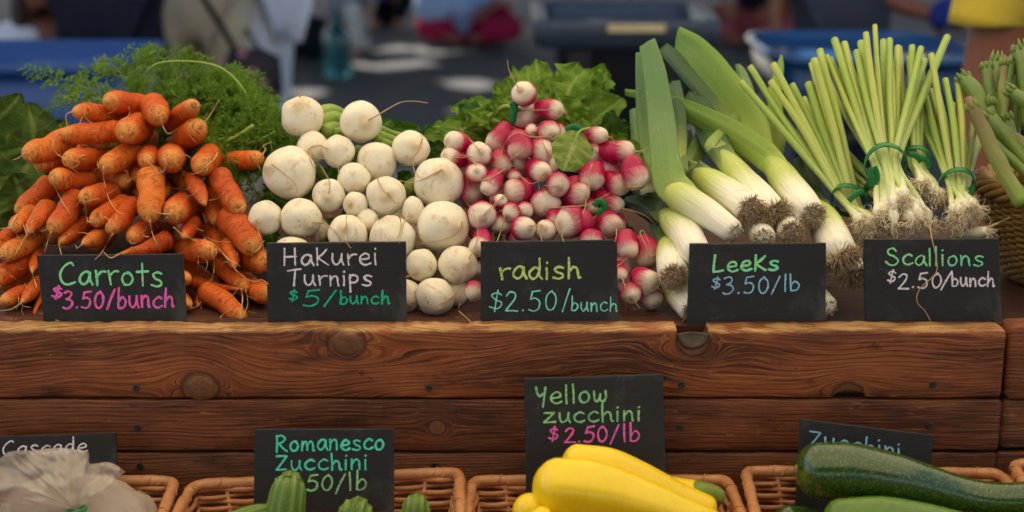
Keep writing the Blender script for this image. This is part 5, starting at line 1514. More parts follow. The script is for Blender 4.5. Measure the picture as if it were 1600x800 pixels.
leek('small round leek end with a brown root patch just above the sign', [(1192,371,40), (1182,352,42), (1168,330,38)], .105, .20, 19, [], dens=110, tl=6, seed=8)
leek('leek end with nearly black roots just above the right half of the sign', [(1236,362,42), (1226,344,44), (1212,326,40)], .110, .20, 20, [], dens=220, tl=9, seed=9, dark=True)
leek('leek with the largest root beard at the upper right corner of the leek sign', [(1312,396,56), (1300,372,56), (1284,340,50), (1268,312,44)], .075, .20, 24,
     [([(1274,322,40), (1258,280,36), (1250,240,24)], .20, .32, 'leekdark', 0, .3, .1)], dens=330, tl=27, seed=10, rootdir=(.35, -.5, -.7))
leek('shaded leek with tangled roots between the leek and scallion signs', [(1334,424,40), (1324,404,38), (1312,380, 34)], .088, .16, 18, [], dens=260, tl=26, seed=11, rootdir=(.2, -.5, -.8))
leek('small white leek end peeping past the lower right corner of the leek sign', [(1292,478,34), (1276,462,34), (1262,448,28)], .062, .11, 16, [], dens=50, tl=5, seed=12)

# ------------------------------------------------------------------ scallions
SG = 'scallion bunches tied with green twist ties'
Y_ = 'scallionyellow'
def scallions(label, bulbs, band, tops, yb, ym, yt, bw, seed, wpx=14, tail=None, extra=(), dirn=None):
    rg = random.Random(seed)
    bc_ = P(band[0], band[1], ym)
    t = thing('scallion_bunch', bc_, label, 'scallions', SG)
    m = MPP(bc_)
    tops = list(tops); n0_ = len(tops)
    cx_ = sum(q[0] for q in tops) / len(tops)
    for _e in range(int(len(tops) * .8)):
        q = rg.choice(tops); q2 = rg.choice(tops)
        f = rg.uniform(.0, .8)
        tops.append((q[0] * (1 - f * .5) + q2[0] * f * .5 + rg.uniform(-7, 7), q[1] * (1 - f * .5) + q2[1] * f * .5 + rg.uniform(2, 45), rg.uniform(8.5, 12.5), rg.choice(['scallion', 'scallion', Y_])))
    n = len(tops)
    order = sorted(range(n), key=lambda i: tops[i][0])
    for rank, i in enumerate(order):
        tx, ty = tops[i][:2]
        w = (tops[i][2] if len(tops[i]) > 2 else wpx) * .98
        mat = tops[i][3] if len(tops[i]) > 3 else 'scallion'
        q = (rank + .5) / n * 2 - 1
        back = i >= n0_
        bpx = band[0] + q * bw * .40 * math.cos(band[2]) ; bpy = band[1] + q * bw * .40 * math.sin(band[2])
        bx_, by_ = bulbs[rank % len(bulbs)]
        bx_ += rg.uniform(-5, 5); by_ += rg.uniform(-4, 4)
        lay = rg.uniform(-.012, .014) + (.010 if back else 0)
        mx, my = bpx * .45 + tx * .55 + rg.uniform(-4, 4), bpy * .45 + ty * .55 + rg.uniform(-3, 3)
        way = [(bx_, by_, w * 1.25, yb + lay), ((bx_ * .62 + bpx * .38), (by_ * .62 + bpy * .38), w * 1.05, yb * .62 + ym * .38 + lay), (bpx, bpy, w * .92, ym + lay * .7), (mx, my, w * 1.06, (ym + yt) * .5 + lay * 1.5), (tx, ty, w * .92, yt + lay * 2.5)]
        pts, ws = px_path(way, 0, 0, 30)
        rad = [q_ / 2 for q_ in ws]
        d0 = (pts[0] - pts[2]).normalized()
        rad[0] *= .72; 
        for k, f in ((1, 1.32), (2, 1.42), (3, 1.26)): rad[k] *= f
        mb = MB()
        mb.loft([pts[0] + d0 * rad[1] * .5] + pts, [rad[0] * .5] + rad, 12, ratio=.92, nz=.04, nscale=40, useed=rank + seed)
        st = mb.build('stalk', M[mat], t)
        mb = MB()
        tuft(mb, pts[0] + d0 * rad[1] * .3, d0 + Vector((0, -.2, -.5)), rad[0] * 1.1, 18 if back else 36, 24 * m, seed * 50 + rank, 1.0, .00046, 1.3)
        mb.build('roots', M['paletuft'], st)
    # twist tie: a flat band round the bunch with a loose tail
    ax = (P(band[0] + math.sin(band[2]) * 10, band[1] - math.cos(band[2]) * 10, ym + .012) - bc_).normalized()
    e1 = Vector((math.cos(band[2]), 0, -math.sin(band[2]))); e1 = (e1 - ax * e1.dot(ax)).normalized(); e2 = ax.cross(e1)
    mb = MB(); V = []; F = []; A = []
    K_ = 40; ra, rb, hh = bw * .66 * m, bw * .66 * m, 6.2 * m
    for k in range(K_):
        th = 2 * math.pi * k / K_
        wob = 1 + .04 * math.sin(3 * th + seed)
        c_ = bc_ + e1 * ra * math.cos(th) * wob + e2 * rb * math.sin(th) * wob
        for j, f in enumerate((-1, -.4, .4, 1)):
            V.append(c_ + ax * (hh * f + .0012 * math.sin(2 * th + seed)) + (c_ - bc_).normalized() * (.0006 if j in (1, 2) else 0))
            A.append((k / K_, j, 0))
    for k in range(K_):
        for j in range(3):
            a = k * 4 + j; b = ((k + 1) % K_) * 4 + j
            F.append((a, b, b + 1, a + 1))
    mb.add(V, F, A)
    for tl_ in (tail or []):
        pts, ws = px_path([(x, y, 9, ym - rb - .003) for x, y in tl_], 0, 0, 14)
        ribbon(mb, pts, ws, 0, .1, 4)
    bd_ = mb.build('twist_tie', M['tie'], t)
    s = bd_.modifiers.new('solid', 'SOLIDIFY'); s.thickness = .0008
    return t
Y_ = 'scallionyellow'
scallions('darker scallion bunch lying behind the others with only its leaning greens showing', [(1392,318), (1384,308), (1398,330)], (1370,296,-.6), [(1316,252,10), (1300,236,10), (1296,222,10), (1312,226,10), (1326,240,10), (1290,262,10)], .17, .21, .28, 30, 21, 10, tail=[[(1368,296), (1370,312), (1368,330)]])
scallions('scallion bunch farthest left, stalks fanning over the leek leaves', [(1346,344), (1358,352), (1366,346), (1374,352), (1362,362), (1350,362), (1380,356)], (1326,312,.30), [(1208,100,13,Y_), (1204,127,12,Y_), (1234,220,11,Y_), (1263,130,14), (1272,92,13,Y_), (1281,78,13), (1256,154,12,Y_), (1238,132,12), (1172,104,12), (1158,128,12)],
          .125, .18, .30, 42, 22, 12, tail=[[(1326,314), (1334,306), (1344,300), (1350,302)]])
scallions('second scallion bunch from the right, tucked behind the tall central one', [(1440,286), (1452,298), (1466,304), (1476,312)], (1430,248,.25), [(1425,72,12), (1405,75,12,Y_), (1412,140,12), (1435,88,11,Y_), (1440,86,11), (1395,120,11), (1418,170,10), (1447,170,10)], .15, .205, .335, 34, 23, 12,
          tail=[[(1432,246), (1444,248), (1452,258), (1447,262)], [(1420,240), (1432,244), (1440,252)]])
scallions('rightmost scallion bunch in front of the wicker basket', [(1492,330), (1502,336), (1512,326), (1522,322), (1500,344), (1518,338)], (1497,288,.16), [(1455,85,11,Y_), (1458,118,12,Y_), (1477,124,12), (1497,128,13,Y_), (1500,186,12,Y_), (1521,184,8), (1531,208,10,Y_), (1446,150,12), (1436,190,10), (1470,170,11)], .115, .165, .29, 42, 24, 12,
          tail=[[(1514,292), (1519,296), (1516,304)]])
scallions('tallest central scallion bunch standing behind the scallion sign', [(1372,338), (1384,330), (1398,346), (1412,330), (1424,346), (1436,340), (1448,346), (1408,312), (1392,318), (1430,326)], (1384,254,-.25),
          [(1304,62,14), (1319,68,14,Y_), (1292,88,10,Y_), (1298,92,11), (1338,80,12), (1345,66,14), (1353,52,11,Y_), (1367,40,9,Y_), (1380,64,12), (1390,62,12), (1403,74,13,Y_), (1318,162,9,Y_), (1439,75,12), (1480,58,14), (1441,88,9,Y_), (1328,120,11)],
          .105, .17, .32, 50, 25, 12.5, tail=[[(1362,262), (1360,276), (1364,292)], [(1366,260), (1370,274), (1366,294)]])
leek_ = None
mbt = MB()
sx_ = thing('scallion', P(1532, 362, .10), 'loose scallion bulb lying behind the upper right corner of the scallion sign', 'scallion')
pts, ws = px_path([(1542,361,14), (1530,364,20), (1512,366,16), (1496,368,12)], .10, .13, 16)
mb = MB(); mb.loft(pts, [w / 2 for w in ws], 14, t0=0, t1=.3); mb.build('stalk', M['scallion'], sx_)
mb = MB(); tuft(mb, pts[0], (.7, -.4, .1), .004, 40, .014, 77, 1.0, .00034, .9); mb.build('roots', M['paletuft'], sx_)
hair(sx_, [(1538,354), (1552,352), (1568,344), (1578,340)], .11, 2.2, 'root', 'root_strand')

# ------------------------------------------------------------------ leaf builder and the bunches of greens
def leaf(parent, base, tip, w, y0, y1, mat, seed=0, cup=.2, ruffle=.10, bow=.15, lobes=.12, nfreq=4.0, stem=None, roll=0.0, name='leaf', pw=.75, scal=26, pe=.8):
    rg = random.Random(seed)
    a, b = P(base[0], base[1], y0), P(tip[0], tip[1], y1)
    W_ = w * MPP(a); d = (b - a); ln = d.length; tg = d.normalized()
    vd = (a - CAM).normalized()
    side = tg.cross(vd).normalized(); nrm = side.cross(tg).normalized()
    if nrm.dot(vd) > 0: nrm = -nrm
    rm = Matrix.Rotation(roll, 3, tg); side = rm @ side; nrm = rm @ nrm
    nu, nv = 26, 15
    mb = MB(); V = []; A = []; F = []
    ph = rg.random() * 6.28
    for i in range(nu + 1):
        s = i / nu
        prof = (math.sin(math.pi * min(1, s ** pw * .93 + .04)) ** pe)
        if s > .9: prof *= math.sqrt(max(0.02, 1 - ((s - .9) / .1) ** 2))
        for k in range(nv):
            u = k / (nv - 1) * 2 - 1
            e = 1 + lobes * mnoise.noise(Vector((s * 7, 3 * (1 if u > 0 else -1), seed))) + .05 * abs(u) * math.sin(s * scal + ph)
            lat = u * prof * e * W_ / 2
            off = bow * ln * math.sin(math.pi * s) + cup * W_ * (abs(u) ** 1.6 - .4) * (.5 + .5 * prof)
            off += ruffle * W_ * (abs(u) ** 1.3) * math.sin(s * nfreq * 2 * math.pi + ph + (1.3 if u > 0 else 0)) + ruffle * W_ * 1.2 * mnoise.noise(Vector((s * 4, u * 2.2, seed + 20)))
            drp = .06 * W_ * mnoise.noise(Vector((s * 11, u * 6, seed + 40)))
            V.append(a + d * s + side * lat + nrm * (off * .8 + drp))
            A.append((s, u * .5, 0))
    for i in range(nu):
        for k in range(nv - 1):
            q = i * nv + k
            F.append((q, q + 1, q + nv + 1, q + nv))
    mb.add(V, F, A)
    ob = mb.build(name, M[mat], parent)
    if stem:
        mb = MB()
        pts, ws = px_path([(x, y, sw) for x, y, sw in stem] + [(base[0], base[1], stem[-1][2])], y0 - .06, y0, 12)
        mb.loft(pts, [q / 2 for q in ws], 8)
        mb.build('stem', M['stem'], parent)
    return ob
# radish greens
rgt = thing('radish_greens', P(870, 200, .34), 'lobed bright green radish leaves spreading behind the radish pile', 'leaves')
RL = [((862,200),(905,98),84,.33,.40,'radleaf'), ((880,220),(960,150),70,.32,.40,'radleaf'), ((845,190),(838,92),60,.36,.42,'radleaf'), ((838,190),(800,104),46,.37,.40,'radleaf'),
      ((830,200),(772,130),52,.35,.38,'radleaf'), ((860,190),(880,110),50,.38,.44,'radleaf'), ((900,210),(944,102),60,.38,.44,'radleaf'), ((905,220),(872,150),70,.30,.31,'radleaf'),
      ((800,206),(735,152),40,.33,.36,'radleaf'), ((790,212),(704,166),54,.33,.37,'radleaf'), ((770,214),(690,192),50,.32,.35,'radleaf'), ((760,222),(664,206),44,.31,.36,'radleafdark'),
      ((740,222),(668,232),40,.31,.34,'radleafdark'), ((785,205),(742,172),46,.31,.31,'radleaf'), ((812,190),(786,152),40,.31,.32,'radleaf'), ((930,220),(985,196),50,.30,.33,'radleafdark'), ((925,232),(992,226),46,.28,.30,'radleafdark'),
      ((930,205),(960,176),54,.33,.37,'radleafdark'), ((890,215),(915,178),54,.29,.29,'radleaf'), ((880,190),(842,140),44,.33,.33,'radleaf'), ((690,238),(648,252),34,.30,.33,'radleafdark'), ((700,228),(676,256),36,.27,.27,'radleafdark'),
      ((860,215),(890,188),46,.27,.27,'radleaf'), ((910,160),(950,110),50,.40,.43,'radleaf'), ((820,170),(818,112),40,.38,.41,'radleafdark'), ((770,195),(720,205),44,.29,.30,'radleaf'), ((940,190),(930,130),50,.39,.42,'radleaf'),
      ((960,345),(985,385),34,.21,.21,'radleafdark'), ((775,378),(782,366),26,.14,.15,'radleafdark')]
for i, (b_, t_, w_, a_, c_, m_) in enumerate(RL):
    leaf(rgt, b_, t_, w_ * .86, a_, c_, m_, seed=i + 1, ruffle=.11, lobes=.55, cup=random.uniform(-.1, .35), bow=random.uniform(.0, .25), roll=random.uniform(-.9, .9), nfreq=random.uniform(2.5, 5), scal=random.uniform(18, 34), pw=1.3, pe=.62)
    if i < 22:
        rr_ = random.Random(i + 77)
        dx_, dy_ = rr_.uniform(-26, 26), rr_.uniform(0, 30)
        leaf(rgt, (b_[0] + dx_ * .6, b_[1] + dy_ * .4), (t_[0] + dx_ * .8, t_[1] + dy_), w_ * .62, a_ - .02, c_ - .035, rr_.choice(['radleaf', 'radleafdark', 'radleaf']), seed=i + 61, ruffle=.12, lobes=.6, cup=rr_.uniform(-.1, .4), bow=rr_.uniform(0, .3), roll=rr_.uniform(-1.0, 1.0), nfreq=rr_.uniform(2.5, 5), pw=1.3, pe=.62)
for (way, a_, b_) in (([(800,206,6),(770,188,7),(738,196,6),(700,214,4)], .285, .30), ([(812,172,6),(790,166,7),(770,178,6),(736,206,5)], .27, .30), ([(892,230,8),(905,200,7),(918,170,6)], .28, .31), ([(902,232,9),(890,210,7),(880,170,5)], .27, .30), ([(925,350,9),(940,330,8)], .17, .2)):
    pts, ws = px_path(way, a_, b_, 14); mb = MB(); mb.loft(pts, [q / 2 for q in ws], 8); mb.build('stem', M['stem'], rgt)
ll = thing('radish_leaf', P(892, 236, .16), 'loose pale radish leaf with small holes lying on the radishes', 'leaf')
leaf(ll, (905,206),(880,268),66,.150,.118,'paleleaf', seed=91, ruffle=.05, lobes=.12, cup=-.12, bow=.05, name='blade', pw=.85)
pts, ws = px_path([(922,200,4),(905,206,4),(895,232,3)], .152, .135, 10); mb = MB(); mb.loft(pts, [q / 2 for q in ws], 8); mb.build('stem', M['stem'], ll)
# twist ties seen among the radishes
for k, (way, y_, lab) in enumerate(((([(799,160),(803,168),(801,182),(799,192)]), .262, 'green twist tie on the stems beside the topmost radishes'), (([(884,204),(896,198),(908,204),(898,206)]), .225, 'green twist tie curled above the loose radish leaf'), (([(928,322),(936,314),(944,324),(932,334)]), .152, 'green twist tie showing between the right-hand radishes and the tan one'))):
    tt = thing('twist_tie', P(way[0][0], way[0][1], y_), lab, 'twist tie', 'green twist ties on the radish bunches')
    pts, ws = px_path([(x, y, 9) for x, y in way], y_, y_, 18); mb = MB(); ribbon(mb, pts, ws, 0, .25, 5)
    pts, ws = px_path([(x + 3, y - 1, 8) for x, y in way[::-1]], y_ + .004, y_ + .006, 18); ribbon(mb, pts, ws, 0, -.25, 5)
    o = mb.build('band', M['tie'], tt); s = o.modifiers.new('solid', 'SOLIDIFY'); s.thickness = .0009
# turnip greens
tgt = thing('turnip_greens', P(560, 260, .36), 'green turnip tops and thick pale stems showing between the white turnips', 'leaves')
TL = [((470,250),(432,210),40,.34,.40,'turnleaf'), ((450,320),(412,296),52,.30,.34,'turnleaf'), ((440,340),(404,318),46,.29,.31,'turnleaf'), ((500,290),(470,330),40,.27,.27,'turnleaf'), ((520,260),(505,290),36,.29,.29,'turnleaf'),
      ((630,290),(640,268),40,.26,.27,'turnleaf'), ((620,300),(650,300),44,.25,.26,'turnleaf'), ((660,205),(600,195),36,.37,.42,'turnleaf'), ((650,250),(700,215),44,.34,.37,'turnleaf'), ((596,200),(612,186),22,.33,.35,'turnleaf'),
      ((560,330),(540,350),44,.22,.22,'turnleaf'), ((500,345),(520,380),40,.19,.18,'turnleaf'), ((430,380),(420,360),40,.2,.22,'turnleaf'), ((660,210),(690,205),30,.38,.40,'turnleaf'), ((590,350),(575,372),36,.19,.18,'turnleaf')]
for i, (b_, t_, w_, a_, c_, m_) in enumerate(TL):
    leaf(tgt, b_, t_, w_, a_, c_, m_, seed=i + 201, ruffle=.14, lobes=.3, cup=.2, bow=.12, roll=random.uniform(-.5, .5))
for (way, a_, b_) in (([(496,178,24),(516,172,20),(536,176,12),(552,184,8)], .285, .33), ([(498,190,26),(520,184,24),(540,190,16)], .28, .31), ([(505,208,26),(516,200,24),(530,196,14),(546,200,10)], .27, .31), ([(520,208,18),(536,206,14),(556,212,10)], .275, .31),
                      ([(594,200,10),(612,208,10),(640,214,8)], .29, .33), ([(592,210,14),(612,218,14),(632,222,10)], .28, .31), ([(596,222,16),(612,228,14),(626,234,10)], .27, .30), ([(560,232,16),(556,250,14),(548,262,10)], .27, .29), ([(634,300,20),(640,290,18),(648,282,12)], .24, .26), ([(492,262,20),(500,272,18),(510,285,14)], .26, .28), ([(588,214,12),(600,224,10),(606,236,8)], .27, .29)):
    pts, ws = px_path(way, a_, b_, 14); mb = MB(); mb.loft(pts, [q / 2 for q in ws], 12); mb.build('stem', M['stem'], tgt)
# dark broad leaves at the left edge
cgt = thing('leafy_greens', P(20, 240, .3), 'dark broad green leaves heaped at the left edge behind the carrots', 'leaves')
CL = [((30,300),(-10,150),120,.36,.40,'collard'), ((60,280),(44,160),90,.35,.38,'collard'), ((90,290),(96,186),80,.34,.40,'collard'), ((70,260),(110,205),70,.33,.36,'collard'), ((10,330),(60,230),110,.31,.33,'collard'), ((20,360),(-20,260),110,.29,.31,'collard'),
      ((50,340),(20,270),90,.28,.28,'collard'), ((-20,200),(34,146),60,.33,.34,'collard'), ((100,250),(150,215),60,.34,.38,'collard'), ((-30,300),(-60,170),120,.34,.38,'collard'), ((0,380),(-60,330),100,.26,.28,'collard')]
for i, (b_, t_, w_, a_, c_, m_) in enumerate(CL):
    leaf(cgt, b_, t_, w_, a_, c_, m_, seed=i + 301, ruffle=.06, lobes=.10, cup=.22, bow=.18, nfreq=1.5, roll=random.uniform(-.6, .6), scal=8)

# ------------------------------------------------------------------ feathery carrot tops
frg = random.Random(5)
def frond(mb, path, n_p=13, size=.030, stemw=.0011):
    pts = [Vector(p) for p in path]
    m = len(pts)
    mb.loft(pts, [stemw * (1 - .75 * i / (m - 1)) for i in range(m)], 5, cap=False)
    for j in range(n_p):
        s = .30 + .70 * j / (n_p - 1)
        i0 = min(m - 2, int(s * (m - 1))); f = s * (m - 1) - i0
        p = pts[i0].lerp(pts[i0 + 1], f); tg = (pts[i0 + 1] - pts[i0]).normalized()
        for sd in (-1, 1):
            o = tg.orthogonal().normalized(); o.rotate(Matrix.Rotation(frg.uniform(-.6, .6) + (0 if sd > 0 else math.pi), 3, tg))
            l = size * (1.05 - s * .7) * frg.uniform(.7, 1.2)
            d = (o + tg * .8).normalized()
            q = [p, p + d * l * .5, p + d * l + Vector((0, 0, -.15 * l))]
            mb.loft(q, [.0006, .00045, .0003], 3, cap=False)
            for h in range(5):
                hs = .25 + .18 * h
                c = p.lerp(q[2], hs)
                for s2 in (-1, 1):
                    e = d.orthogonal().normalized(); e.rotate(Matrix.Rotation(frg.uniform(-.9, .9) + (0 if s2 > 0 else math.pi), 3, d))
                    dd = (e + d * .9).normalized(); ll_ = l * .34 * (1.15 - hs * .6) * frg.uniform(.7, 1.3)
                    wd = dd.cross(Vector((frg.gauss(0, 1), frg.gauss(0, 1), frg.gauss(0, 1)))).normalized() * ll_ * .17
                    mb.add([c, c + dd * ll_ * .5 + wd, c + dd * ll_, c + dd * ll_ * .5 - wd], [(0, 1, 2, 3)])
                    tp = c + dd * ll_ * .55
                    for s3 in (-1, 1):
                        d3 = (dd + wd.normalized() * s3 * 1.0).normalized() * ll_ * .45; w3 = dd.cross(d3).normalized() * ll_ * .10 if dd.cross(d3).length > 1e-9 else wd
                        w3 = (d3.cross(Vector((0.3, -1, .2)))).normalized() * ll_ * .09
                        mb.add([tp, tp + d3 * .5 + w3, tp + d3, tp + d3 * .5 - w3], [(0, 1, 2, 3)])
mb = MB()
fr_list = [([(230,150),(215,104),(240,92),(300,92),(345,108)], .38, .44), ([(300,120),(345,112),(380,140),(396,172)], .40, .40), ([(180,150),(140,128),(95,124),(40,106)], .38, .44), ([(190,150),(150,140),(110,146),(76,170)], .36, .40), ([(240,140),(236,100),(230,76)], .40, .44),
           ([(210,150),(180,104),(150,98)], .38, .42), ([(280,140),(290,104),(300,84)], .38, .40), ([(330,150),(380,120),(420,142)], .42, .46), ([(350,170),(400,160),(432,160)], .40, .46), ([(200,150),(160,150),(120,160)], .34, .38)]
for (w_, a_, b_) in fr_list:
    pp = [P(q[0], q[1], a_ + (b_ - a_) * i / 13) for i, q in enumerate(spline(w_, 14))]
    frond(mb, pp, 15, .034)
for k in range(210):
    bx0, by0 = frg.uniform(215, 400), frg.uniform(150, 300)
    if k < 70: bx0, by0 = frg.uniform(330, 430), frg.uniform(190, 320)
    ang = frg.gauss(math.pi * .42, .75); ln = frg.uniform(55, 120)
    ex, ey = bx0 + math.cos(ang) * ln, by0 - math.sin(ang) * ln
    top = np.interp(ex, [90, 170, 220, 300, 350, 400, 440, 470], [140, 108, 90, 90, 108, 140, 170, 205])
    if ey < top: ey = top + frg.uniform(0, 40)
    ex = min(ex, 452)
    y0_ = .27 + max(0, (300 - by0)) * .0006 + frg.uniform(-.01, .05)
    if bx0 > 340: y0_ -= .02
    way = [(bx0, by0), ((bx0 + ex) / 2 + frg.uniform(-14, 14), (by0 + ey) / 2 - frg.uniform(0, 18)), (ex, ey)]
    pp = [P(q[0], q[1], y0_ + frg.uniform(.02, .06) * i / 9) for i, q in enumerate(spline(way, 10))]
    frond(mb, pp, 10, .026)
tag(mb.build('carrot_greens', M['frond'], smooth=False), 'feathery green carrot tops fluffed up behind the carrot pile', 'carrot tops', kind='stuff')
cst = thing('trimmed_carrot_tops', P(360, 215, .3), 'cut pale green carrot stalks poking out right of the carrots', 'carrot tops')
for (way, a_, b_) in (([(352,222,6),(375,210,6),(396,196,7)], .285, .275), ([(340,218,5),(365,215,5),(385,206,5)], .29, .285), ([(370,220,4),(398,222,5),(430,205,4)], .29, .29), ([(228,112,3),(250,98,3),(300,96,3),(345,106,4),(376,134,4),(395,168,3)], .36, .34)):
    pts, ws = px_path(way, a_, b_, 14); mb = MB(); mb.loft(pts, [q / 2 for q in ws], 8); mb.build('stem', M['stem'], cst)

# ------------------------------------------------------------------ round wicker basket at the right with green stalks
rb_c = P(1668, 300, .24); RBR = 132 * MPP(rb_c)
rim_z = P(1540, 290, .22).z
rbk = thing('wicker_basket', (rb_c.x, rb_c.y, ZT - .005), 'round tan wicker basket at the right end holding dark green stalks', 'basket')
mb = MB()
def rb_ring(f):
    z = ZT - .005 + .008 + (rim_z - ZT - .02) * f
    return RBR * (.62 + .36 * f ** .8), z
for j in range(26):
    r_, z_ = rb_ring(j / 25)
    n_ = 132
    pts = [(rb_c.x + (r_ + .0030 * math.sin(th * 22 + (math.pi if j % 2 else 0))) * math.cos(th), rb_c.y + (r_ + .0030 * math.sin(th * 22 + (math.pi if j % 2 else 0))) * math.sin(th), z_) for th in [2 * math.pi * k / n_ for k in range(n_ + 1)]]
    mb.loft(pts, [.0030] * (n_ + 1), 6, cap=False)
mb.build('weave', M['tanwicker'], rbk)
mb = MB()
for k in range(44):
    th = 2 * math.pi * (k + .25) / 44
    mb.loft([(rb_c.x + rb_ring(f)[0] * math.cos(th), rb_c.y + rb_ring(f)[0] * math.sin(th), rb_ring(f)[1]) for f in (0, .25, .5, .75, 1)], [.0022] * 5, 6)
mb.build('stakes', M['tanwicker'], rbk)
mb = MB()
for j in range(6):
    ph = j * 2 * math.pi / 6
    pts = []
    for k in range(181):
        th = 2 * math.pi * k / 180
        a_ = th * 5 + ph
        rr = RBR * .99 + .0085 * math.cos(a_); zz = rim_z - .004 + .009 * math.sin(a_)
        pts.append((rb_c.x + rr * math.cos(th), rb_c.y + rr * math.sin(th), zz))
    mb.loft(pts, [.0046] * 181, 8, cap=False)
mb.build('rim', M['tanwicker'], rbk)
mb = MB()
mb.loft([(rb_c.x, rb_c.y, ZT - .0045), (rb_c.x, rb_c.y, ZT + .004)], [RBR * .62, RBR * .63], 40); mb.build('base', M['tanwicker'], rbk)
KG = 'thick green stalks standing in the round basket'
KS = [([(1600,320,26),(1570,270,26),(1540,210,24),(1512,152,20)], .10, .17, 'stalkbrown', 'long brownish green stalk leaning to the left across the front of the basket'),
      ([(1560,250,26),(1532,160,30),(1502,118,24)], .20, .27, 'stalk', 'leftmost thick stalk with a blunt fuzzy green end'),
      ([(1640,290,24),(1600,250,24),(1566,205,24),(1542,178,20)], .13, .20, 'stalk', 'dark stalk slanting behind the long brownish one'),
      ([(1640,310,16),(1600,268,16),(1566,236,15),(1540,208,12)], .12, .17, 'stalk', 'thin dark stalk lowest in the basket'),
      ([(1560,220,22),(1548,150,22),(1540,98,18)], .23, .29, 'stalk', 'upright stalk left of the tallest pair'),
      ([(1568,230,24),(1556,140,24),(1558,88,20)], .24, .30, 'stalk', 'tall upright stalk with rounded end'),
      ([(1556,250,20),(1566,160,20),(1582,86,18)], .20, .27, 'stalk', 'tallest bright stalk bending to the right'),
      ([(1568,200,13),(1566,140,13),(1570,92,12)], .215, .26, 'stalkbrown', 'thin tan stalk between the tall upright ones'),
      ([(1650,200,24),(1608,164,22),(1576,140,18)], .15, .19, 'stalk', 'stalk lying level at the right edge'),
      ([(1584,240,18),(1588,160,16),(1590,106,14)], .23, .28, 'stalk', 'slim upright stalk near the right edge'),
      ([(1610,200,30),(1604,120,30),(1592,72,24)], .22, .27, 'stalk', 'thickest stalk cut off by the right edge'),
      ([(1640,260,22),(1606,232,22),(1572,208,18)], .14, .18, 'stalkbrown', 'short stalk slanting under the level one'),
      ([(1590,250,20),(1580,215,20),(1574,182,16)], .17, .20, 'stalk', 'short upright stalk behind the slanting ones'),
      ([(1556,240,12),(1552,190,12),(1549,158,10)], .19, .22, 'stalk', 'thin pale stalk under the leftmost thick ones')]
for i, (way, a_, b_, m_, lab) in enumerate(KS):
    pts, ws = px_path(way, a_, b_, 18)
    rad = [q / 2 for q in ws]; rad[-1] *= .55; rad[-2] *= .86; rad[-3] *= .97
    t = thing('green_stalk', pts[9], lab, 'vegetable stalk', KG)
    mb = MB(); mb.loft(pts, rad, 14, nz=.16, nscale=55, useed=i, ridge=lambda th, s: 1 + .05 * math.cos(5 * th)); mb.build('stalk_body', M[m_], t)
    d = (pts[-1] - pts[-2]).normalized()
    mb = MB(); rg = random.Random(i)
    for k in range(7):
        o = d.orthogonal().normalized(); o.rotate(Matrix.Rotation(k * .9, 3, d))
        p0_ = pts[-3] + o * rad[-3] * .8
        mb.loft([p0_, p0_ + d * .008 + o * .001, p0_ + d * .015 * rg.uniform(.6, 1.2)], [.0026, .0022, .0006], 6)
    mb.build('bud_scales', M[m_], t)
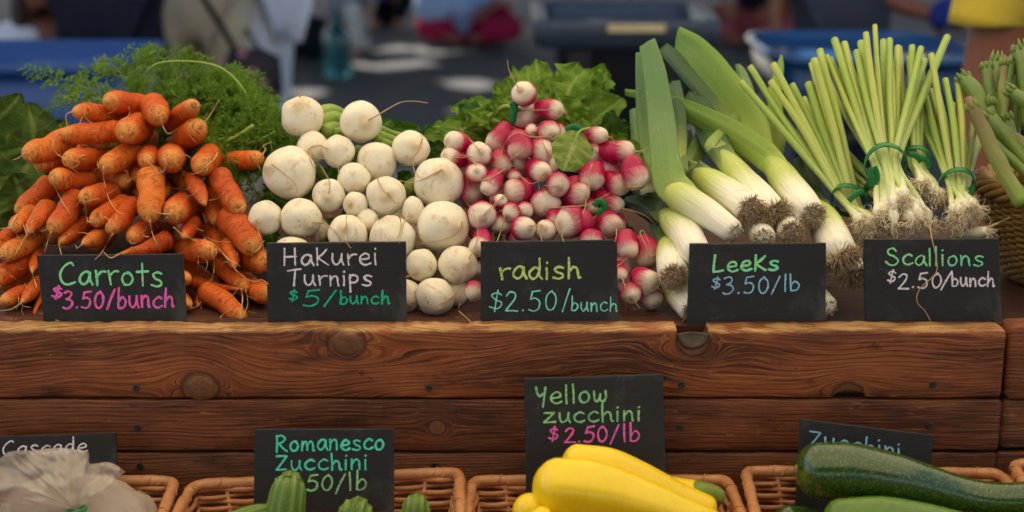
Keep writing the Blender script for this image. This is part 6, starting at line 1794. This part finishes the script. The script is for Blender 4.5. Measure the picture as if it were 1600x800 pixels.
# ------------------------------------------------------------------ chalk handwriting
GL = {
 'a': (.85, [[(.74,.86),(.45,1.0),(.12,.72),(.06,.3),(.3,.02),(.6,.25),(.74,.82)], [(.74,.92),(.76,.4),(.95,.0)]]),
 'b': (.8, [[(.06,1.75),(.08,.9),(.09,.05)], [(.09,.55),(.4,.95),(.74,.6),(.6,.12),(.3,.0),(.09,.08)]]),
 'c': (.85, [[(.8,.86),(.5,1.0),(.12,.65),(.15,.2),(.5,.0),(.86,.16)]]),
 'd': (.9, [[(.72,.82),(.45,.98),(.12,.68),(.06,.3),(.3,.02),(.6,.22),(.74,.7)], [(.72,1.75),(.74,.9),(.76,.3),(.95,.0)]]),
 'e': (.85, [[(.1,.48),(.45,.52),(.72,.62),(.72,.88),(.45,1.02),(.14,.75),(.1,.3),(.45,.0),(.86,.16)]]),
 'h': (.85, [[(.08,1.75),(.09,.9),(.1,.0)], [(.1,.5),(.4,.95),(.66,.8),(.72,.3),(.78,.02),(.9,.06)]]),
 'i': (.3, [[(.12,1.0),(.13,.5),(.14,.0)], [(.12,1.42),(.15,1.46)]]),
 'k': (.9, [[(.1,1.5),(.11,.8),(.12,.0)], [(.8,1.4),(.45,.95),(.14,.66)], [(.14,.66),(.5,.36),(.92,.02)]]),
 'l': (.3, [[(.1,1.75),(.12,.9),(.14,.0)]]),
 'm': (1.25, [[(.06,.98),(.08,.0)], [(.08,.5),(.32,.95),(.5,.75),(.54,.05)], [(.55,.5),(.82,.95),(1.02,.7),(1.08,.0),(1.18,.02)]]),
 'n': (.85, [[(.08,1.0),(.1,.5),(.11,.0)], [(.11,.52),(.4,.97),(.66,.8),(.72,.3),(.76,.0)]]),
 'o': (.85, [[(.55,.98),(.2,.85),(.06,.45),(.25,.04),(.6,.08),(.78,.5),(.62,.9),(.42,.99)]]),
 'p': (.85, [[(.1,1.0),(.1,.3),(.12,-.65)], [(.1,.75),(.4,1.0),(.72,.75),(.62,.35),(.3,.25),(.12,.3)]]),
 'r': (.7, [[(.08,1.0),(.14,.5),(.2,.0)], [(.15,.55),(.32,.85),(.55,.98),(.74,.96)]]),
 's': (.8, [[(.74,.92),(.45,1.02),(.16,.84),(.34,.56),(.66,.4),(.72,.16),(.45,.0),(.05,.1)]]),
 't': (.75, [[(.4,1.65),(.41,.8),(.43,.0)], [(.02,1.02),(.78,1.08)]]),
 'u': (.9, [[(.08,1.0),(.1,.4),(.3,.02),(.56,.15),(.72,.6),(.74,1.0)], [(.74,1.0),(.76,.4),(.92,.0)]]),
 'w': (1.1, [[(.06,.98),(.12,.3),(.28,.02),(.46,.3),(.52,.7)], [(.52,.7),(.56,.2),(.74,.02),(.95,.35),(.94,.98)]]),
 'z': (.9, [[(.08,.98),(.8,1.0)], [(.8,1.0),(.42,.5),(.04,.02)], [(.04,.02),(.45,.02),(.9,.06)]]),
 'C': (1.15, [[(1.0,1.5),(.8,1.68),(.4,1.4),(.1,.8),(.22,.2),(.6,.0),(1.1,.18)]]),
 'H': (1.1, [[(.1,1.6),(.11,.8),(.12,.0)], [(.86,1.62),(.87,.8),(.88,.05)], [(.1,.78),(.95,.84)]]),
 'T': (1.1, [[(.0,1.5),(.5,1.62),(1.0,1.68)], [(.55,1.6),(.54,.8),(.54,.0)]]),
 'L': (.9, [[(.16,1.7),(.12,.8),(.1,.04)], [(.1,.04),(.45,.06),(.84,.16)]]),
 'S': (1.1, [[(.85,1.4),(.6,1.68),(.22,1.5),(.25,1.1),(.7,.85),(1.0,.45),(.8,.08),(.4,.0),(.02,.34)]]),
 'R': (1.05, [[(.1,1.65),(.12,.8),(.1,-.05)], [(.1,1.55),(.5,1.68),(.85,1.35),(.6,.98),(.16,.82)], [(.3,.85),(.6,.4),(1.0,.02)]]),
 'Z': (1.0, [[(.06,1.5),(.5,1.52),(.92,1.5)], [(.92,1.5),(.5,.75),(.1,.04)], [(.1,.04),(.5,.06),(.86,.1)]]),
 'Y': (.9, [[(.05,1.55),(.12,1.0),(.34,.72),(.6,.9)], [(.72,1.5),(.66,.6),(.58,-.3)]]),
 '$': (.7, [[(.6,1.12),(.4,1.28),(.12,1.1),(.3,.82),(.6,.62),(.5,.3),(.28,.24),(.04,.36)], [(.42,1.45),(.36,.8),(.26,.05)]]),
 '2': (.95, [[(.12,1.2),(.4,1.5),(.76,1.38),(.7,.95),(.4,.5),(.06,.04)], [(.06,.04),(.5,.03),(.9,.0)]]),
 '3': (.95, [[(.16,1.42),(.5,1.56),(.78,1.36),(.66,1.02),(.36,.84)], [(.36,.84),(.74,.74),(.86,.4),(.6,.06),(.3,-.02),(.04,.1)]]),
 '5': (.95, [[(.86,1.52),(.3,1.44)], [(.3,1.44),(.16,.88)], [(.16,.88),(.5,.96),(.82,.7),(.74,.2),(.4,.0),(.06,.1)]]),
 '0': (.95, [[(.55,1.5),(.2,1.2),(.08,.6),(.28,.08),(.6,.1),(.84,.6),(.78,1.15),(.5,1.5)]]),
 '.': (.3, [[(.1,.04),(.14,.08)]]),
 '/': (.75, [[(.66,1.62),(.36,.8),(.04,-.15)]]),
 ' ': (.5, []),
}
SIGNS = []
def stroke(mb, pts, wm, nrm, seed):
    """Flat chalk stroke with round ends, standing a little off the board."""
    n = len(pts)
    V = []; F = []
    L = [Vector(p) for p in pts]
    d0 = (L[1] - L[0]).normalized(); d1 = (L[-1] - L[-2]).normalized()
    cap0 = [L[0] - d0 * wm * .5 * f for f in (1.0, .87, .5)]; cap1 = [L[-1] + d1 * wm * .5 * f for f in (.5, .87, 1.0)]
    cw = [.08, .5, .87]
    allp = cap0 + L + cap1
    ww = cw + [1.0] * n + cw[::-1]
    for i, p in enumerate(allp):
        t = (allp[min(i + 1, len(allp) - 1)] - allp[max(i - 1, 0)])
        t = t.normalized() if t.length > 1e-9 else d0
        s = t.cross(nrm).normalized()
        w = wm * .5 * ww[i] * (1 + .38 * mnoise.noise(Vector((p.x * 260, p.z * 260, seed))))
        V += [p + s * w, p + nrm * .00016, p - s * w]
    for i in range(len(allp) - 1):
        a = i * 3
        F += [(a, a + 1, a + 4, a + 3), (a + 1, a + 2, a + 5, a + 4)]
    mb.add(V, F)
def sign(label, quad, y_bot, lean, lines, leg=None, th=.0062):
    """quad = top left, top right, bottom right, bottom left photo pixels; lines = (text, mat, x0, x1, baseline y at x0, at x1, x-height px, stroke px)."""
    (ax, ay), (bx_, by_), (cx, cy), (dx, dy) = quad
    top, bot = (ay + by_) / 2, (cy + dy) / 2
    def Q(px, py, off=0.0):
        return P(px, py, y_bot + lean * (bot - py) / (bot - top) - off)
    c3 = Q((ax + cx) / 2, (ay + cy) / 2)
    t = thing('price_sign', Q((dx + cx) / 2, bot), label, 'sign', 'slate price signs')
    out = [(ax, ay), (bx_, by_), (cx, cy), (dx, dy)]
    if leg: out = [(ax, ay), (bx_, by_), (cx, cy)] + leg
    # outline densified, slightly uneven like cut slate
    dense = []
    for i in range(len(out)):
        p, q = np.array(out[i], float), np.array(out[(i + 1) % len(out)], float)
        k = max(2, int(np.linalg.norm(q - p) / 6))
        for j in range(k):
            f = j / k
            w = p + (q - p) * f
            nn = .5 * mnoise.noise(Vector((w[0] * .13, w[1] * .13, len(label))))
            dense.append((w[0] + nn, w[1] + nn * .8))
    vf = [Q(*p) for p in dense]
    nrm = (vf[len(vf) // 3] - vf[0]).cross(vf[2 * len(vf) // 3] - vf[0]).normalized()
    if nrm.y > 0: nrm = -nrm
    n = len(vf)
    ctr = sum(vf, Vector()) / n
    inn = [v + (ctr - v).normalized() * .0009 for v in vf]
    mb = MB()
    bk = [v - nrm * th for v in vf]
    bk2 = [v - nrm * th for v in inn]
    fr = [v - nrm * .0007 for v in vf]
    V = inn + fr + bk
    F = [tuple(range(n))]
    for k in range(n):
        k2 = (k + 1) % n
        F.append((k, n + k, n + k2, k2)); F.append((n + k, 2 * n + k, 2 * n + k2, n + k2))
    F.append(tuple(2 * n + k for k in range(n - 1, -1, -1)))
    mb.add(V, F)
    bd_ = mb.build('board', M['slate'], t, smooth=False)
    for li, (txt, mat, x0, x1, yb0, yb1, xh, sw) in enumerate(lines):
        rg = random.Random(li * 7 + len(txt) + int(x0))
        adv = []; x = 0
        for ch in txt:
            adv.append(x); x += GL[ch][0] + .22
        tot = x - .22
        kx = (x1 - x0) / tot
        mb = MB()
        for ch, a_ in zip(txt, adv):
            jy = rg.uniform(-.05, .05); js = rg.uniform(.94, 1.06); sl = rg.uniform(-.02, .05)
            for st in GL[ch][1]:
                p2 = []
                for (gx, gy) in st:
                    px = x0 + (a_ + gx + sl * gy + rg.uniform(-.02, .02)) * kx
                    base = yb0 + (yb1 - yb0) * (px - x0) / max(1, x1 - x0)
                    p2.append((px, base - (gy * js + jy) * xh))
                k = max(5, len(p2) * 5) if len(p2) > 2 else 6
                pts = [Q(q[0], q[1], .00045) for q in spline(p2, k)]
                stroke(mb, pts, sw * .70 * MPP(pts[0]) * rg.uniform(.9, 1.12), nrm, rg.random() * 50)
        mb.build('lettering', M[mat], t)
    SIGNS.append((min(ax, dx), max(bx_, cx), top, bot, Q))
    return t
YS = .0395
sign('slate price sign reading Carrots in green and pink chalk', [(57,399),(285,397),(291,503),(68,504)], YS, .010, [('Carrots','ch_green',92,254,444,447,21,5.0), ('$','ch_pink',81,97,467,467,14,5.0), ('3.50/bunch','ch_pink',98,271,482,480,17,5.0)])
sign('slate price sign reading Hakurei Turnips in white and teal chalk', [(416,380),(634,378),(635,502),(418,503)], YS, .010, [('Hakurei','ch_white',442,590,414,414,17,4.2), ('Turnips','ch_white',449,581,446,446,15.5,4.2), ('$','ch_teal',452,466,471,471,13,3.8), ('5','ch_teal',473,500,479,478,17,4.2), ('/','ch_teal',506,526,476,476,14,4.2), ('bunch','ch_teal',531,608,475,474,11.5,4.0)])
sign('slate price sign reading radish in lime and aqua chalk', [(751,378),(964,375),(966,501),(751,502)], YS, .010, [('radish','ch_lime',780,906,437,434,18,5.0), ('$','ch_aqua',764,786,487,487,23,3.2), ('2.50','ch_aqua',789,871,486,486,21,3.6), ('/','ch_aqua',878,891,485,485,21,3.2), ('bunch','ch_aqua',892,964,486,486,13.5,3.2)])
sign('slate price sign reading Leeks, its lower left corner dipping into the knot hole', [(1078,381),(1291,380),(1290,501),(1073,501)], YS, .010, [('Leeks','ch_green',1113,1216,425,422,15,5.2), ('$','ch_blue',1111,1126,452,452,13.5,3.6), ('3.50','ch_blue',1129,1202,460,458,17,3.6), ('/lb','ch_blue',1205,1250,457,453,15,4.0)],
     leg=[(1104,501),(1099,512),(1086,520),(1073,525)])
sign('slate price sign reading Scallions with a root strand hanging down its face', [(1350,374),(1561,373),(1565,501),(1353,502)], YS, .010, [('Scallions','ch_green',1384,1536,414,415,16,4.0), ('$','ch_white',1386,1400,443,443,15,3.6), ('2.50','ch_white',1403,1472,451,449,16,4.0), ('/','ch_white',1470,1488,451,451,17,4.0), ('bunch','ch_white',1487,1553,447,447,13,4.0)])
# lower tier signs, standing in the baskets against the planks
sign('slate price sign reading Romanesco Zucchini in mint chalk', [(398,671),(616,670),(615,800),(396,800)], -.075, .018, [('Romanesco','ch_mint',431,600,705,702,15.5,4.4), ('Zucchini','ch_mint',430,574,735,733,15,4.4), ('$','ch_sage',428,442,764,764,14,4.0), ('2.50','ch_sage',446,520,768,766,17,4.2), ('/lb','ch_sage',524,573,768,764,17,4.2)])
sign('slate price sign reading Yellow zucchini with a pink price', [(819,592),(1036,585),(1041,770),(822,776)], -.060, .020, [('Yellow','ch_sage',836,950,632,627,17,4.6), ('zucchini','ch_sage',849,1001,660,657,15,4.6), ('$','ch_pink',857,873,690,690,16,4.2), ('2.50','ch_pink',882,950,692,690,15.5,4.2), ('/lb','ch_pink',953,1000,692,688,16,4.2)])
sign('tilted slate price sign reading Zucchini behind the dark zucchini', [(1251,655),(1458,680),(1452,800),(1243,800)], -.070, .018, [('Zucchini','ch_sky',1264,1408,696,718,16,4.2)])
sign('slate price sign at the lower left, its word half hidden by the plastic bag', [(-40,683),(180,677),(182,770),(-38,776)], -.055, .014, [('Cascade','ch_white',3,136,712,706,13.5,3.4)])
# long root strand over the scallion sign
def sign_front(px, py):
    for (x0, x1, t_, b_, Q) in SIGNS:
        if x0 <= px <= x1 and t_ - 1 <= py <= b_: return Q(px, py).y
    return None
_fy = front_y
def front_y(px, py, default):
    s = sign_front(px, py)
    v = _fy(px, py, default)
    return min(v, s - .0012) if s is not None else v
rs = thing('root_strand', P(1460, 400, YS), 'single thin root strand hanging down over the scallion sign', 'root strand')
pp = spline([(1452,346),(1456,372),(1463,404),(1464,422),(1456,434),(1442,446),(1433,460),(1434,474),(1444,484),(1449,492),(1454,502)], 44)
mb = MB()
pts = [P(q[0], q[1], (YS + .010 * (501 - q[1]) / 127 - .0022) if q[1] > 374 else YS + .010 + (374 - q[1]) * .0014) for q in pp]
mb.loft(pts, [.00055 * (1 - .4 * i / 43) for i in range(44)], 6); mb.build('strand', M['root'], rs)
flush_hairs()

# ------------------------------------------------------------------ wicker trays on the lower shelf
BG = 'rectangular wicker trays on the lower shelf'
def tray(label, bl, br, yback, depth, seed, drop=.012, height=.085, rowgap=.0064, flare=.018):
    BL = P(bl[0], bl[1], yback); BR = P(br[0], br[1], yback)
    FL = BL + Vector((-.012, -depth, -drop)); FR = BR + Vector((.012, -depth, -drop))
    top = [BL, BR, FR, FL]
    ctr = (BL + BR + FL + FR) / 4
    bot = []
    for c in top:
        v = c + Vector((-math.copysign(flare, c.x - ctr.x), -math.copysign(flare, c.y - ctr.y), 0)); v.z = max(.6775, c.z - height)
        bot.append(v)
    t = thing('wicker_tray', (ctr.x, ctr.y, .676), label, 'basket', BG)
    rg = random.Random(seed)
    mb = MB(); ms = MB()
    for s in range(4):
        a0, a1 = top[s], top[(s + 1) % 4]; b0_, b1 = bot[s], bot[(s + 1) % 4]
        ln = (a1 - a0).length
        ns = max(4, int(ln / .034))
        out = ((a0 + a1) / 2 - ctr); out.z = 0; out.normalize()
        rows = int((a0 - b0_).length / rowgap)
        for r in range(rows):
            f = (r + .8) / (rows + .3)
            p0_, p1 = a0.lerp(b0_, f), a1.lerp(b1, f)
            n_ = ns * 6 + 1
            pts = []
            sag = rg.uniform(-.0009, .0009)
            for k in range(n_):
                q = k / (n_ - 1)
                ph = math.pi * q * ns + (math.pi if r % 2 else 0)
                pts.append(p0_.lerp(p1, q) + out * (.0030 * math.sin(ph)) + Vector((0, 0, sag * math.sin(q * 9 + r) + .0006 * mnoise.noise(Vector((q * 8, r, seed))))))
            mb.loft(pts, [.0030 * rg.uniform(.82, 1.12)] * n_, 7, cap=True, nz=.1, nscale=120)
        for k in range(ns + 1):
            q = k / ns
            ms.loft([a0.lerp(a1, q), b0_.lerp(b1, q)], [.0026, .0026], 7)
    mb.build('weave', M['wicker'], t)
    ms.build('stakes', M['wicker'], t)
    # thick wrapped rim, rounded at the corners
    mb = MB(); loop = []
    for s in range(4):
        p, q, r = top[s - 1], top[s], top[(s + 1) % 4]
        rr = .016
        e0 = q + (p - q).normalized() * rr; e1 = q + (r - q).normalized() * rr
        for k in range(7):
            u = k / 6
            loop.append(e0 * (1 - u) ** 2 + q * 2 * u * (1 - u) + e1 * u ** 2)
        nxt = top[(s + 1) % 4]; e2 = nxt + (q - nxt).normalized() * rr
        for k in range(1, 40): loop.append(e1.lerp(e2, k / 40))
    loop.append(loop[0])
    n_ = len(loop)
    L = 0; rad = []
    for i, p in enumerate(loop):
        if i: L += (p - loop[i - 1]).length
        rad.append(.0056 * (1 + .10 * abs(math.sin(L / .014 + seed)) + .05 * mnoise.noise(Vector((L * 60, seed, 0)))))
    mb.loft([p + Vector((0, 0, .002)) for p in loop], rad, 12, cap=False, nz=.12, nscale=90)
    # overlapping peel of the wrapped rim
    for k in range(0, n_ - 1, 9):
        c = loop[k]; d = (loop[k + 1] - c).normalized(); sd = d.cross(Vector((0, 0, 1))).normalized()
        pts = []
        for j in range(15):
            a_ = j / 14 * 2 * math.pi
            pts.append(c + Vector((0, 0, .002)) + d * (.012 * (j / 14 - .5)) + (sd * math.cos(a_) + Vector((0, 0, 1)) * math.sin(a_)) * .0062)
        mb.loft(pts, [.0008] * 15, 5)
    mb.build('rim', M['wicker'], t)
    mb = MB(); v = [p.copy() for p in bot]
    zf = min(p.z for p in bot)
    mb.add([(p.x, p.y, zf - .001) for p in bot] + [(p.x, p.y, zf + .005) for p in bot], [(0, 1, 2, 3), (7, 6, 5, 4), (0, 4, 5, 1), (1, 5, 6, 2), (2, 6, 7, 3), (3, 7, 4, 0)])
    mb.build('bottom', M['wicker'], t, smooth=False)
    return t
tray('wicker tray at the lower left holding the clear plastic bag', (-150,752), (274,754), -.03, .27, 1)
tray('wicker tray holding the ribbed romanesco zucchini, tilted up at its right', (302,760), (718,740), -.03, .27, 2)
tray('wicker tray holding the yellow zucchini', (738,753), (1136,752), -.03, .27, 3)
tray('wicker tray holding the dark green zucchini', (1164,738), (1562,742), -.03, .27, 4)
tray('wicker tray cut off at the lower right corner', (1580,727), (1960,727), -.03, .27, 5)

# ------------------------------------------------------------------ zucchini
def gourd(name, label, cat, group, way, y0, y1, mat, ridge=None, round_end=True, nz=.02, stem=None, sides=40, n=40, ends=(1, 1), extra=None):
    pts, ws = px_path(way, y0, y1, n)
    rad = [w / 2 for w in ws]
    d0 = (pts[0] - pts[1]).normalized(); d1 = (pts[-1] - pts[-2]).normalized()
    h0 = []; r0 = []
    if ends[0]:
        for f in (.99, .94, .82, .6, .32): h0.append(pts[0] + d0 * rad[0] * f * .85); r0.append(rad[0] * math.sqrt(1 - f * f) + .0004)
    h1 = []; r1 = []
    if ends[1]:
        for f in (.32, .6, .82, .94, .99): h1.append(pts[-1] + d1 * rad[-1] * f * .85); r1.append(rad[-1] * math.sqrt(1 - f * f) + .0004)
    t = thing(name, pts[n // 2], label, cat, group)
    mb = MB(); mb.loft(h0 + pts + h1, r0 + rad + r1, sides, ridge=ridge, nz=nz, nscale=26)
    mb.build('fruit', mat, t)
    return t, pts, rad, d0, d1
M['scar'] = plain('dry_blossom_scar', C(136, 104, 62), .8, 200, .4)
ZG = 'dark green zucchini in the right tray'
t, pts, rad, d0, d1 = gourd('zucchini', 'big glossy dark green zucchini lying across the tilted zucchini sign', 'zucchini', ZG, [(1280,735,88), (1330,738,92), (1390,748,84), (1450,762,70), (1520,778,58), (1590,782,56), (1660,770,60)], -.135, -.115, M['zuke'], ridge=lambda th, s: 1 + .018 * math.cos(5 * th))
mb = MB(); mb.loft([pts[0] + d0 * rad[0] * .80, pts[0] + d0 * rad[0] * .90], [.006, .003], 12); mb.build('blossom_scar', M['scar'], t)
gourd('zucchini', 'lighter green zucchini lowest in front of the big dark one', 'zucchini', ZG, [(1315,812,66), (1380,812,72), (1460,826,72), (1560,850,66), (1640,860,60)], -.185, -.165, plain('light_zucchini_skin', C(86, 118, 40), .26, 160, .35), ridge=lambda th, s: 1 + .02 * math.cos(5 * th))
gourd('zucchini', 'dark zucchini end just showing left of the zucchini sign', 'zucchini', ZG, [(1232,812,46), (1262,822,56), (1320,850,60), (1400,880,60)], -.150, -.12, M['zuke'], ridge=lambda th, s: 1 + .018 * math.cos(5 * th))
YG = 'yellow zucchini in the middle tray'
t, pts, rad, d0, d1 = gourd('yellow_zucchini', 'largest yellow zucchini in front, widening toward the left', 'yellow zucchini', YG, [(872,762,94), (920,768,98), (980,782,86), (1050,805,70), (1120,832,60)], -.165, -.150, M['yzuke'], ridge=lambda th, s: 1 + .035 * math.cos(5 * th))
gourd('yellow_zucchini', 'yellow zucchini lying behind the largest one', 'yellow zucchini', YG, [(902,722,56), (950,732,64), (1000,752,60), (1050,775,52), (1100,795,46)], -.120, -.108, M['yzuke'], ridge=lambda th, s: 1 + .02 * math.cos(5 * th))
t, pts, rad, d0, d1 = gourd('yellow_zucchini', 'yellow zucchini with a green stem end at the right of the sign', 'yellow zucchini', YG, [(1000,768,48), (1040,766,44), (1080,768,38)], -.090, -.088, M['yzuke'])
mb = MB(); q, w_ = px_path([(1082,768,35), (1098,768,32), (1114,772,28), (1128,777,24)], -.0895, -.091, 12); mb.loft(q + [q[-1] + Vector((.002, 0, -.0003))], [a / 2 for a in w_] + [w_[-1] * .38], 14, nz=.1, nscale=90); mb.build('stem', plain('green_fruit_stem', C(112, 136, 48), .45, 120, .35), t)
gourd('yellow_zucchini', 'yellow zucchini end at the lower left of the pile', 'yellow zucchini', YG, [(826,796,52), (850,815,58), (900,850,58)], -.175, -.15, M['yzuke'])
gourd('yellow_zucchini', 'yellow zucchini with a brown scar at the bottom left', 'yellow zucchini', YG, [(846,808,34), (856,822,44), (900,860,50)], -.205, -.19, M['yzuke'])
RZG = 'ribbed romanesco zucchini in the left tray'
def rz(label, way, y0, y1, amp=.06):
    rg_ = lambda th, s: 1 + amp * (1 - 2.0 * abs(math.sin(5 * th)) ** .7) * (1 if s > .02 else .6)
    pts, ws = px_path(way, y0, y1, 26)
    rad = [w / 2 for w in ws]
    t = thing('romanesco_zucchini', pts[13], label, 'zucchini', RZG)
    d0 = (pts[0] - pts[1]).normalized()
    mb = MB()
    mb.loft([pts[0] + d0 * rad[0] * .55, pts[0] + d0 * rad[0] * .5, pts[0] + d0 * rad[0] * .3] + pts, [rad[0] * .3, rad[0] * .6, rad[0] * .88] + rad, 80, ridge=rg_, nz=.05, nscale=60)
    mb.build('fruit', M['rzuke'], t)
    mb = MB(); mb.loft([pts[0] + d0 * rad[0] * .2, pts[0] + d0 * rad[0] * .5, pts[0] + d0 * rad[0] * .82, pts[0] + d0 * rad[0] * .88], [rad[0] * .86, rad[0] * .62, rad[0] * .52, rad[0] * .3], 30, ridge=lambda th, s: 1 + .15 * math.cos(5 * th), nz=.1, nscale=80); mb.build('stem', M['rzuke'], t)
rz('tallest ribbed zucchini standing in front of the romanesco sign', [(453,757,46), (451,768,53), (447,790,57), (438,840,64)], -.150, -.165)
rz('ribbed zucchini lying low to the left of the tallest one', [(420,797,20), (400,806,36), (370,822,46), (330,850,48)], -.160, -.17)
rz('small knobbly ribbed zucchini top under the price line of the sign', [(558,797,44), (556,806,50), (550,850,56)], -.150, -.16, .14)
rz('ribbed zucchini top at the right of the romanesco tray', [(651,788,36), (650,798,44), (650,850,50)], -.150, -.16)

# ------------------------------------------------------------------ plastic bag
g = G('thin_plastic_bag')
nz_ = g.noise(g.obj(), 26, 4, .65, .5)
g.set(color=g.mix(nz_, C(196, 180, 160), C(226, 218, 206)), rough=.16, spec=.6)
g.bump(g.noise(g.obj(), 34, 4, .6, 2.0), .35, .004)
tr_ = g.n('ShaderNodeBsdfTransparent'); tl_ = g.n('ShaderNodeBsdfTranslucent'); g.put(tl_.inputs[0], C(214, 200, 180))
m1 = g.n('ShaderNodeMixShader'); m1.inputs[0].default_value = .35; g.nt.links.new(g.b.outputs[0], m1.inputs[1]); g.nt.links.new(tl_.outputs[0], m1.inputs[2])
m2 = g.n('ShaderNodeMixShader'); g.put(m2.inputs[0], g.math('ADD', g.math('MULTIPLY', nz_, .3), .22)); g.nt.links.new(m1.outputs[0], m2.inputs[1]); g.nt.links.new(tr_.outputs[0], m2.inputs[2])
g.nt.links.new(m2.outputs[0], g.out.inputs[0])
M['bag'] = g.m
yb_ = -.17
kn = P(120, 797, yb_)
pb = thing('plastic_bag', (kn.x, yb_, .70), 'clear wrinkled plastic bag gathered with a green tie in the lower left tray', 'bag')
mb = MB(); V = []; F = []; A = []
outl = [(196,737),(180,726),(166,722),(152,724),(140,724),(139,712),(136,706),(118,702),(96,700),(72,701),(52,704),(30,704),(12,707),(0,716),(-22,728),(-44,742),(-66,760),(-84,782)]
od = spline(outl, 150)
nr = 22
for i, q in enumerate(od):
    u = i / (len(od) - 1)
    for j in range(nr):
        f = (j / (nr - 1))
        px, py = 120 + (q[0] - 120) * f, 797 + (q[1] - 797) * f
        pl_ = (.030 * mnoise.noise(Vector((u * 4, f * 1.5, 4.0))) + .020 * (abs(mnoise.noise(Vector((px * .022 + 3, py * .03, 8.0)))) - .3) + .010 * abs(mnoise.noise(Vector((px * .06 + u * 4, py * .05, 2.0)))) + .006 * (1 - f) * mnoise.noise(Vector((u * 26, f * 2, 1.0)))) * (f ** .5) * (1.15 - .75 * f)
        cr_ = .012 * f * f * mnoise.noise(Vector((px * .035, py * .035, 3.0))) + .008 * f * abs(mnoise.noise(Vector((px * .07, py * .07, 9.0)))) + .006 * f * abs(mnoise.noise(Vector((u * 12, f * 6, 2.0)))) + .003 * f * mnoise.noise(Vector((u * 30, f * 14, 6.0)))
        V.append(P(px, py, yb_ - .004 + .045 * f * f + pl_ + cr_)); A.append((f, u, 0))
for i in range(len(od) - 1):
    for j in range(nr - 1):
        a_ = i * nr + j
        F.append((a_, a_ + 1, a_ + nr + 1, a_ + nr))
mb.add(V, F, A)
mb.build('gathered_top', M['bag'], pb)
mb = MB(); V = []; F = []; A = []
bc0 = P(118, 852, yb_ + .055); nu, nv = 40, 64
for i in range(nu + 1):
    th = math.pi * i / nu
    for k in range(nv):
        ph = 2 * math.pi * k / nv
        d = Vector((math.sin(th) * math.cos(ph), math.sin(th) * math.sin(ph), math.cos(th)))
        f = 1 + .10 * mnoise.noise(d * 3 + Vector((3, 1, 7))) + .04 * abs(mnoise.noise(d * 9 + Vector((5, 2, 1))))
        V.append(bc0 + Vector((d.x * .094 * f, d.y * .060 * f, d.z * .078 * f))); A.append((0, 0, 0))
for i in range(nu):
    for k in range(nv):
        F.append((i * nv + k, (i + 1) * nv + k, (i + 1) * nv + (k + 1) % nv, i * nv + (k + 1) % nv))
mb.add(V, F, A); mb.build('bag_body', M['bag'], pb)
mb = MB(); ring_ = [kn + Vector((.010 * math.cos(a), -.003 + .008 * math.sin(a), .0022 * math.cos(a) + .001)) for a in [2 * math.pi * k / 24 for k in range(25)]]
mb.loft(ring_, [.0022] * 25, 8, cap=False); mb.build('tie', M['tie'], pb)
pot = plain('tan_potato_skin', C(186, 148, 92), .6, 60, .3, .3, .2, 120)
for k, (dx, dy, dz, r) in enumerate(((-.035, .045, -.02, .026), (.02, .05, -.01, .024), (.05, .06, -.03, .022), (-.005, .04, -.045, .027), (.035, .045, -.055, .025))):
    c_ = bc0 + Vector((dx, dy - .05, dz))
    mb = MB(); mb.loft([c_ + Vector((r * f, 0, 0)) for f in np.linspace(-1.2, 1.2, 14)], [r * math.sqrt(max(.001, 1 - (f / 1.21) ** 2)) for f in np.linspace(-1.2, 1.2, 14)], 16, nz=.1, nscale=40)
    tag(mb.build('potato', pot, origin=c_), 'tan potato seen dimly inside the clear plastic bag', 'potato', 'potatoes inside the plastic bag')
# dry root strands lying on the shelf edge
for (way, lab) in (([(95,503),(84,498),(80,488)], 'dry root scrap on the shelf left of the carrot sign'), ([(737,504),(726,494),(717,486)], 'dry root scrap on the shelf left of the radish sign')):
    t = thing('root_scrap', P(way[0][0], way[0][1], .036), lab, 'root scrap')
    pts = [P(q[0], q[1], .036 + .012 * i / 9) for i, q in enumerate(spline(way, 10))]
    mb = MB(); mb.loft(pts, [.0005] * 10, 6); mb.build('strand', M['root'], t)
